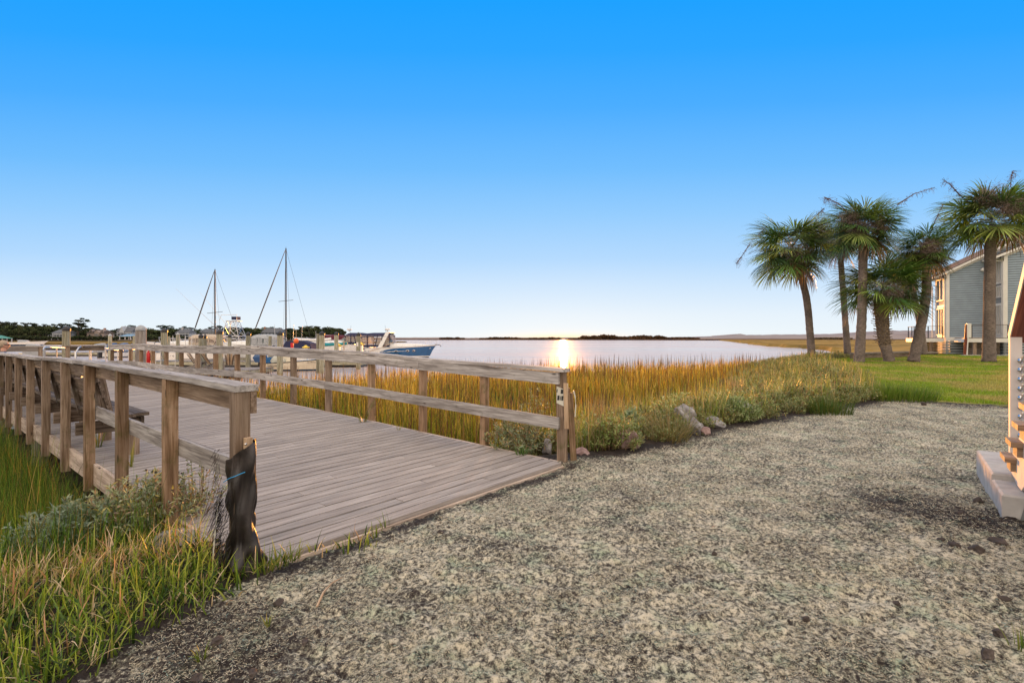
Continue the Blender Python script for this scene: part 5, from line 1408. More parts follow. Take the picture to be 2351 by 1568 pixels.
def cruiser(label, px, pw, Y, L, rz, hm, canm, flip=False, blue=False, canh=1.5, radar=True, arch=True, cx=(0., .42), portn=2, z0=-.9, B=2.9, fs=1.15, fb=1.55, extra=None, name='cabin_cruiser', hood=None, cat='boat'):
    x = (px - F) / F * Y
    r_ = thing(name, label, cat, (x, Y, z0), rz)
    if not blue: hull_parts(r_, L, B, fs, fb, hm, draft=.5)
    else:
        hull_parts(r_, L, B, fs, fb, M_GEL, draft=.5)
        # painted blue side panel, 4 mm proud of the hull, sweeping up towards the bow
        R_ = hull_rings(L, B, fs, fb, .5)
        for sg in (1, -1):
            rows = []
            for (x_, b, f, k, xr) in R_:
                t = x_ / L
                if t < .26: continue
                lo = .24; hi = f * np.interp(t, [.26, .34, .45, .6, 1.], [.30, .62, .84, .90, .94])
                def pt(z):
                    if z < f * .6: q = (z - .12) / (f * .6 - .12); return (x_ + xr * (.08 + .42 * q), sg * (b * (.86 + .11 * q) + .006), z)
                    q = (z - f * .6) / (f * .4); return (x_ + xr * (.5 + .5 * q), sg * (b * (.97 + .03 * q) + .006), z)
                rows.append([pt(lo + (hi - lo) * q) for q in (0, .25, .5, .75, 1)])
            mb = MB(); mb.loft(rows, caps=False); pn = mb.build('hull_panel', M_BLUEH, r_, smooth=False)
            for t in (.60, .72, .82):
                x_, b, f, k, xr = R_[int(round(t * 14))]
                mb = MB(); mb.lathe((0, 0, 0), [(.06, 0), (.17, 0), (.17, .03), (.12, .04), (.11, .015)], 14)
                mb.v = [(x_ + xr * .45 + p[0] * 1.25, sg * (b * .97 + .008 + p[2]), f * .62 + p[1] * .62) for p in mb.v]; mb.build('porthole', M_CHROME, pn)
                mb = MB(); mb.lathe((0, 0, 0), [(.10, 0), (.10, .02)], 12); mb.v = [(x_ + xr*.45 + p[0]*1.25, sg * (b*.97 + .012 + p[2]), f*.62 + p[1]*.62) for p in mb.v]; mb.build('porthole_glass', M_BLACK, pn)
    # trunk cabin
    secs = []
    for t, h, wb in ((.34, .10, .80), (.42, .50, .78), (.55, .50, .72), (.70, .38, .60), (.84, .22, .40), (.93, .06, .15)):
        f = fs + (fb - fs) * t ** 1.7; x_ = L * t + .9 * max(0, t - .6) / .4; b = B / 2 * wb
        secs.append([(x_, b, f - .02), (x_, b * .86, f + h * .85), (x_, 0, f + h), (x_, -b * .86, f + h * .85), (x_, -b, f - .02)])
    mb = MB(); mb.loft(secs); mb.build('cabin_top', M_GEL, r_, smooth=True)
    fz = fs + (fb - fs) * .2
    # windscreen
    xa, xb = L * .40, L * .53
    mb = MB(); mb.add([(xb, .85, fz+.42), (xb, -.85, fz+.42), (xa, -.72, fz+1.15), (xa, .72, fz+1.15), (xa-1.1, 1.1, fz+1.05), (xa-1.1, 1.22, fz+.3), (xa-1.1, -1.1, fz+1.05), (xa-1.1, -1.22, fz+.3)], [(0,1,2,3), (0,3,4,5), (1,7,6,2)])
    mb.build('windscreen', M_SHIELD, r_)
    mb = MB()
    for a, b in (((xb, .85, fz+.42), (xa, .72, fz+1.15)), ((xb, -.85, fz+.42), (xa, -.72, fz+1.15)), ((xa, .72, fz+1.15), (xa, -.72, fz+1.15)), ((xb, 0, fz+.44), (xa, 0, fz+1.15)), ((xa, .72, fz+1.15), (xa-1.1, 1.1, fz+1.05)), ((xa, -.72, fz+1.15), (xa-1.1, -1.1, fz+1.05)), ((xb, .85, fz+.42), (xa-1.1, 1.22, fz+.3)), ((xb, -.85, fz+.42), (xa-1.1, -1.22, fz+.3))):
        mb.tube([a, b], .03, 5)
    mb.build('windscreen_frame', M_WIRE if blue else M_ALU, r_)
    # canvas canopy with clear panels
    x0, x1 = L * cx[0] + .3, L * cx[1]; zc = fz + canh
    rings = []
    for t in (0, .1, .35, .65, .9, 1.):
        x_ = x0 + (x1 - x0) * t; h = zc - (.28 if t in (0,) else (.16 if t == 1. else (.08 if t == .1 else 0))); wb = 1.18
        rings.append([(x_, wb + .03, h - .40), (x_, wb * .9, h - .06), (x_, 0, h + .06), (x_, -wb * .9, h - .06), (x_, -wb - .03, h - .40)])
    mb = MB(); mb.loft(rings, caps=False); mb.build('canopy', canm, r_, smooth=True)
    for sg in (1, -1):
        mb = MB(); q = 4
        for i in range(q):
            a = x0 + (x1 - x0) * i / q + .06; b = x0 + (x1 - x0) * (i + 1) / q - .06
            mb.quad((a, sg*1.19, fs + .38), (b, sg*1.19, fs + .38), (b, sg*1.17, zc - .27), (a, sg*1.17, zc - .27))
        mb.build('clear_curtain', hood or M_GLASS, r_)
        mb = MB()
        for i in range(q + 1):
            a = x0 + (x1 - x0) * i / q; mb.beam((a, sg*1.2, fs + .02), (a + (.35 if i == 2 else 0), sg*1.18, zc - .24), .06, .13, up=(0, 1, 0))
        mb.beam((x0, sg*1.2, fs + .28), (x1, sg*1.2, fs + .28), .03, .22); mb.build('curtain_border', canm, r_)
    mb = MB(); mb.quad((x0 - .02, 1.1, fs + .2), (x0 - .02, -1.1, fs + .2), (x0 + .1, -1.0, zc - .3), (x0 + .1, 1.0, zc - .3)); mb.build('clear_curtain', hood or M_GLASS, r_)
    mb = MB(); mb.quad((xb - .1, .8, fz + .46), (xb - .1, -.8, fz + .46), (x1, -1.0, zc - .2), (x1, 1.0, zc - .2)); mb.build('clear_curtain', hood or M_GLASS, r_)
    if arch:
        mb = MB()
        for sg in (1, -1): mb.prism([(L*.30, sg*1.34, fs - .02), (L*.36, sg*1.34, fs - .02), (L*.47, sg*1.15, zc + .12), (L*.42, sg*1.15, zc + .14)], (0, -sg*.10, 0))
        mb.beam((L*.445, 1.15, zc + .10), (L*.445, -1.15, zc + .10), .42, .09); mb.build('radar_arch', M_GEL, r_)
    if radar:
        mb = MB(); mb.lathe((L*.40, 0, zc + .2), [(.07, 0), (.07, .14), (.28, .16), (.32, .24), (.30, .36), (.2, .40)], 14); mb.build('radar_dome', M_GEL, r_)
        mb = MB(); mb.tube([(L*.36, .5, zc), (L*.35, .5, zc + 1.0)], .012, 5); mb.build('antenna', M_WIRE, r_)
    # bow rail
    R_ = hull_rings(L, B, fs, fb); mb = MB()
    for sg in (1, -1):
        top = []
        for (x_, b, f, k, xr) in R_[6:]:
            p = (x_ + xr, sg * b * .93, f); q = (p[0] + .1, p[1] * .96, f + .52); top.append(q); mb.tube([p, q], .012, 5)
        mb.tube(top, .016, 5)
    mb.build('bow_rail', M_ALU, r_)
    mb = MB(); mb.beam((L + .75, 0, fb + .05), (L + 1.35, 0, fb + .02), .18, .08); mb.tube([(L + 1.35, 0, fb), (L + 1.5, 0, fb - .12), (L + 1.35, .1, fb - .2)], .03, 5); mb.build('anchor', M_BLACK, r_)
    for k in range(portn):
        x_, b, f, kk, xr = R_[5 + 3 * k]
        if not blue:
            mb = MB(); mb.ball((x_, -b * .99, f * .8), .12, 8, (1.6, .25, .6)); mb.build('porthole', M_BLACK, r_)
    return r_

bc = cruiser('white cabin cruiser with broad blue hull side and navy canopy, bow towards open water', 826, 0, 63, 8.6, math.radians(-3), M_GEL, M_NAVY, blue=True, canh=1.75, cx=(.02, .47))
# dockline and boat name
mb = MB(); mb.tube([(1.2, -1.5, .25), (1.9, -1.5, .9), (3.2, -1.45, 1.25), (4.6, -1.3, 1.9)], .03, 5); mb.build('mooring_line', W_PINE, bc)
def text(s, size, m, parent, loc, rot, name='lettering', shear=0., ext=.004):
    cu = bpy.data.curves.new(name, 'FONT'); cu.body = s; cu.size = size; cu.extrude = ext; cu.shear = shear
    o = bpy.data.objects.new(name, cu); COL.objects.link(o); dg = bpy.context.evaluated_depsgraph_get()
    me = bpy.data.meshes.new_from_object(o.evaluated_get(dg)); me.materials.clear(); me.materials.append(m)
    bpy.data.objects.remove(o); o = bpy.data.objects.new(name, me); COL.objects.link(o); o.parent = parent; o.location = loc; o.rotation_euler = rot
    return o
text('Just\nA Call', .42, M_NAVY, bc, (.55, -1.50, 1.0), (PI/2, 0, 0), 'boat_name', .3)
cruiser('white cruiser with navy canopy and radar moored behind the blue-sided one, bow to the left', 856, 0, 66, 7.6, math.radians(180), M_GEL, M_NAVY, canh=1.45, radar=True, arch=False, fs=1.5, fb=1.8)
cruiser('white boat under a maroon canopy with one tied-up side flap', 797, 0, 84, 8.2, math.radians(176), M_GEL, M_MAROON, canh=1.15, radar=False, arch=False, cx=(.0, .5), hood=M_MAROON, fs=1.7, fb=2.0)
cruiser('white cruiser with pale grey canopy and tinted windscreen left of the tall mast', 652, 0, 52, 5.6, math.radians(180), M_GEL, M_GREYC, canh=1.12, radar=False, arch=False, cx=(.0, .5), hood=M_GREYC, fs=1.5, fb=1.95, B=2.5)
cruiser('white cruiser with tan canopy right of the outboard boats', 515, 0, 54, 5.9, math.radians(180), M_GEL, M_TAN, canh=1.15, radar=False, arch=False, cx=(.0, .5), fs=1.5, fb=1.95, B=2.5)

# sport fishing boat with tuna tower
def sportfisher():
    Y = 60; x = at(588, 780, Y)[0]; r_ = thing('fishing_boat', 'white sport-fishing boat with tall lattice tuna tower and outriggers', 'boat', (x, Y, -.9), math.radians(180))
    hull_parts(r_, 6.4, 2.7, 1.5, 2.0, M_GEL, draft=.5)
    mb = MB(); mb.loft([[(2.2, 1.0, 1.2), (2.2, .85, 1.7), (2.2, -.85, 1.7), (2.2, -1.0, 1.2)], [(3.9, .9, 1.4), (3.6, .75, 1.85), (3.6, -.75, 1.85), (3.9, -.9, 1.4)]]); mb.build('console', M_GEL, r_)
    mb = MB()
    feet = [(1.2, 1.15, 1.15), (1.2, -1.15, 1.15), (3.9, 1.1, 1.35), (3.9, -1.1, 1.35)]; topz = 4.35
    tops = [(2.2, .45, topz), (2.2, -.45, topz), (3.2, .45, topz), (3.2, -.45, topz)]
    mid = [tuple(Vector(a).lerp(Vector(b), .45)) for a, b in zip(feet, tops)]; hi_ = [tuple(Vector(a).lerp(Vector(b), .78)) for a, b in zip(feet, tops)]
    for a, b in zip(feet, tops): mb.tube([a, b], .035, 6)
    for L_ in (mid, hi_, tops):
        for i, j in ((0, 1), (2, 3), (0, 2), (1, 3)): mb.tube([L_[i], L_[j]], .028, 5)
    for A_, B_ in ((feet, mid), (mid, hi_), (hi_, tops)):
        for i, j in ((0, 2), (1, 3), (0, 1), (2, 3)): mb.tube([A_[i], B_[j]], .022, 5); mb.tube([A_[j], B_[i]], .022, 5)
    for k in range(9): z = 1.4 + k * .32; t = (z - 1.15) / (topz - 1.15); a = Vector(feet[3]).lerp(Vector(tops[3]), t); mb.tube([tuple(a), (a[0], a[1] + .32, a[2])], .02, 4)
    mb.build('tower', M_ALU, r_)
    mb = MB(); mb.box((2.7, 0, 2.62), (2.0, 1.7, .07)); mb.build('hard_top', M_GEL, r_)
    mb = MB(); mb.box((2.6, 0, topz + .04), (1.4, 1.1, .06)); mb.build('tower_floor', M_ALU, r_)
    mb = MB(); mb.box((2.35, 0, topz + .36), (.6, .9, .36)); mb.build('control_station', M_NAVY, r_)
    mb = MB(); mb.tube([(2.0, .5, topz), (2.0, .5, topz + .75), (3.8, .5, topz + .72), (4.0, .5, topz + .1)], .03, 5); mb.build('tower_rail', M_ALU, r_)
    for sg, sx_ in ((1, 0), (-1, .0)):
        mb = MB(); mb.tube([(3.0, sg * 1.0, 2.7), (5.2, sg * 1.6, 5.0), (8.0, sg * 2.2, 8.0)], [.03, .022, .010], 5); mb.build('outrigger', M_ALU, r_)
sportfisher()

# flat skiff in front
sk_Y = 37.5
sk = thing('skiff', 'cream flat skiff with blue bottom and dark outboard, moored behind the railing', 'boat', (at(612, 780, sk_Y)[0], sk_Y, -.9), math.radians(3))
hull_parts(sk, 4.0, 1.9, .56, .86, M_CREAM, draft=.18, rake=.35)
motor(sk, -.05, 0, .62, M_MOTOR, 1.35)
mb = MB(); mb.box((1.6, -.05, .85), (.55, .6, .65)); mb.build('console', M_CREAM, sk)
mb = MB(); mb.ball((.95, 0, .72), .75, 12, (.95, .9, .55)); mb.build('crumpled_cover', M_TARP, sk, smooth=True)
mb = MB(); mb.box((.35, -.2, .78), (.5, .5, .4), .2); mb.build('cooler', M_BLUEH, sk)
mb = MB()
for sg in (1, -1):
    mb.tube([(2.2, sg*.7, .7), (2.3, sg*.7, 1.08), (3.3, sg*.45, 1.12), (3.5, sg*.35, .85)], .022, 5); mb.tube([(2.8, sg*.6, .72), (2.85, sg*.6, 1.1)], .018, 5)
mb.build('hand_rail', M_GEL, sk)
text('CAROLINA', .16, M_BLACK, sk, (.40, -.965, .34), (PI/2, 0, 0), 'lettering', .2); text('SKIFF', .16, M_BLACK, sk, (.48, -.955, .20), (PI/2, 0, 0), 'lettering', .2)
text('SC 9955 BY', .13, M_BLACK, sk, (3.2, -.80, .58), (PI/2, 0, .30), 'registration')
# small covered boat behind
cv = thing('covered_boat', 'small boat under a tall navy cover beside the kayak rack', 'boat', (at(725, 780, 47)[0], 47, -.9), math.radians(180))
hull_parts(cv, 4.4, 2.0, .6, .85, M_GEL)
mb = MB(); mb.loft([[(-.1, 1.0, .6), (.25, .7, 1.9), (.25, -.7, 1.9), (-.1, -1.0, .6)], [(1.4, 1.0, .62), (1.0, .7, 2.15), (1.0, -.7, 2.15), (1.4, -1.0, .62)], [(3.3, .6, .8), (2.5, .55, 2.1), (2.5, -.55, 2.1), (3.3, -.6, .8)]]); mb.build('boat_cover', M_NAVY, cv)
# centre console hull behind the dock
cc = thing('motor_boat', 'white hull with dark waterline stripe and blue outboards behind the floating dock', 'boat', (at(372, 780, 50)[0], 50, -.9), math.radians(0))
hull_parts(cc, 6.0, 2.5, .95, 1.15, M_GEL)
for y in (-.5, .5): motor(cc, -.05, y, .75, M_MOTOR, 1.5)
mb = MB(); mb.beam((.2, -1.1, .34), (4.4, -1.16, .36), .02, .06); mb.build('stripe', M_BLACK, cc)
mb = MB()
for a in (1.4, 2.6): 
    for sg in (1, -1): mb.tube([(a, sg*.5, .9), (a, sg*.5, 2.6)], .03, 5)
mb.build('top_frame', M_ALU, cc)
text('SC 7 VJ', .22, M_BLACK, cc, (1.3, -1.23, .62), (PI/2, 0, 0), 'registration')
# cluster of outboard boats at the left
OBL = ['first of the small outboard boats from the left, white with grey cowl', 'second small outboard boat from the left, blue cover over its motor', 'third small outboard boat from the left, white with big blue motor', 'rightmost of the small outboard boats, white with blue cowl']
for i, px in enumerate((243, 268, 292, 318)):
    r_ = thing('outboard_boat', OBL[i], 'boat', (at(px, 780, 62 + i)[0], 62 + i, -.9), math.radians(70 + i * 9), 'small outboard boats moored left of the round piling')
    hull_parts(r_, 4.6, 1.9, .6, .8, M_GEL); motor(r_, -.05, 0, .7, [M_GREYC, M_MOTOR, M_MOTOR, M_MOTOR][i], 2.1)
    mb = MB(); mb.box((1.8, 0, 1.0), (.6, .7, .9)); mb.build('console', [M_GEL, M_NAVY, M_GEL, M_GEL][i], r_)
    mb = MB(); mb.box((1.0, 0, .82), (1.2, 1.4, .3)); mb.build('boat_cover', [M_NAVY, M_MOTOR, M_TARP, M_MOTOR][i], r_)
for (px, Y, L, lab, rzz) in ((20, 120, 6.5, 'white boat on a lift at the far left border', 20), (40, 108, 7.5, 'low white work float with posts at the far left', 4), (455, 95, 5, 'small white boat behind the round piling', 10), (408, 100, 5.5, 'white boat on a lift in front of the far houses', 185), (432, 92, 6, 'dark-topped runabout between two pilings', 12), (1175*0+310, 130, 6, 'white boat beside the blue-roofed shelter', 8)):
    r_ = thing('motor_boat', lab, 'boat', (at(px, 780, Y)[0], Y, -.9 if 'lift' not in lab else -.1), math.radians(rzz)); hull_parts(r_, L, 2.2, .55, .9, M_GEL)
    mb = MB(); mb.loft([[(L*.3, .8, .6), (L*.3, .7, 1.2), (L*.3, -.7, 1.2), (L*.3, -.8, .6)], [(L*.6, .6, .7), (L*.52, .5, 1.1), (L*.52, -.5, 1.1), (L*.6, -.6, .7)]]); mb.build('console', M_NAVY if 'dark' in lab else M_GREYC, r_)
kk = thing('rowing_dinghy', 'yellow and white dinghy in the water behind the left railing', 'dinghy', (at(50, 780, 70)[0], 70, -.9), .1); hull_parts(kk, 2.6, 1.2, .35, .5, M_YEL)
# signboard at gangway
sg_ = thing('notice_board', 'plain pale grey board behind the far left railing', 'board', at(78, 812, 17.9)); mb = MB(); mb.box((0, 0, -.15), (.78, .04, .62)); mb.build('panel', M_GREYC, sg_)
for x in (-.3, .3): mb = MB(); mb.box((x, .06, -.7), (.07, .07, 1.4)); mb.build('post', W_DOCK, sg_)

# sailboats: hull low behind the docks, mast, boom, furled jib
def sailboat(label, pxm, pt, Y, pxj, pyj, ptj, covm, boom_px):
    xm = at(pxm, 777, Y)[0]; r_ = thing('sailboat', label, 'sailboat', (xm, Y, -.9)); zt = at(pxm, pt, Y)[2] + .9
    L = 8.0
    R_ = hull_rings(L, 2.4, .8, 1.0, .4)
    # hull modelled with bow to the left
    off = 4.6
    rows = [[(off - (x + xr), s_ * b * k_, z_) for s_, k_, z_ in ((1, 1, f), (1, .95, f*.5), (1, .8, 0), (0, 0, -.4), (-1, .8, 0), (-1, .95, f*.5), (-1, 1, f))] for (x, b, f, k, xr) in R_]
    mb = MB(); mb.loft(rows, closed=True); mb.build('hull', M_GEL, r_)
    mb = MB(); mb.loft([[(1.6, .8, .85), (1.6, .6, 1.25), (1.6, -.6, 1.25), (1.6, -.8, .85)], [(-1.2, .7, .9), (-1.0, .5, 1.25), (-1.0, -.5, 1.25), (-1.2, -.7, .9)]]); mb.build('cabin', M_GEL, r_)
    mb = MB(); mb.tube([(0, 0, .9), (0, 0, zt)], [.085 * Y / 55, .07 * Y / 55], 8); m_ = mb.build('mast', M_WIRE, r_)
    mb = MB(); zs_ = zt * .53; mb.tube([(-.75, -.2, zs_ - .1), (.75, .2, zs_ + .1)], .025, 5); mb.build('spreader', M_WIRE, m_)
    zb_ = 1.9; bx = at(boom_px, 777, Y)[0] - xm
    mb = MB(); mb.tube([(.05, 0, zb_), (bx, 0, zb_ + .05)], .09, 8); mb.build('boom', M_GEL if abs(bx) > 2 else covm, r_)
    if covm is not None: mb = MB(); mb.ball((.02, 0, zb_ + .1), .3, 8, (.8, .8, 1.8)); mb.build('sail_cover', covm, r_)
    j0 = at(pxj, pyj, Y); j1 = at(pxm - 2, ptj, Y)
    a = Vector((j0[0] - xm, 0, j0[2] + .9)); b = Vector((j1[0] - xm, 0, j1[2] + .9)); q = a.lerp(b, .45); a0 = a + (a - b) * .06
    mb = MB(); mb.tube([tuple(a0), tuple(a), tuple(q), tuple(b)], [.02, .06, .065, .03], 6); mb.build('furled_jib', M_WIRE, r_)
    mb = MB(); mb.tube([(0, 0, zt), (3.2, 0, .9)], .012, 4); mb.tube([(0, .05, zt * .97), (.15, 1.1, .9)], .010, 4); mb.tube([(0, -.05, zt * .97), (.15, -1.1, .9)], .010, 4); mb.build('shroud', M_WIRE, r_)
    mb = MB(); mb.tube([(0, 0, zt), (0, 0, zt + .25)], .012, 4); mb.ball((0, 0, zt + .05), .07, 6); mb.build('masthead_light', M_WIRE, m_)
sailboat('sailboat with the shorter mast and blue sail cover, left of the tower boat', 493.5, 621, 56, 449, 750, 624, M_BLUEH, 500)
sailboat('sailboat with the taller dark mast and white boom, right of the tower boat', 656.5, 572, 58, 588, 750, 576, None, 746)

# ---- docks
def dock(label, x0, x1, y0, y1, top=-.45, th=.35, piles=True, fl=True):
    r_ = thing('floating_dock', label, 'dock', ((x0 + x1)/2, (y0 + y1)/2, top)); o = r_.location
    mb = MB(o); w = max(x1 - x0, y1 - y0)
    if x1 - x0 >= y1 - y0:
        x = x0
        while x < x1 - .05: mb.beam((x + .07, y0, top), (x + .07, y1, top), .132, .04); x += .14 if w < 14 else .28
    else:
        y = y0
        while y < y1 - .05: mb.beam((x0, y + .07, top), (x1, y + .07, top), .132, .04); y += .14 if w < 14 else .28
    mb.build('deck_boards', W_DOCK, r_)
    mb = MB(o); 
    for a, b in (((x0 - .02, y0 - .02), (x1 + .02, y0 - .02)), ((x0 - .02, y1 + .02), (x1 + .02, y1 + .02)), ((x0 - .02, y0), (x0 - .02, y1)), ((x1 + .02, y0), (x1 + .02, y1))): mb.beam((*a, top - .13), (*b, top - .13), .04, .24)
    mb.build('fascia', W_PILE if fl else W_DOCK, r_)
    mb = MB(o); mb.box(((x0+x1)/2, (y0+y1)/2, top - .42), (x1 - x0 - .3, y1 - y0 - .3, .34)); mb.build('float', M_BLACK, r_)
    return r_
dock('long floating dock behind the cream skiff', -31, -12.2, 41.5, 44)
dock('floating platform with wooden chairs behind the railing', -24.5, -15.6, 30.2, 33.4)
dock('narrow dock finger beside the moored cruisers', -15.2, -13.6, 44.1, 66)
dock('narrow dock finger left of the tower boat', -27.5, -26.1, 44.1, 62)
dock('outer floating dock where the outboard boats lie', -62, -33, 67.5, 69.5)
dock('low white walkway on piles at the far left of the water', -118, -74, 104, 106, -.3)

# ---- pilings
PL = [(152, 755, 27, .36, 1), (252.4, 770, 40, .26, 2), (309, 771, 50, .32, 0), (376.7, 759, 31, .36, 1), (386.5, 772, 52, .28, 0), (408, 767, 44, .27, 2), (461, 772, 33, .28, 1), (470.5, 773, 34, .22, 1), (504, 762.6, 30, .36, 1), (527, 772, 46, .31, 1),
      (569.7, 766.7, 38, .34, 1), (620, 772, 46, .28, 0), (642.8, 765.5, 32, .36, 1), (731, 766, 35, .28, 0), (739, 765.5, 34.5, .34, 1), (772, 766, 42, .34, 1), (822.7, 767.8, 39, .34, 1)]
PLL = ['thick pale square-cut piling with black cap left of the gangway', 'slim grey piling at the left end of the far railing', 'greenish piling hidden partly by the thick round piling', 'pale piling with pointed black cap right of the thick round piling',
       'thin yellow-green piling right beside the black-capped one', 'short piling with white cone cap', 'grey piling of a pair in front of the tan canopy boat, left one', 'grey piling of a pair in front of the tan canopy boat, right one', 'mossy yellow-green piling with blue-black cap right of the shorter mast',
       'thin capped piling below the lattice tower', 'capped piling right of the lattice tower', 'uncapped grey piling in front of the grey canopy', 'broad black-capped piling left of the tall mast', 'left piling of the close pair near the maroon canopy', 'right piling of the close pair near the maroon canopy', 'capped piling before the maroon canopy boat', 'capped piling with white label in front of the blue cruiser']
for (px, pt, Y, dm, cap), lab in zip(PL, PLL):
    x, _, zt = at(px, pt, Y); r_ = thing('piling', lab, 'piling', (x, Y, -.9)); H = zt + .9
    mb = MB(); mb.tube([(0, 0, -1.2), (0, 0, H * .5), (.01, 0, H)], [dm/2 * 1.03, dm/2, dm/2 * .97], 14, wob=.02); mb.build('shaft', W_PILE, r_, smooth=False)
    if cap == 1: mb = MB(); mb.lathe((0.01, 0, H - .12), [(dm*.53, 0), (dm*.54, .13), (dm*.3, .22), (.02, .28)], 14); mb.build('cap', M_BLACK, r_)
    if cap == 2: mb = MB(); mb.lathe((0.01, 0, H - .06), [(dm*.53, 0), (dm*.54, .05), (.02, .2)], 14); mb.build('cap', M_GREYC, r_)
    if 'label' in lab: mb = MB(); mb.box((-.02, -dm/2 - .004, H - .75), (.13, .012, .3)); mb.build('number_plate', M_WHITE, r_)
x, _, zt = at(323.6, 746.5, 19.4); r_ = thing('piling', 'thickest round-topped grey piling beside the far railing', 'piling', (x, 19.4, -.9)); H = zt + .9
mb = MB(); mb.tube([(0, 0, -1.2), (0, 0, H - .2)], .178, 20); mb.build('shaft', W_DOCK, r_, smooth=True)
mb = MB(); mb.lathe((0, 0, H - .2), [(.181, -.02), (.178, .05), (.14, .13), (.07, .18), (.01, .2)], 20); mb.build('rounded_top', M_GREYC, r_, smooth=True)
# red extinguisher holder on a post
x, y, z = at(341, 800, 19.0); fe = thing('fire_extinguisher', 'red fire extinguisher hanging beside the thick round piling', 'fire extinguisher', (x, y, z - .55))
mb = MB(); mb.lathe((0, 0, 0), [(.05, 0), (.065, .03), (.065, .36), (.03, .42), (.03, .47)], 12); mb.build('cylinder', M_RED, fe, smooth=True)
mb = MB(); mb.tube([(0, 0, .46), (.08, -.02, .45), (.10, -.03, .1)], .012, 5); mb.box((0, 0, .5), (.09, .03, .05)); mb.build('hose', M_BLACK, fe)
mb = MB(); mb.box((0, .09, -.3), (.05, .05, 1.9)); mb.build('post', M_ALU, fe)
# dock gear
rk = thing('kayak_rack', 'rack of teal and white kayaks behind the navy covered boat', 'kayak rack', (at(735, 780, 56)[0], 56, -.45))
mb = MB()
for x in (-2.6, 0., 2.6):
    mb = MB(); mb.box((x, 0, .8), (.09, .09, 1.6)); mb.box((x, 0, 1.0), (.085, 1.2, .08)); mb.box((x, 0, 1.5), (.085, 1.2, .08)); mb.build('frame', W_PINE, rk)
def kayak(lab, dx, dz, m, L=4.2, px=735, Y=55.8):
    x = at(px, 780, Y)[0] + dx; r_ = thing('kayak', lab, 'kayak', (x, Y, -.45 + dz)); mb = MB()
    rg = []
    for i in range(13):
        t = i/12; w_ = .34 * math.sin(PI * min(max(t, .02), .98)) ** .6; rg.append([((t-.5)*L, w_*math.cos(a), .16*math.sin(a) + .12*abs(2*t-1)**3) for a in np.linspace(0, 2*PI, 9)[:-1]])
    mb.loft(rg, closed=True); mb.build('hull', m, r_, smooth=True); mb = MB(); mb.ball((0, 0, .12), .3, 10, (1.3, .7, .25)); mb.build('cockpit', M_BLACK, r_)
kayak('teal kayak on the lower shelf of the rack', -.3, 1.18, M_TEAL)
kayak('white kayak on the upper shelf of the rack', -.8, 1.72, M_GEL, 4.0)
kayak('teal kayak lying farther right on the rack', 1.3, 1.25, M_TEAL, 3.4, 735, 56.5)
x, y, z = at(680, 783, 45); bo = thing('mooring_buoy', 'round orange buoy hanging by the kayak rack', 'buoy', (x, y, z)); mb = MB(); mb.ball((0, 0, 0), .23, 14); mb.build('ball', M_ORANGE, bo, smooth=True); mb = MB(); mb.tube([(0, 0, .2), (0, 0, 1.0)], .02, 5); mb.build('rope', W_PINE, bo)
x, y, z = at(671, 793, 43); fb_ = thing('fire_box', 'small red box on a stand at the dock edge', 'fire box', (x, y, -.45)); mb = MB(); mb.box((0, 0, z + .45), (.2, .18, .42)); mb.build('box', M_RED, fb_); mb = MB(); mb.box((0, 0, .5), (.08, .08, 1.)); mb.build('stand', M_WHITE, fb_)
for (px, py, Y, lab) in ((702, 797, 42.5, 'white power pedestal with yellow lamp head, left one at the navy cover'), (777, 793, 43, 'white power pedestal with yellow lamp head beside the rightmost white bow'), (829, 790, 44, 'white power pedestal at the stern of the blue cruiser')):
    x, y, z = at(px, py, Y); r_ = thing('power_pedestal', lab, 'power pedestal', (x, y, -.45)); H = z + .45
    mb = MB(); mb.box((0, 0, H/2 - .1), (.26, .26, H)); mb.build('body', M_GEL, r_); mb = MB(); mb.lathe((0, 0, H - .1), [(.16, 0), (.30, .05), (.30, .10), (.14, .18), (.06, .26)], 12); mb.build('lamp_head', M_YEL, r_)
# short poles with rods
for i, (px, pt) in enumerate(((632, 745), (671, 744), (690, 748), (744*0+727, 760))):
    x, _, zt = at(px, pt + 18, 53); 
    o_ = thing('fishing_rod_holder', ['thin pole left of the tall mast', 'thin forked pole right of the tall mast', 'slanted pole above the kayak rack', 'short pole above the navy cover'][i], 'pole', (x, 53, -.45)); mb = MB(); mb.tube([(0, 0, 0), (random.uniform(-.2, .2), 0, zt + 1.25)], [.03, .015], 5); mb.build('pole', M_ALU, o_)

# ---- adirondack chairs
def chair(px, Y, rz, lab):
    r_ = thing('adirondack_chair', lab, 'chair', (at(px, 780, Y)[0], Y, -.43), rz, 'adirondack chairs on the floating platform')
    for i in range(5):
        a = (i - 2) * .085; mb = MB(); mb.beam((a * .8, .18, .30), (a * 1.25, .58, 1.02 - abs(i - 2) * .06), .082, .02, up=(0, -1, .5)); mb.build('back_slat', W_PINE if i % 2 else W_BENCH, r_)
    for i in range(5): mb = MB(); y = -.30 + i * .1; mb.beam((-.26, y, .40 - i * .035), (.26, y, .40 - i * .035), .09, .02); mb.build('seat_slat', W_DOCK, r_)
    for sx_ in (-.32, .32):
        mb = MB(); mb.beam((sx_, -.34, .60), (sx_, .36, .58), .13, .022); mb.build('armrest', W_DOCK, r_)
        mb = MB(); mb.beam((sx_, -.30, 0), (sx_, -.30, .59), .03, .10, up=(0, 1, 0)); mb.build('front_leg', W_DOCK, r_)
        mb = MB(); mb.beam((sx_ * .9, -.34, .36), (sx_ * .9, .52, .03), .03, .12); mb.build('rear_leg', W_DOCK, r_)
    return r_
ch = chair(527, 30.8, math.radians(-150), 'weathered slatted chair nearest the skiff, back turned to the boardwalk')
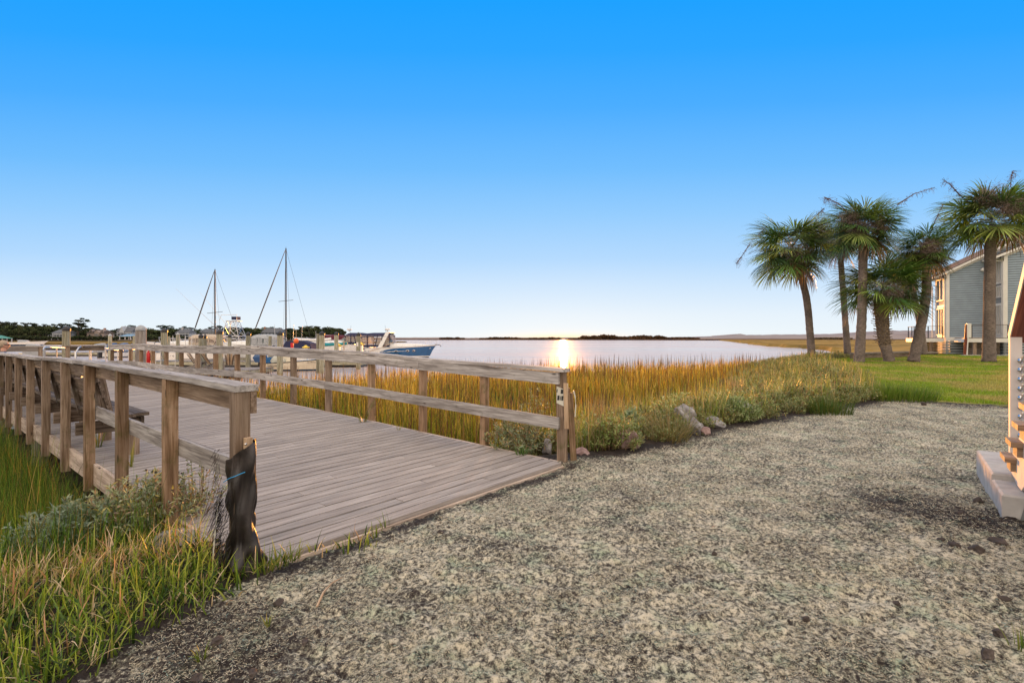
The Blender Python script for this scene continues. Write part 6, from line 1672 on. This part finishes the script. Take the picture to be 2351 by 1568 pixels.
def ccopy(src, px, Y, rz, lab):
    c = copy_tree(src); c.location = (at(px, 780, Y)[0], Y, -.43); c.rotation_euler = (0, 0, rz); c['label'] = lab; return c
ccopy(ch, 488, 31.6, math.radians(150), 'slatted chair second from the skiff, facing it')
ccopy(ch, 455, 32.4, math.radians(95), 'slatted chair seen edge-on, leftmost on the platform')
# ---- gangway
gw = thing('gangway', 'aluminium gangway ramp with curved tube handrails down to the floating platform', 'gangway', (-15.6, 17.6, .1)); o = gw.location
a0 = Vector((-15.55, 17.75, .1)); b0 = Vector((-20.3, 30.3, -.4)); dd_ = (b0 - a0); sd_ = dd_.cross(Vector((0, 0, 1))).normalized() * .48
mb = MB(o); mb.beam(a0, b0, .98, .06, segs=2); mb.build('tread_plate', M_ALU, gw)
for sg in (-1, 1):
    a = a0 + sd_ * sg; b = b0 + sd_ * sg; up = Vector((0, 0, 1)); dn = dd_.normalized()
    mb = MB(o); pts = [a - dn*.25 + up*.1, a - dn*.42 + up*.45, a - dn*.38 + up*.85, a - dn*.15 + up*1.02, a + up*1.05]
    pts += [b + up*1.05, b + dn*.4 + up*1.0, b + dn*.6 + up*.7, b + dn*.62 + up*.05]
    mb.tube([tuple(p) for p in pts], .028, 8); mb.build('handrail', M_ALU, gw, smooth=True)
    mb = MB(o); mb.tube([tuple(a + up*.55), tuple(b + up*.55)], .018, 6); mb.build('lower_rail', M_ALU, gw)
    for k in range(9):
        p = a.lerp(b, (k + .5) / 9); mb = MB(o); mb.tube([tuple(p), tuple(p + up*1.05)], .02, 6); mb.build('stanchion', M_ALU, gw)
# ------------------------------------------------------------------ townhouses at the right
EX = Vector((.906, -.423, 0)); EY = Vector((.423, .906, 0))
def townhouse(label, C, zdeck, zc, slope, wid, dep, aL, wins, back=9.0, pitch_end=7.5):
    """C corner (x,y); local a along EX, b along EY; gable-end wall faces the camera"""
    r_ = thing('townhouse', label, 'house', (C[0], C[1], .1)); o = r_.location; Cv = Vector((C[0], C[1], 0))
    q = lambda a, b, z: tuple(Cv + EX * a + EY * b + Vector((0, 0, z)))
    topz = lambda a: zc + slope * a
    # clapboard end wall
    mb = MB(o); z = zdeck; e = .185
    while z < topz(wid) - .02:
        a0 = max(0, (z + e - zc) / slope) if z + e > zc else 0
        a0 = min(a0, wid)
        if a0 < wid - .05: mb.add([q(a0, 0, z), q(wid, 0, z), q(wid, 0, z + e - .035), q(a0, 0, z + e - .035), q(a0, -.06, z), q(wid, -.06, z)], [(4, 5, 2, 3), (0, 1, 5, 4), (2, 3, 0, 1)])
        z += e
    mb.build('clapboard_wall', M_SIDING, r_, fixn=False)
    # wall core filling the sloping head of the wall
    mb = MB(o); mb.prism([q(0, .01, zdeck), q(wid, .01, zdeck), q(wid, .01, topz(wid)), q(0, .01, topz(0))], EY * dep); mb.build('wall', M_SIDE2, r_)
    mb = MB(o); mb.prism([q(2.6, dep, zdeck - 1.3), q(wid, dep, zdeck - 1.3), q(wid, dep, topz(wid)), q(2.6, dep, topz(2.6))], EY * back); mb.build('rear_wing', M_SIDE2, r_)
    # corner boards and frieze
    mb = MB(o); mb.beam(q(.10, -.05, zdeck - .01), q(.10, -.05, topz(.1) - .05), .22, .06, up=tuple(-EY)); mb.build('corner_board', M_WHITE, r_)
    mb = MB(o); mb.beam(q(0, -.05, topz(0) - .12), q(wid, -.05, topz(wid) - .12), .07, .22); mb.build('rake_board', M_WHITE, r_)
    mb = MB(o); mb.beam(q(-.02, -.05, zdeck - .16), q(wid, -.05, zdeck - .16), .05, .30); mb.build('band_board', M_WHITE, r_)
    # slatted skirt
    mb = MB(o)
    for k in range(5):
        zz = zdeck - .42 - k * .22
        mb.beam(q(.05, -.02, zz), q(wid, -.02, zz), .03, .15)
    for k in range(int(wid / 2) + 1): mb.beam(q(.06 + k * 2, .03, .0), q(.06 + k * 2, .03, zdeck - .3), .09, .05, up=tuple(EY))
    mb.build('slatted_skirt', M_SKIRT, r_)
    mb = MB(o)
    for k in range(5):
        zz = zdeck - .42 - k * .22; mb.beam(q(.0, 0, zz), q(0, dep, zz), .03, .15)
    mb.build('slatted_skirt', M_SKIRT, r_)
    mb = MB(o); mb.prism([q(.4, .5, 0), q(wid, .5, 0), q(wid, .5, zdeck - .3), q(.4, .5, zdeck - .3)], EY * .05); mb.build('crawlspace_backing', M_BLACK, r_)  # black sheet set behind the slats
    # roof slab with overhang
    mb = MB(o); ov = .75; th = .16; A = pitch_end
    mb.prism([q(-ov, -.32, topz(-ov) + .02), q(A, -.32, topz(A) + .02), q(A, -.32, topz(A) + th + .06), q(-ov, -.32, topz(-ov) + th + .02)], EY * (dep + .75))
    rf = mb.build('roof', M_ROOF, r_)
    mb = MB(o); mb.prism([q(2.2, dep + .44, topz(2.2)), q(A, dep + .44, topz(A)), q(A, dep + .44, topz(A) + th), q(2.2, dep + .44, topz(2.2) + th)], EY * back); mb.build('rear_roof', M_ROOF, rf)
    mb = MB(o); mb.beam(q(-ov, -.345, topz(-ov) + .03), q(A, -.345, topz(A) + .03), .03, .17); mb.build('fascia', M_WHITE, rf)
    mb = MB(o); mb.tube([q(-ov - .06, -.3, topz(-ov) + .05), q(-ov - .06, dep + .4, topz(-ov) + .05)], .07, 8); mb.build('gutter', M_WHITE, rf)
    mb = MB(o); mb.tube([q(-ov - .04, -.2, topz(-ov)), q(-ov + .2, -.1, topz(-ov) - .15), q(-.05, -.08, topz(-ov) - .22), q(-.05, -.08, zdeck)], .04, 6) if aL else mb.tube([q(-ov - .04, dep + .3, topz(-ov)), q(-ov - .02, dep + .3, topz(-ov) - .3), q(-.25, dep + .2, topz(-ov) - .5), q(-.25, dep + .2, zdeck)], .04, 6)
    mb.build('downspout', M_WHITE, rf)
    # soffit
    mb = MB(o); mb.add([q(-ov + .02, -.3, topz(-ov)), q(0, -.3, topz(-ov) - .0), q(0, dep + .4, topz(-ov)), q(-ov + .02, dep + .4, topz(-ov))], [(0, 1, 2, 3)]); mb.build('soffit', M_WHITE, rf)
    # windows on the side face (towards the setting sun)
    for (b0, b1, z0, z1, cols) in wins:
        mb = MB(o)
        for a_, b_ in (((b0, z0), (b1, z0)), ((b0, z1), (b1, z1)), ((b0, z0), (b0, z1)), ((b1, z0), (b1, z1))):
            mb.beam(q(-.045, a_[0], a_[1]), q(-.045, b_[0], b_[1]), .09, .11, up=tuple(-EX))
        for k in range(1, cols):
            bb = b0 + (b1 - b0) * k / cols; mb.beam(q(-.05, bb, z0), q(-.05, bb, z1), .08, .09, up=tuple(-EX))
        fr = mb.build('window', M_WHITE, r_)
        mb = MB(o); mb.add([q(-.02, b0, z0), q(-.02, b1, z0), q(-.02, b1, z1), q(-.02, b0, z1)], [(0, 1, 2, 3)]); mb.build('pane', M_WIN, fr)
    # trim between the windows on the side face
    mb = MB(o)
    for zz in (zdeck + .1, zdeck + 2.65, zc - .1): mb.beam(q(-.03, 0, zz), q(-.03, dep, zz), .05, .2)
    for bb in (.08, dep - .08): mb.beam(q(-.035, bb, zdeck), q(-.035, bb, topz(0) - .1), .05, .16, up=tuple(-EX))
    mb.build('side_trim', M_WHITE, r_)
    return r_, q
C1 = at(2172, 774.6, 43)[:2]; C2 = at(2304.5, 778, 40.24)[:2]
t1, q1 = townhouse('farther grey clapboard townhouse with sloping roof behind the right-hand palm', C1, 1.54, 6.95, .53, 8.0, 2.4, False, [(.35, 2.1, 1.75, 4.0, 3), (.35, 2.1, 4.7, 6.5, 2)])
t2, q2 = townhouse('nearer grey clapboard townhouse with sunlit tall windows at the right border', C2, 1.50, 8.05, .45, 9.0, 1.6, True, [(.25, 1.4, 1.75, 4.1, 3), (.25, 1.4, 4.75, 5.6, 3), (.25, 1.4, 5.85, 7.75, 3)])
def porch(label, q, a0, a1, b0, b1, zd_, sides, posts):
    p0 = q(a0, b0, 0); r_ = thing('porch_deck', label, 'porch', (p0[0], p0[1], .1)); o = r_.location
    mb = MB(o); mb.prism([q(a0, b0, zd_ - .04), q(a1, b0, zd_ - .04), q(a1, b0, zd_), q(a0, b0, zd_)], EY * (b1 - b0)); mb.build('floor', W_BENCH, r_)
    mb = MB(o); mb.beam(q(a0, b0 - .03, zd_ - .2), q(a1, b0 - .03, zd_ - .2), .05, .30); mb.beam(q(a0 - .03, b0, zd_ - .2), q(a0 - .03, b1, zd_ - .2), .05, .30); mb.build('band_board', M_WHITE, r_)
    for (a, b) in posts: mb = MB(o); mb.beam(q(a, b, .05), q(a, b, zd_ - .35), .22, .22, up=tuple(EY)); mb.build('post', W_POST2, r_)
    for (A_, B_) in sides:
        mb = MB(o); P0 = q(*A_, zd_); P1 = q(*B_, zd_)
        mb.beam((P0[0], P0[1], zd_ + .98), (P1[0], P1[1], zd_ + .98), .09, .04); mb.build('handrail', W_BENCH, r_)
        for t in (0, .5, 1): p = Vector(P0).lerp(Vector(P1), t); mb = MB(o); mb.beam(tuple(p), (p[0], p[1], zd_ + .97), .05, .05); mb.build('rail_post', M_BLACK, r_)
        mb = MB(o)
        for k in range(8): mb.tube([(P0[0], P0[1], zd_ + .1 + k * .105), (P1[0], P1[1], zd_ + .1 + k * .105)], .008, 4)
        mb.build('cable', M_ALU, r_)
    mb = MB(o)
    for k in range(6): mb.beam(q(a0 + .2, (b0 + b1) / 2, .2 + k * .17), q(a1 - .1, (b0 + b1) / 2, .2 + k * .17), .03, .14)
    mb.build('slat_screen', W_BENCH, r_)
    return r_
porch('porch deck of the farther townhouse with cable railing over the marsh', q1, -2.1, -.1, .2, 2.6, 1.5, [((-2.1, .3), (-.15, .3)), ((-2.0, .3), (-2.0, 2.5))], [(-.9, .35)])
pd2 = porch('porch deck of the nearer townhouse with white posts and red-edged stair', q2, -2.6, -.08, -1.2, 1.5, 1.5, [((-2.3, -1.15), (-.15, -1.15))], [(-2.1, -1.0)])
o = pd2.location
mb = MB(o); mb.beam(q2(-2.5, -1.18, 1.5), q2(-2.5, -1.18, 2.62), .26, .26, up=tuple(EY)); mb.build('newel_post', M_WHITE, pd2)
mb = MB(o); mb.beam(q2(-2.75, -1.2, .15), q2(-2.62, -1.2, 2.55), .05, .2, up=tuple(EX)); mb.build('stair_stringer', M_RED if False else W_MAHOG, pd2)
mb = MB(o); mb.beam(q2(-2.64, -1.3, .15), q2(-2.52, -1.3, 2.6), .03, .07, up=tuple(EX)); mb.build('stringer_trim', M_WHITE, pd2)
pp = q2(-1.6, -1.25, .13); mb = MB(o); mb.box(pp, (2.6, .8, .08), -.437); mb.build('footing_pad', M_CONC, pd2)
fl = thing('floodlight', 'round white floodlight fixed high on the clapboard wall beside the palm trunk', 'light fixture', q1(2.35, -.15, 7.05)); mb = MB(); mb.ball((0, -.1, 0), .17, 10, (1.4, 1, 1)); mb.build('lamp_head', M_WHITE, fl); mb = MB(); mb.box((0, .08, 0), (.12, .2, .12)); mb.build('bracket', M_WHITE, fl)

# ------------------------------------------------------------------ stair at the right border
sl = thing('concrete_slab', 'pale two-step concrete footing slab under the stair at the right border', 'slab', (3.95, 4.13, 0)); o = sl.location
e1 = Vector((.607, .795, 0)); e2 = Vector((.795, -.607, 0)); S0 = Vector((3.95, 4.13, 0))
def sq(u, v, z): return tuple(S0 + e1 * u + e2 * v + Vector((0, 0, z)))
def slab(u0, u1, v0, v1, z0, z1, m, name):
    c = .014; mb = MB(o); lo = [sq(u0, v0, z0), sq(u1, v0, z0), sq(u1, v1, z0), sq(u0, v1, z0)]
    hi1 = [sq(u0, v0, z1 - c), sq(u1, v0, z1 - c), sq(u1, v1, z1 - c), sq(u0, v1, z1 - c)]; hi2 = [sq(u0 + c, v0 + c, z1), sq(u1 - c, v0 + c, z1), sq(u1 - c, v1 - c, z1), sq(u0 + c, v1 - c, z1)]
    mb.loft([lo, hi1, hi2], closed=True); return mb.build(name, m, sl)
slab(.58, 1.78, 0, 3, -.2, .245, M_CONC, 'upper_step')
slab(.0, .577, 0, 3, -.2, .195, M_CONC, 'lower_step')
mb = MB(o); mb.add([sq(-.004, .10, -.02), sq(-.004, 1.6, -.02), sq(-.004, 1.6, .165), sq(-.004, .14, .165)], [(0, 1, 2, 3)]); mb.build('dark_patch', M_CONCD, sl)  # darker patch on the front face of the lower step

st = thing('staircase', 'white stair with wooden treads, cable railing and brown handrail at the right border', 'staircase', (4.2, 4.35, .2)); o = st.location
T0 = Vector((4.235, 4.40, 0)); dn_ = -e1
for k in range(7):
    c = T0 + dn_ * (.315 * k); z = .43 + .18 * k
    mb = MB(o)
    for j in range(2):
        a = c + e1 * (.075 + .145 * j) * 1.0
        mb.beam((a[0], a[1], z - .022), tuple(a + e2 * 1.25 + Vector((0, 0, z - .022))), .138, .044)
    mb.build('tread', W_TREAD, st)
    mb = MB(o); a = c + e1 * .14 + e2 * .04; mb.beam((a[0], a[1], z - .085), tuple(a + e2 * 1.2 + Vector((0, 0, z - .085))), .2, .08); mb.build('tread_cleat', W_TREAD, st)
# stringers (saw-tooth replaced by a deep board under the tread ends)
for v in (.075, 1.15):
    mb = MB(o); b0 = S0 + e2 * 0
    base = T0 + e2 * v
    def sp(u, z): p = base - e1 * u; return (p[0], p[1], z)
    mb.prism([sp(-.28, .255), sp(-.28, .40), sp(2.0, 1.72), sp(2.0, 1.10), sp(.20, .205), sp(-.0, .205)], e2 * .045); mb.build('stringer', M_PANEL, st)
# far newel and cable railing on the outer side
nb = at(2331, 900, 5.02); npx = Vector((nb[0], nb[1], 0))
mb = MB(o); mb.beam((npx[0], npx[1], .245), (npx[0], npx[1], 1.47), .085, .09, up=tuple(e1)); mb.build('newel_post', M_PANEL, st)
h0 = npx + e2 * .03 + Vector((0, 0, 1.46)); h1 = h0 - e1 * 2.42 + Vector((0, 0, 1.72))
h0b = h0 + e1 * .05 + Vector((0, 0, -.035))
mb = MB(o); mb.beam(tuple(h0b), tuple(h1), .13, .05, segs=3); mb.build('handrail', W_MAHOG, st)
mb = MB(o); mb.beam(tuple(h0b + Vector((0, 0, .03)) - e2 * .068), tuple(h1 + Vector((0, 0, .03)) - e2 * .068), .012, .09); mb.build('handrail_edge', M_PANEL, st)
for k in range(11):
    z = 1.235 - k * .09; a = npx - e1 * .085 + e2 * .035 + Vector((0, 0, z))
    mb = MB(o); mb.ball(tuple(a), .034, 14); mb.build('cable_fitting', M_CHROME, st, smooth=True)
    mb = MB(o); b = a - e1 * 2.3 + Vector((0, 0, 2.3 * .57)); mb.tube([tuple(a - e1 * .03), tuple(a - e1 * .10 + Vector((0, 0, .05)))], .012, 8); mb.tube([tuple(a - e1 * .03), tuple(b)], .005, 6); mb.build('cable', M_ALU, st)

# posts carrying the head of the stair, out of frame to the right
L0 = T0 - e1 * 1.80
for (v, h) in ((.155, 1.45), (1.07, 1.45)):
    p = L0 + e2 * v; mb = MB(o); mb.beam((p[0], p[1], -.1), (p[0], p[1], h), .09, .09, up=tuple(e1)); mb.build('support_post', M_PANEL, st)
pn = npx - e1 * 2.32 + e2 * .03; mb = MB(o); mb.beam((pn[0], pn[1], 1.2), (pn[0], pn[1], 3.06), .085, .09, up=tuple(e1)); mb.build('upper_newel', M_PANEL, st)

# ------------------------------------------------------------------ wrapped end post and stakes
wp = Vector(P(3.41, 1.405, 0))
sk_ = thing('wooden_stake', 'pale wooden stake standing against the wrapped end post', 'stake', (wp[0] + .055, wp[1] - .02, -.1))
mb = MB(); mb.beam((.002, -.015, -.1), (.012, -.012, .925), .036, .040, up=(.6, .8, 0), segs=3); mb.build('shaft', W_PINE, sk_)
mb = MB(); mb.lathe((.010, -.036, .89), [(.002, -.008), (.007, -.006), (.008, 0), (.007, .006), (.002, .008)], 8); mb.build('screw', M_CHROME, sk_)
cl = thing('silt_fence_cloth', 'torn black woven cloth wrapped round the near end post of the left railing', 'cloth', (wp[0], wp[1], -.02)); 
def cloth():
    nseg = 56; nlev = 46; V = []; zt = .83
    for i in range(nlev + 1):
        t = i / nlev
        for j in range(nseg):
            a = 2 * PI * j / nseg; ca, sa = math.cos(a), math.sin(a)
            # squarish wrap, tighter in the middle, spread at the foot
            r = .066 / max(abs(math.cos(a + .69)), abs(math.sin(a + .69))) ** .9 + .036 * math.exp(-((a - 5.75) / .5) ** 2)
            r *= .93 * np.interp(t, [0, .07, .14, .24, .45, .7, .85, 1], [1.4, 1.5, 1.25, 1.02, .98, 1.02, 1.08, 1.16])
            r += .009 * math.sin(a * 4 + t * 11) + .006 * math.sin(a * 2 - t * 19) + .006 * math.sin(a * 9 - t * 17 + 1) + .010 * math.sin(a * 3 + t * 14) * (1 - t) + .006 * mn_noise(ca * 3, sa * 3, t * 9)
            r += .02 * math.exp(-((t - .10) / .05) ** 2) * math.sin(a * 4 + 1)
            top = zt - .13 * (.5 - .5 * math.cos(a - .3)) * (1 if True else 0)
            z = t * top + .012 * math.sin(a * 7) * (t < .05)
            V.append((r * ca + .012 * (1 - t) + .01, r * sa - .01, z))
    Fs = []
    for i in range(nlev):
        for j in range(nseg): Fs.append((i*nseg + j, i*nseg + (j+1) % nseg, (i+1)*nseg + (j+1) % nseg, (i+1)*nseg + j))
    mb = MB(); mb.add(V, Fs); ob = mb.build('wrap', M_CLOTH, cl, smooth=True)
    return V, nseg, nlev
from mathutils import noise as _mn
def mn_noise(x, y, z): return _mn.noise(Vector((x, y, z)))
V_, ns_, nl_ = cloth()
# frayed threads hanging off the left side
N = 300; aa = U(PI * .95, PI * 1.55, N); zz = .50 * RG.random(N) ** 1.2
A = np.stack([.105 * np.cos(aa), .105 * np.sin(aa) - .01, zz + .05], -1)
ln_ = U(.04, .20, N); dr = np.stack([-U(.2, .9, N), -U(.0, .5, N), -U(.5, 1.8, N)], -1); dr = nrm(dr)
B = A + dr * (ln_ * .5)[:, None]; C_ = B + nrm(dr + np.array((-.05, 0, -.75))) * (ln_ * .5)[:, None]; C_[:, 2] = np.maximum(C_[:, 2], .0)
cc_ = pick([(.012, .011, .012), (.03, .028, .03), (.10, .10, .11)], N, [.5, .38, .12])
V, Fq, Cc = merge([strands(A, B, .0016, cc_), strands(B, C_, .0013, cc_)]); npmesh('frayed_threads', V, Fq, M_STEM, cl, Cc)
N = 60; aa = U(PI * .95, PI * 1.2, N); A = np.stack([.12 * np.cos(aa) - .02, .12 * np.sin(aa), U(.58, .78, N)], -1); B = A + np.stack([-U(.0, .035, N), U(-.02, .02, N), -U(.0, .07, N)], -1)
V, Fq, Cc = strands(A, B, .0014, pick([(.02, .018, .02), (.07, .06, .06)], N)); npmesh('frayed_edge', V, Fq, M_STEM, cl, Cc)
def ring_line(z0, z1, a0, a1, name):
    pts = []
    for k in range(22):
        t = k / 21; a = a0 + (a1 - a0) * t; r = (.066 / max(abs(math.cos(a + .69)), abs(math.sin(a + .69))) ** .9 + .016 + .036 * math.exp(-((a - 5.75) / .5) ** 2)) * (.97 if z0 > .3 else 1.25) + .006
        pts.append((r * math.cos(a) + .012, r * math.sin(a) - .012, z0 + (z1 - z0) * t))
    mb = MB(); mb.tube(pts, .0026, 5); mb.build(name, M_TWINE, cl)
ring_line(.565, .645, PI * 1.06, PI * 1.72, 'blue_stitching')
# paper strip hanging beneath the cloth
mb = MB(); mb.add([(-.105, -.04, .52), (-.075, -.10, .52), (-.09, -.11, .30), (-.13, -.06, .27), (-.10, -.12, .12), (-.135, -.075, .10)], [(0, 1, 2, 3), (3, 2, 4, 5)]); mb.build('printed_strip', M_TAPE, cl)
mb = MB()
for k in range(6): z = .50 - k * .038; mb.add([(-.082 - k*.003, -.108, z), (-.098 - k*.003, -.085, z - .003), (-.098 - k*.003, -.085, z - .020), (-.082 - k*.003, -.108, z - .017)], [(0, 1, 2, 3)])
mb.build('printed_mark', M_BLACK, cl)

# end post at the right: tape and two leaning stakes
rp = Vector(P(3.42, 5.065, 0))
tp = thing('printed_tape', 'strip of pale tape with dark blocks wrapped round the right end post', 'tape', (rp[0], rp[1], .70)); 
def tri(u): return None
ux = Vector((.638, .77, 0)); vx = Vector((-.77, .638, 0))
mb = MB(); hw = .049
ring = [(-1, -1), (1, -1), (1, 1), (-1, 1)]
vs = []
for z, sk2 in ((0.0, 0), (.20, 0)):
    for a, b in ring: p = ux * (a * hw) + vx * (b * hw); vs.append((p[0], p[1], z + .03 * a + .015 * b))
mb.add(vs, [(0, 1, 5, 4), (1, 2, 6, 5), (2, 3, 7, 6), (3, 0, 4, 7)]); mb.build('band', M_TAPE, tp)
mb = MB()
def blk(a0, a1, z0, z1, face):
    # on inner face (towards the boards, -ux) or front face (-vx)
    if face == 0: f = lambda a, z: tuple(-ux * (hw + .003) + vx * (a * hw) + Vector((0, 0, z)))
    else: f = lambda a, z: tuple(-vx * (hw + .003) + ux * (a * hw) + Vector((0, 0, z)))
    mb.add([f(a0, z0), f(a1, z0), f(a1 - .1, z1), f(a0 - .1, z1)], [(0, 1, 2, 3)])
for a0, a1, z0, z1, fc in ((.95, .75, .11, .15, 0), (-.2, -.9, .10, .15, 0), (.8, .2, .02, .075, 0), (-.45, -.9, .02, .075, 0), (-.9, .1, .09, .15, 1), (.3, .8, .05, .10, 1), (.02, -.06, .02, .07, 0), (-.14, -.20, .02, .07, 0), (-.28, -.34, .02, .07, 0)): blk(a0, a1, z0, z1, fc)
mb.build('printed_mark', M_BLACK, tp)
x, y, z = at(1318, 1010, 6.0); s1 = thing('wooden_stake', 'taller reddish-brown stake behind the right end post with torn cloth at its top', 'stake', (x - .02, 6.12, -.1))
mb = MB(); mb.beam((.03, 0, .05), (-.02, 0, .90), .075, .05, up=(0, 1, 0), segs=3); mb.beam((-.0, .05, .4), (-.04, .05, .955), .06, .04, up=(0, 1, 0)); mb.build('shaft', W_POST, s1)
mb = MB(); mb.path([(.025, -.03, .93), (.045, -.035, .85), (.05, -.035, .75), (.04, -.035, .62)], .03, .012); mb.build('torn_cloth', M_TAPE, s1)
x, y, z = at(1301, 1000, 5.95); s2 = thing('wooden_lath', 'short thin lath nailed between the right end post and its stakes', 'stake', (x, 5.95, .5))
mb = MB(); mb.beam((.0, 0, -.10), (-.015, 0, .43), .05, .022, up=(0, 1, 0)); mb.build('shaft', W_PINE, s2)
x, y, z = at(1300, 1000, 6.1); dk = thing('black_cloth_roll', 'rolled dark fence cloth between the right end post and the stake', 'cloth', (x, 6.1, 0))
mb = MB(); mb.tube([(-.012, .05, -.05), (-.005, .05, .3), (-.01, .05, .55), (-.015, .05, .78)], [.03, .03, .025, .015], 10, wob=.15); mb.build('roll', M_CLOTH, dk)

# ------------------------------------------------------------------ seated man on the bench (far left)
def person():
    s0, n0 = 18.6, 1.80; x, y, z = P(s0, n0, 0); 
    r_ = thing('person', 'man with grey-blond hair and dark sunglasses on the bench at the far left, facing right', 'person', (x, y, .0), math.atan2(.77, .638))
    # local +X is the facing direction
    me = bpy.data.meshes.new('body')
    J = [(0, 0, .50, .15), (.0, 0, .70, .145), (-.02, 0, .93, .16), (.0, 0, 1.07, .075), (.015, 0, 1.14, .058),
         (0, .2, 1.0, .065), (.06, .25, .74, .05), (.27, .2, .64, .04), (0, -.2, 1.0, .065), (.06, -.25, .74, .05), (.27, -.2, .64, .04),
         (.1, .10, .50, .1), (.45, .11, .52, .075), (.46, .11, .09, .05), (.1, -.10, .50, .1), (.45, -.11, .52, .075), (.46, -.11, .09, .05), (.6, .11, .04, .04), (.6, -.11, .04, .04)]
    E = [(0,1),(1,2),(2,3),(3,4),(2,5),(5,6),(6,7),(2,8),(8,9),(9,10),(0,11),(11,12),(12,13),(0,14),(14,15),(15,16),(13,17),(16,18)]
    me.from_pydata([j[:3] for j in J], E, []); ob = bpy.data.objects.new('body', me); COL.objects.link(ob); ob.parent = r_
    md = ob.modifiers.new('skin', 'SKIN'); ob.modifiers.new('sub', 'SUBSURF').levels = 2
    for i, v in enumerate(me.skin_vertices[0].data): v.radius = (J[i][3], J[i][3]); v.use_root = (i == 0)
    dg = bpy.context.evaluated_depsgraph_get(); m2 = bpy.data.meshes.new_from_object(ob.evaluated_get(dg)); ob.modifiers.clear(); ob.data = m2
    m2.materials.clear(); m2.materials.append(M_SHIRT)
    # head with face
    V = []; Fs = []; nu, nv = 20, 16
    for i in range(nv + 1):
        t = PI * i / nv
        for j in range(nu):
            a = 2 * PI * j / nu; cx_, cy_ = math.cos(a), math.sin(a); rr_ = math.sin(t); zz = math.cos(t)
            X = .098 * rr_ * cx_; Y = .078 * rr_ * cy_; Z = .122 * zz
            if Z < 0: X *= 1 - .25 * (Z / -.122) * (0 if cx_ > 0 else 1); Y *= 1 - .28 * (-Z / .122)
            front_ = max(0, cx_) ** 12 * rr_
            X += .026 * front_ * math.exp(-((Z + .012) / .022) ** 2)      # nose
            X += .008 * front_ * math.exp(-((Z + .055) / .012) ** 2)      # lips
            X += .012 * front_ * math.exp(-((Z + .095) / .02) ** 2)       # chin
            V.append((X + .02, Y, Z + 1.27))
    for i in range(nv):
        for j in range(nu): Fs.append((i*nu + j, i*nu + (j+1) % nu, (i+1)*nu + (j+1) % nu, (i+1)*nu + j))
    mb = MB(); mb.add(V, Fs)
    for sg in (1, -1): mb.ball((.01, sg * .08, 1.265), .03, 8, (.6, .3, 1.))
    mb.tube([(.01, 0, 1.2), (0, 0, 1.05)], .055, 10); mb.build('head', M_SKIN, r_, smooth=True)
    mb = MB(); mb.ball((-.002, 0, 1.30), .108, 16, (.98, .80, .98)); mb.build('hair', M_HAIR, r_, smooth=True)
    mb = MB(); mb.ball((.112, -.035, 1.285), .03, 8, (.5, 1., .7)); mb.ball((.112, .035, 1.285), .03, 8, (.5, 1., .7)); mb.beam((.11, -.07, 1.29), (.0, -.082, 1.29), .012, .018); mb.beam((.11, .07, 1.29), (.0, .082, 1.29), .012, .018); mb.build('sunglasses', M_BLACK, r_)
    for sg in (1, -1):
        mb = MB(); mb.ball((.31, sg * .2, .62), .04, 8, (1.2, .9, .5))
        for k in range(4): mb.tube([(.34, sg*.2 + (k - 1.5) * .019, .62), (.38, sg*.2 + (k - 1.5) * .02, .61), (.40, sg*.2 + (k - 1.5) * .02, .585)], [.010, .009, .007], 6)
        mb.tube([(.30, sg*.16, .62), (.33, sg*.145, .615), (.355, sg*.145, .60)], [.011, .010, .008], 6); mb.build('hand', M_SKIN, r_, smooth=True)
        mb = MB(); mb.tube([(.06, sg*.10, .52), (.28, sg*.11, .545), (.46, sg*.11, .52), (.465, sg*.11, .30), (.46, sg*.11, .10)], [.115, .10, .085, .07, .068], 12); mb.build('trousers', M_TROUS, r_, smooth=True)
        mb = MB(); mb.ball((.53, sg*.11, .05), .05, 10, (2.4, .9, .85)); mb.build('shoe', M_BLACK, r_, smooth=True)
person()
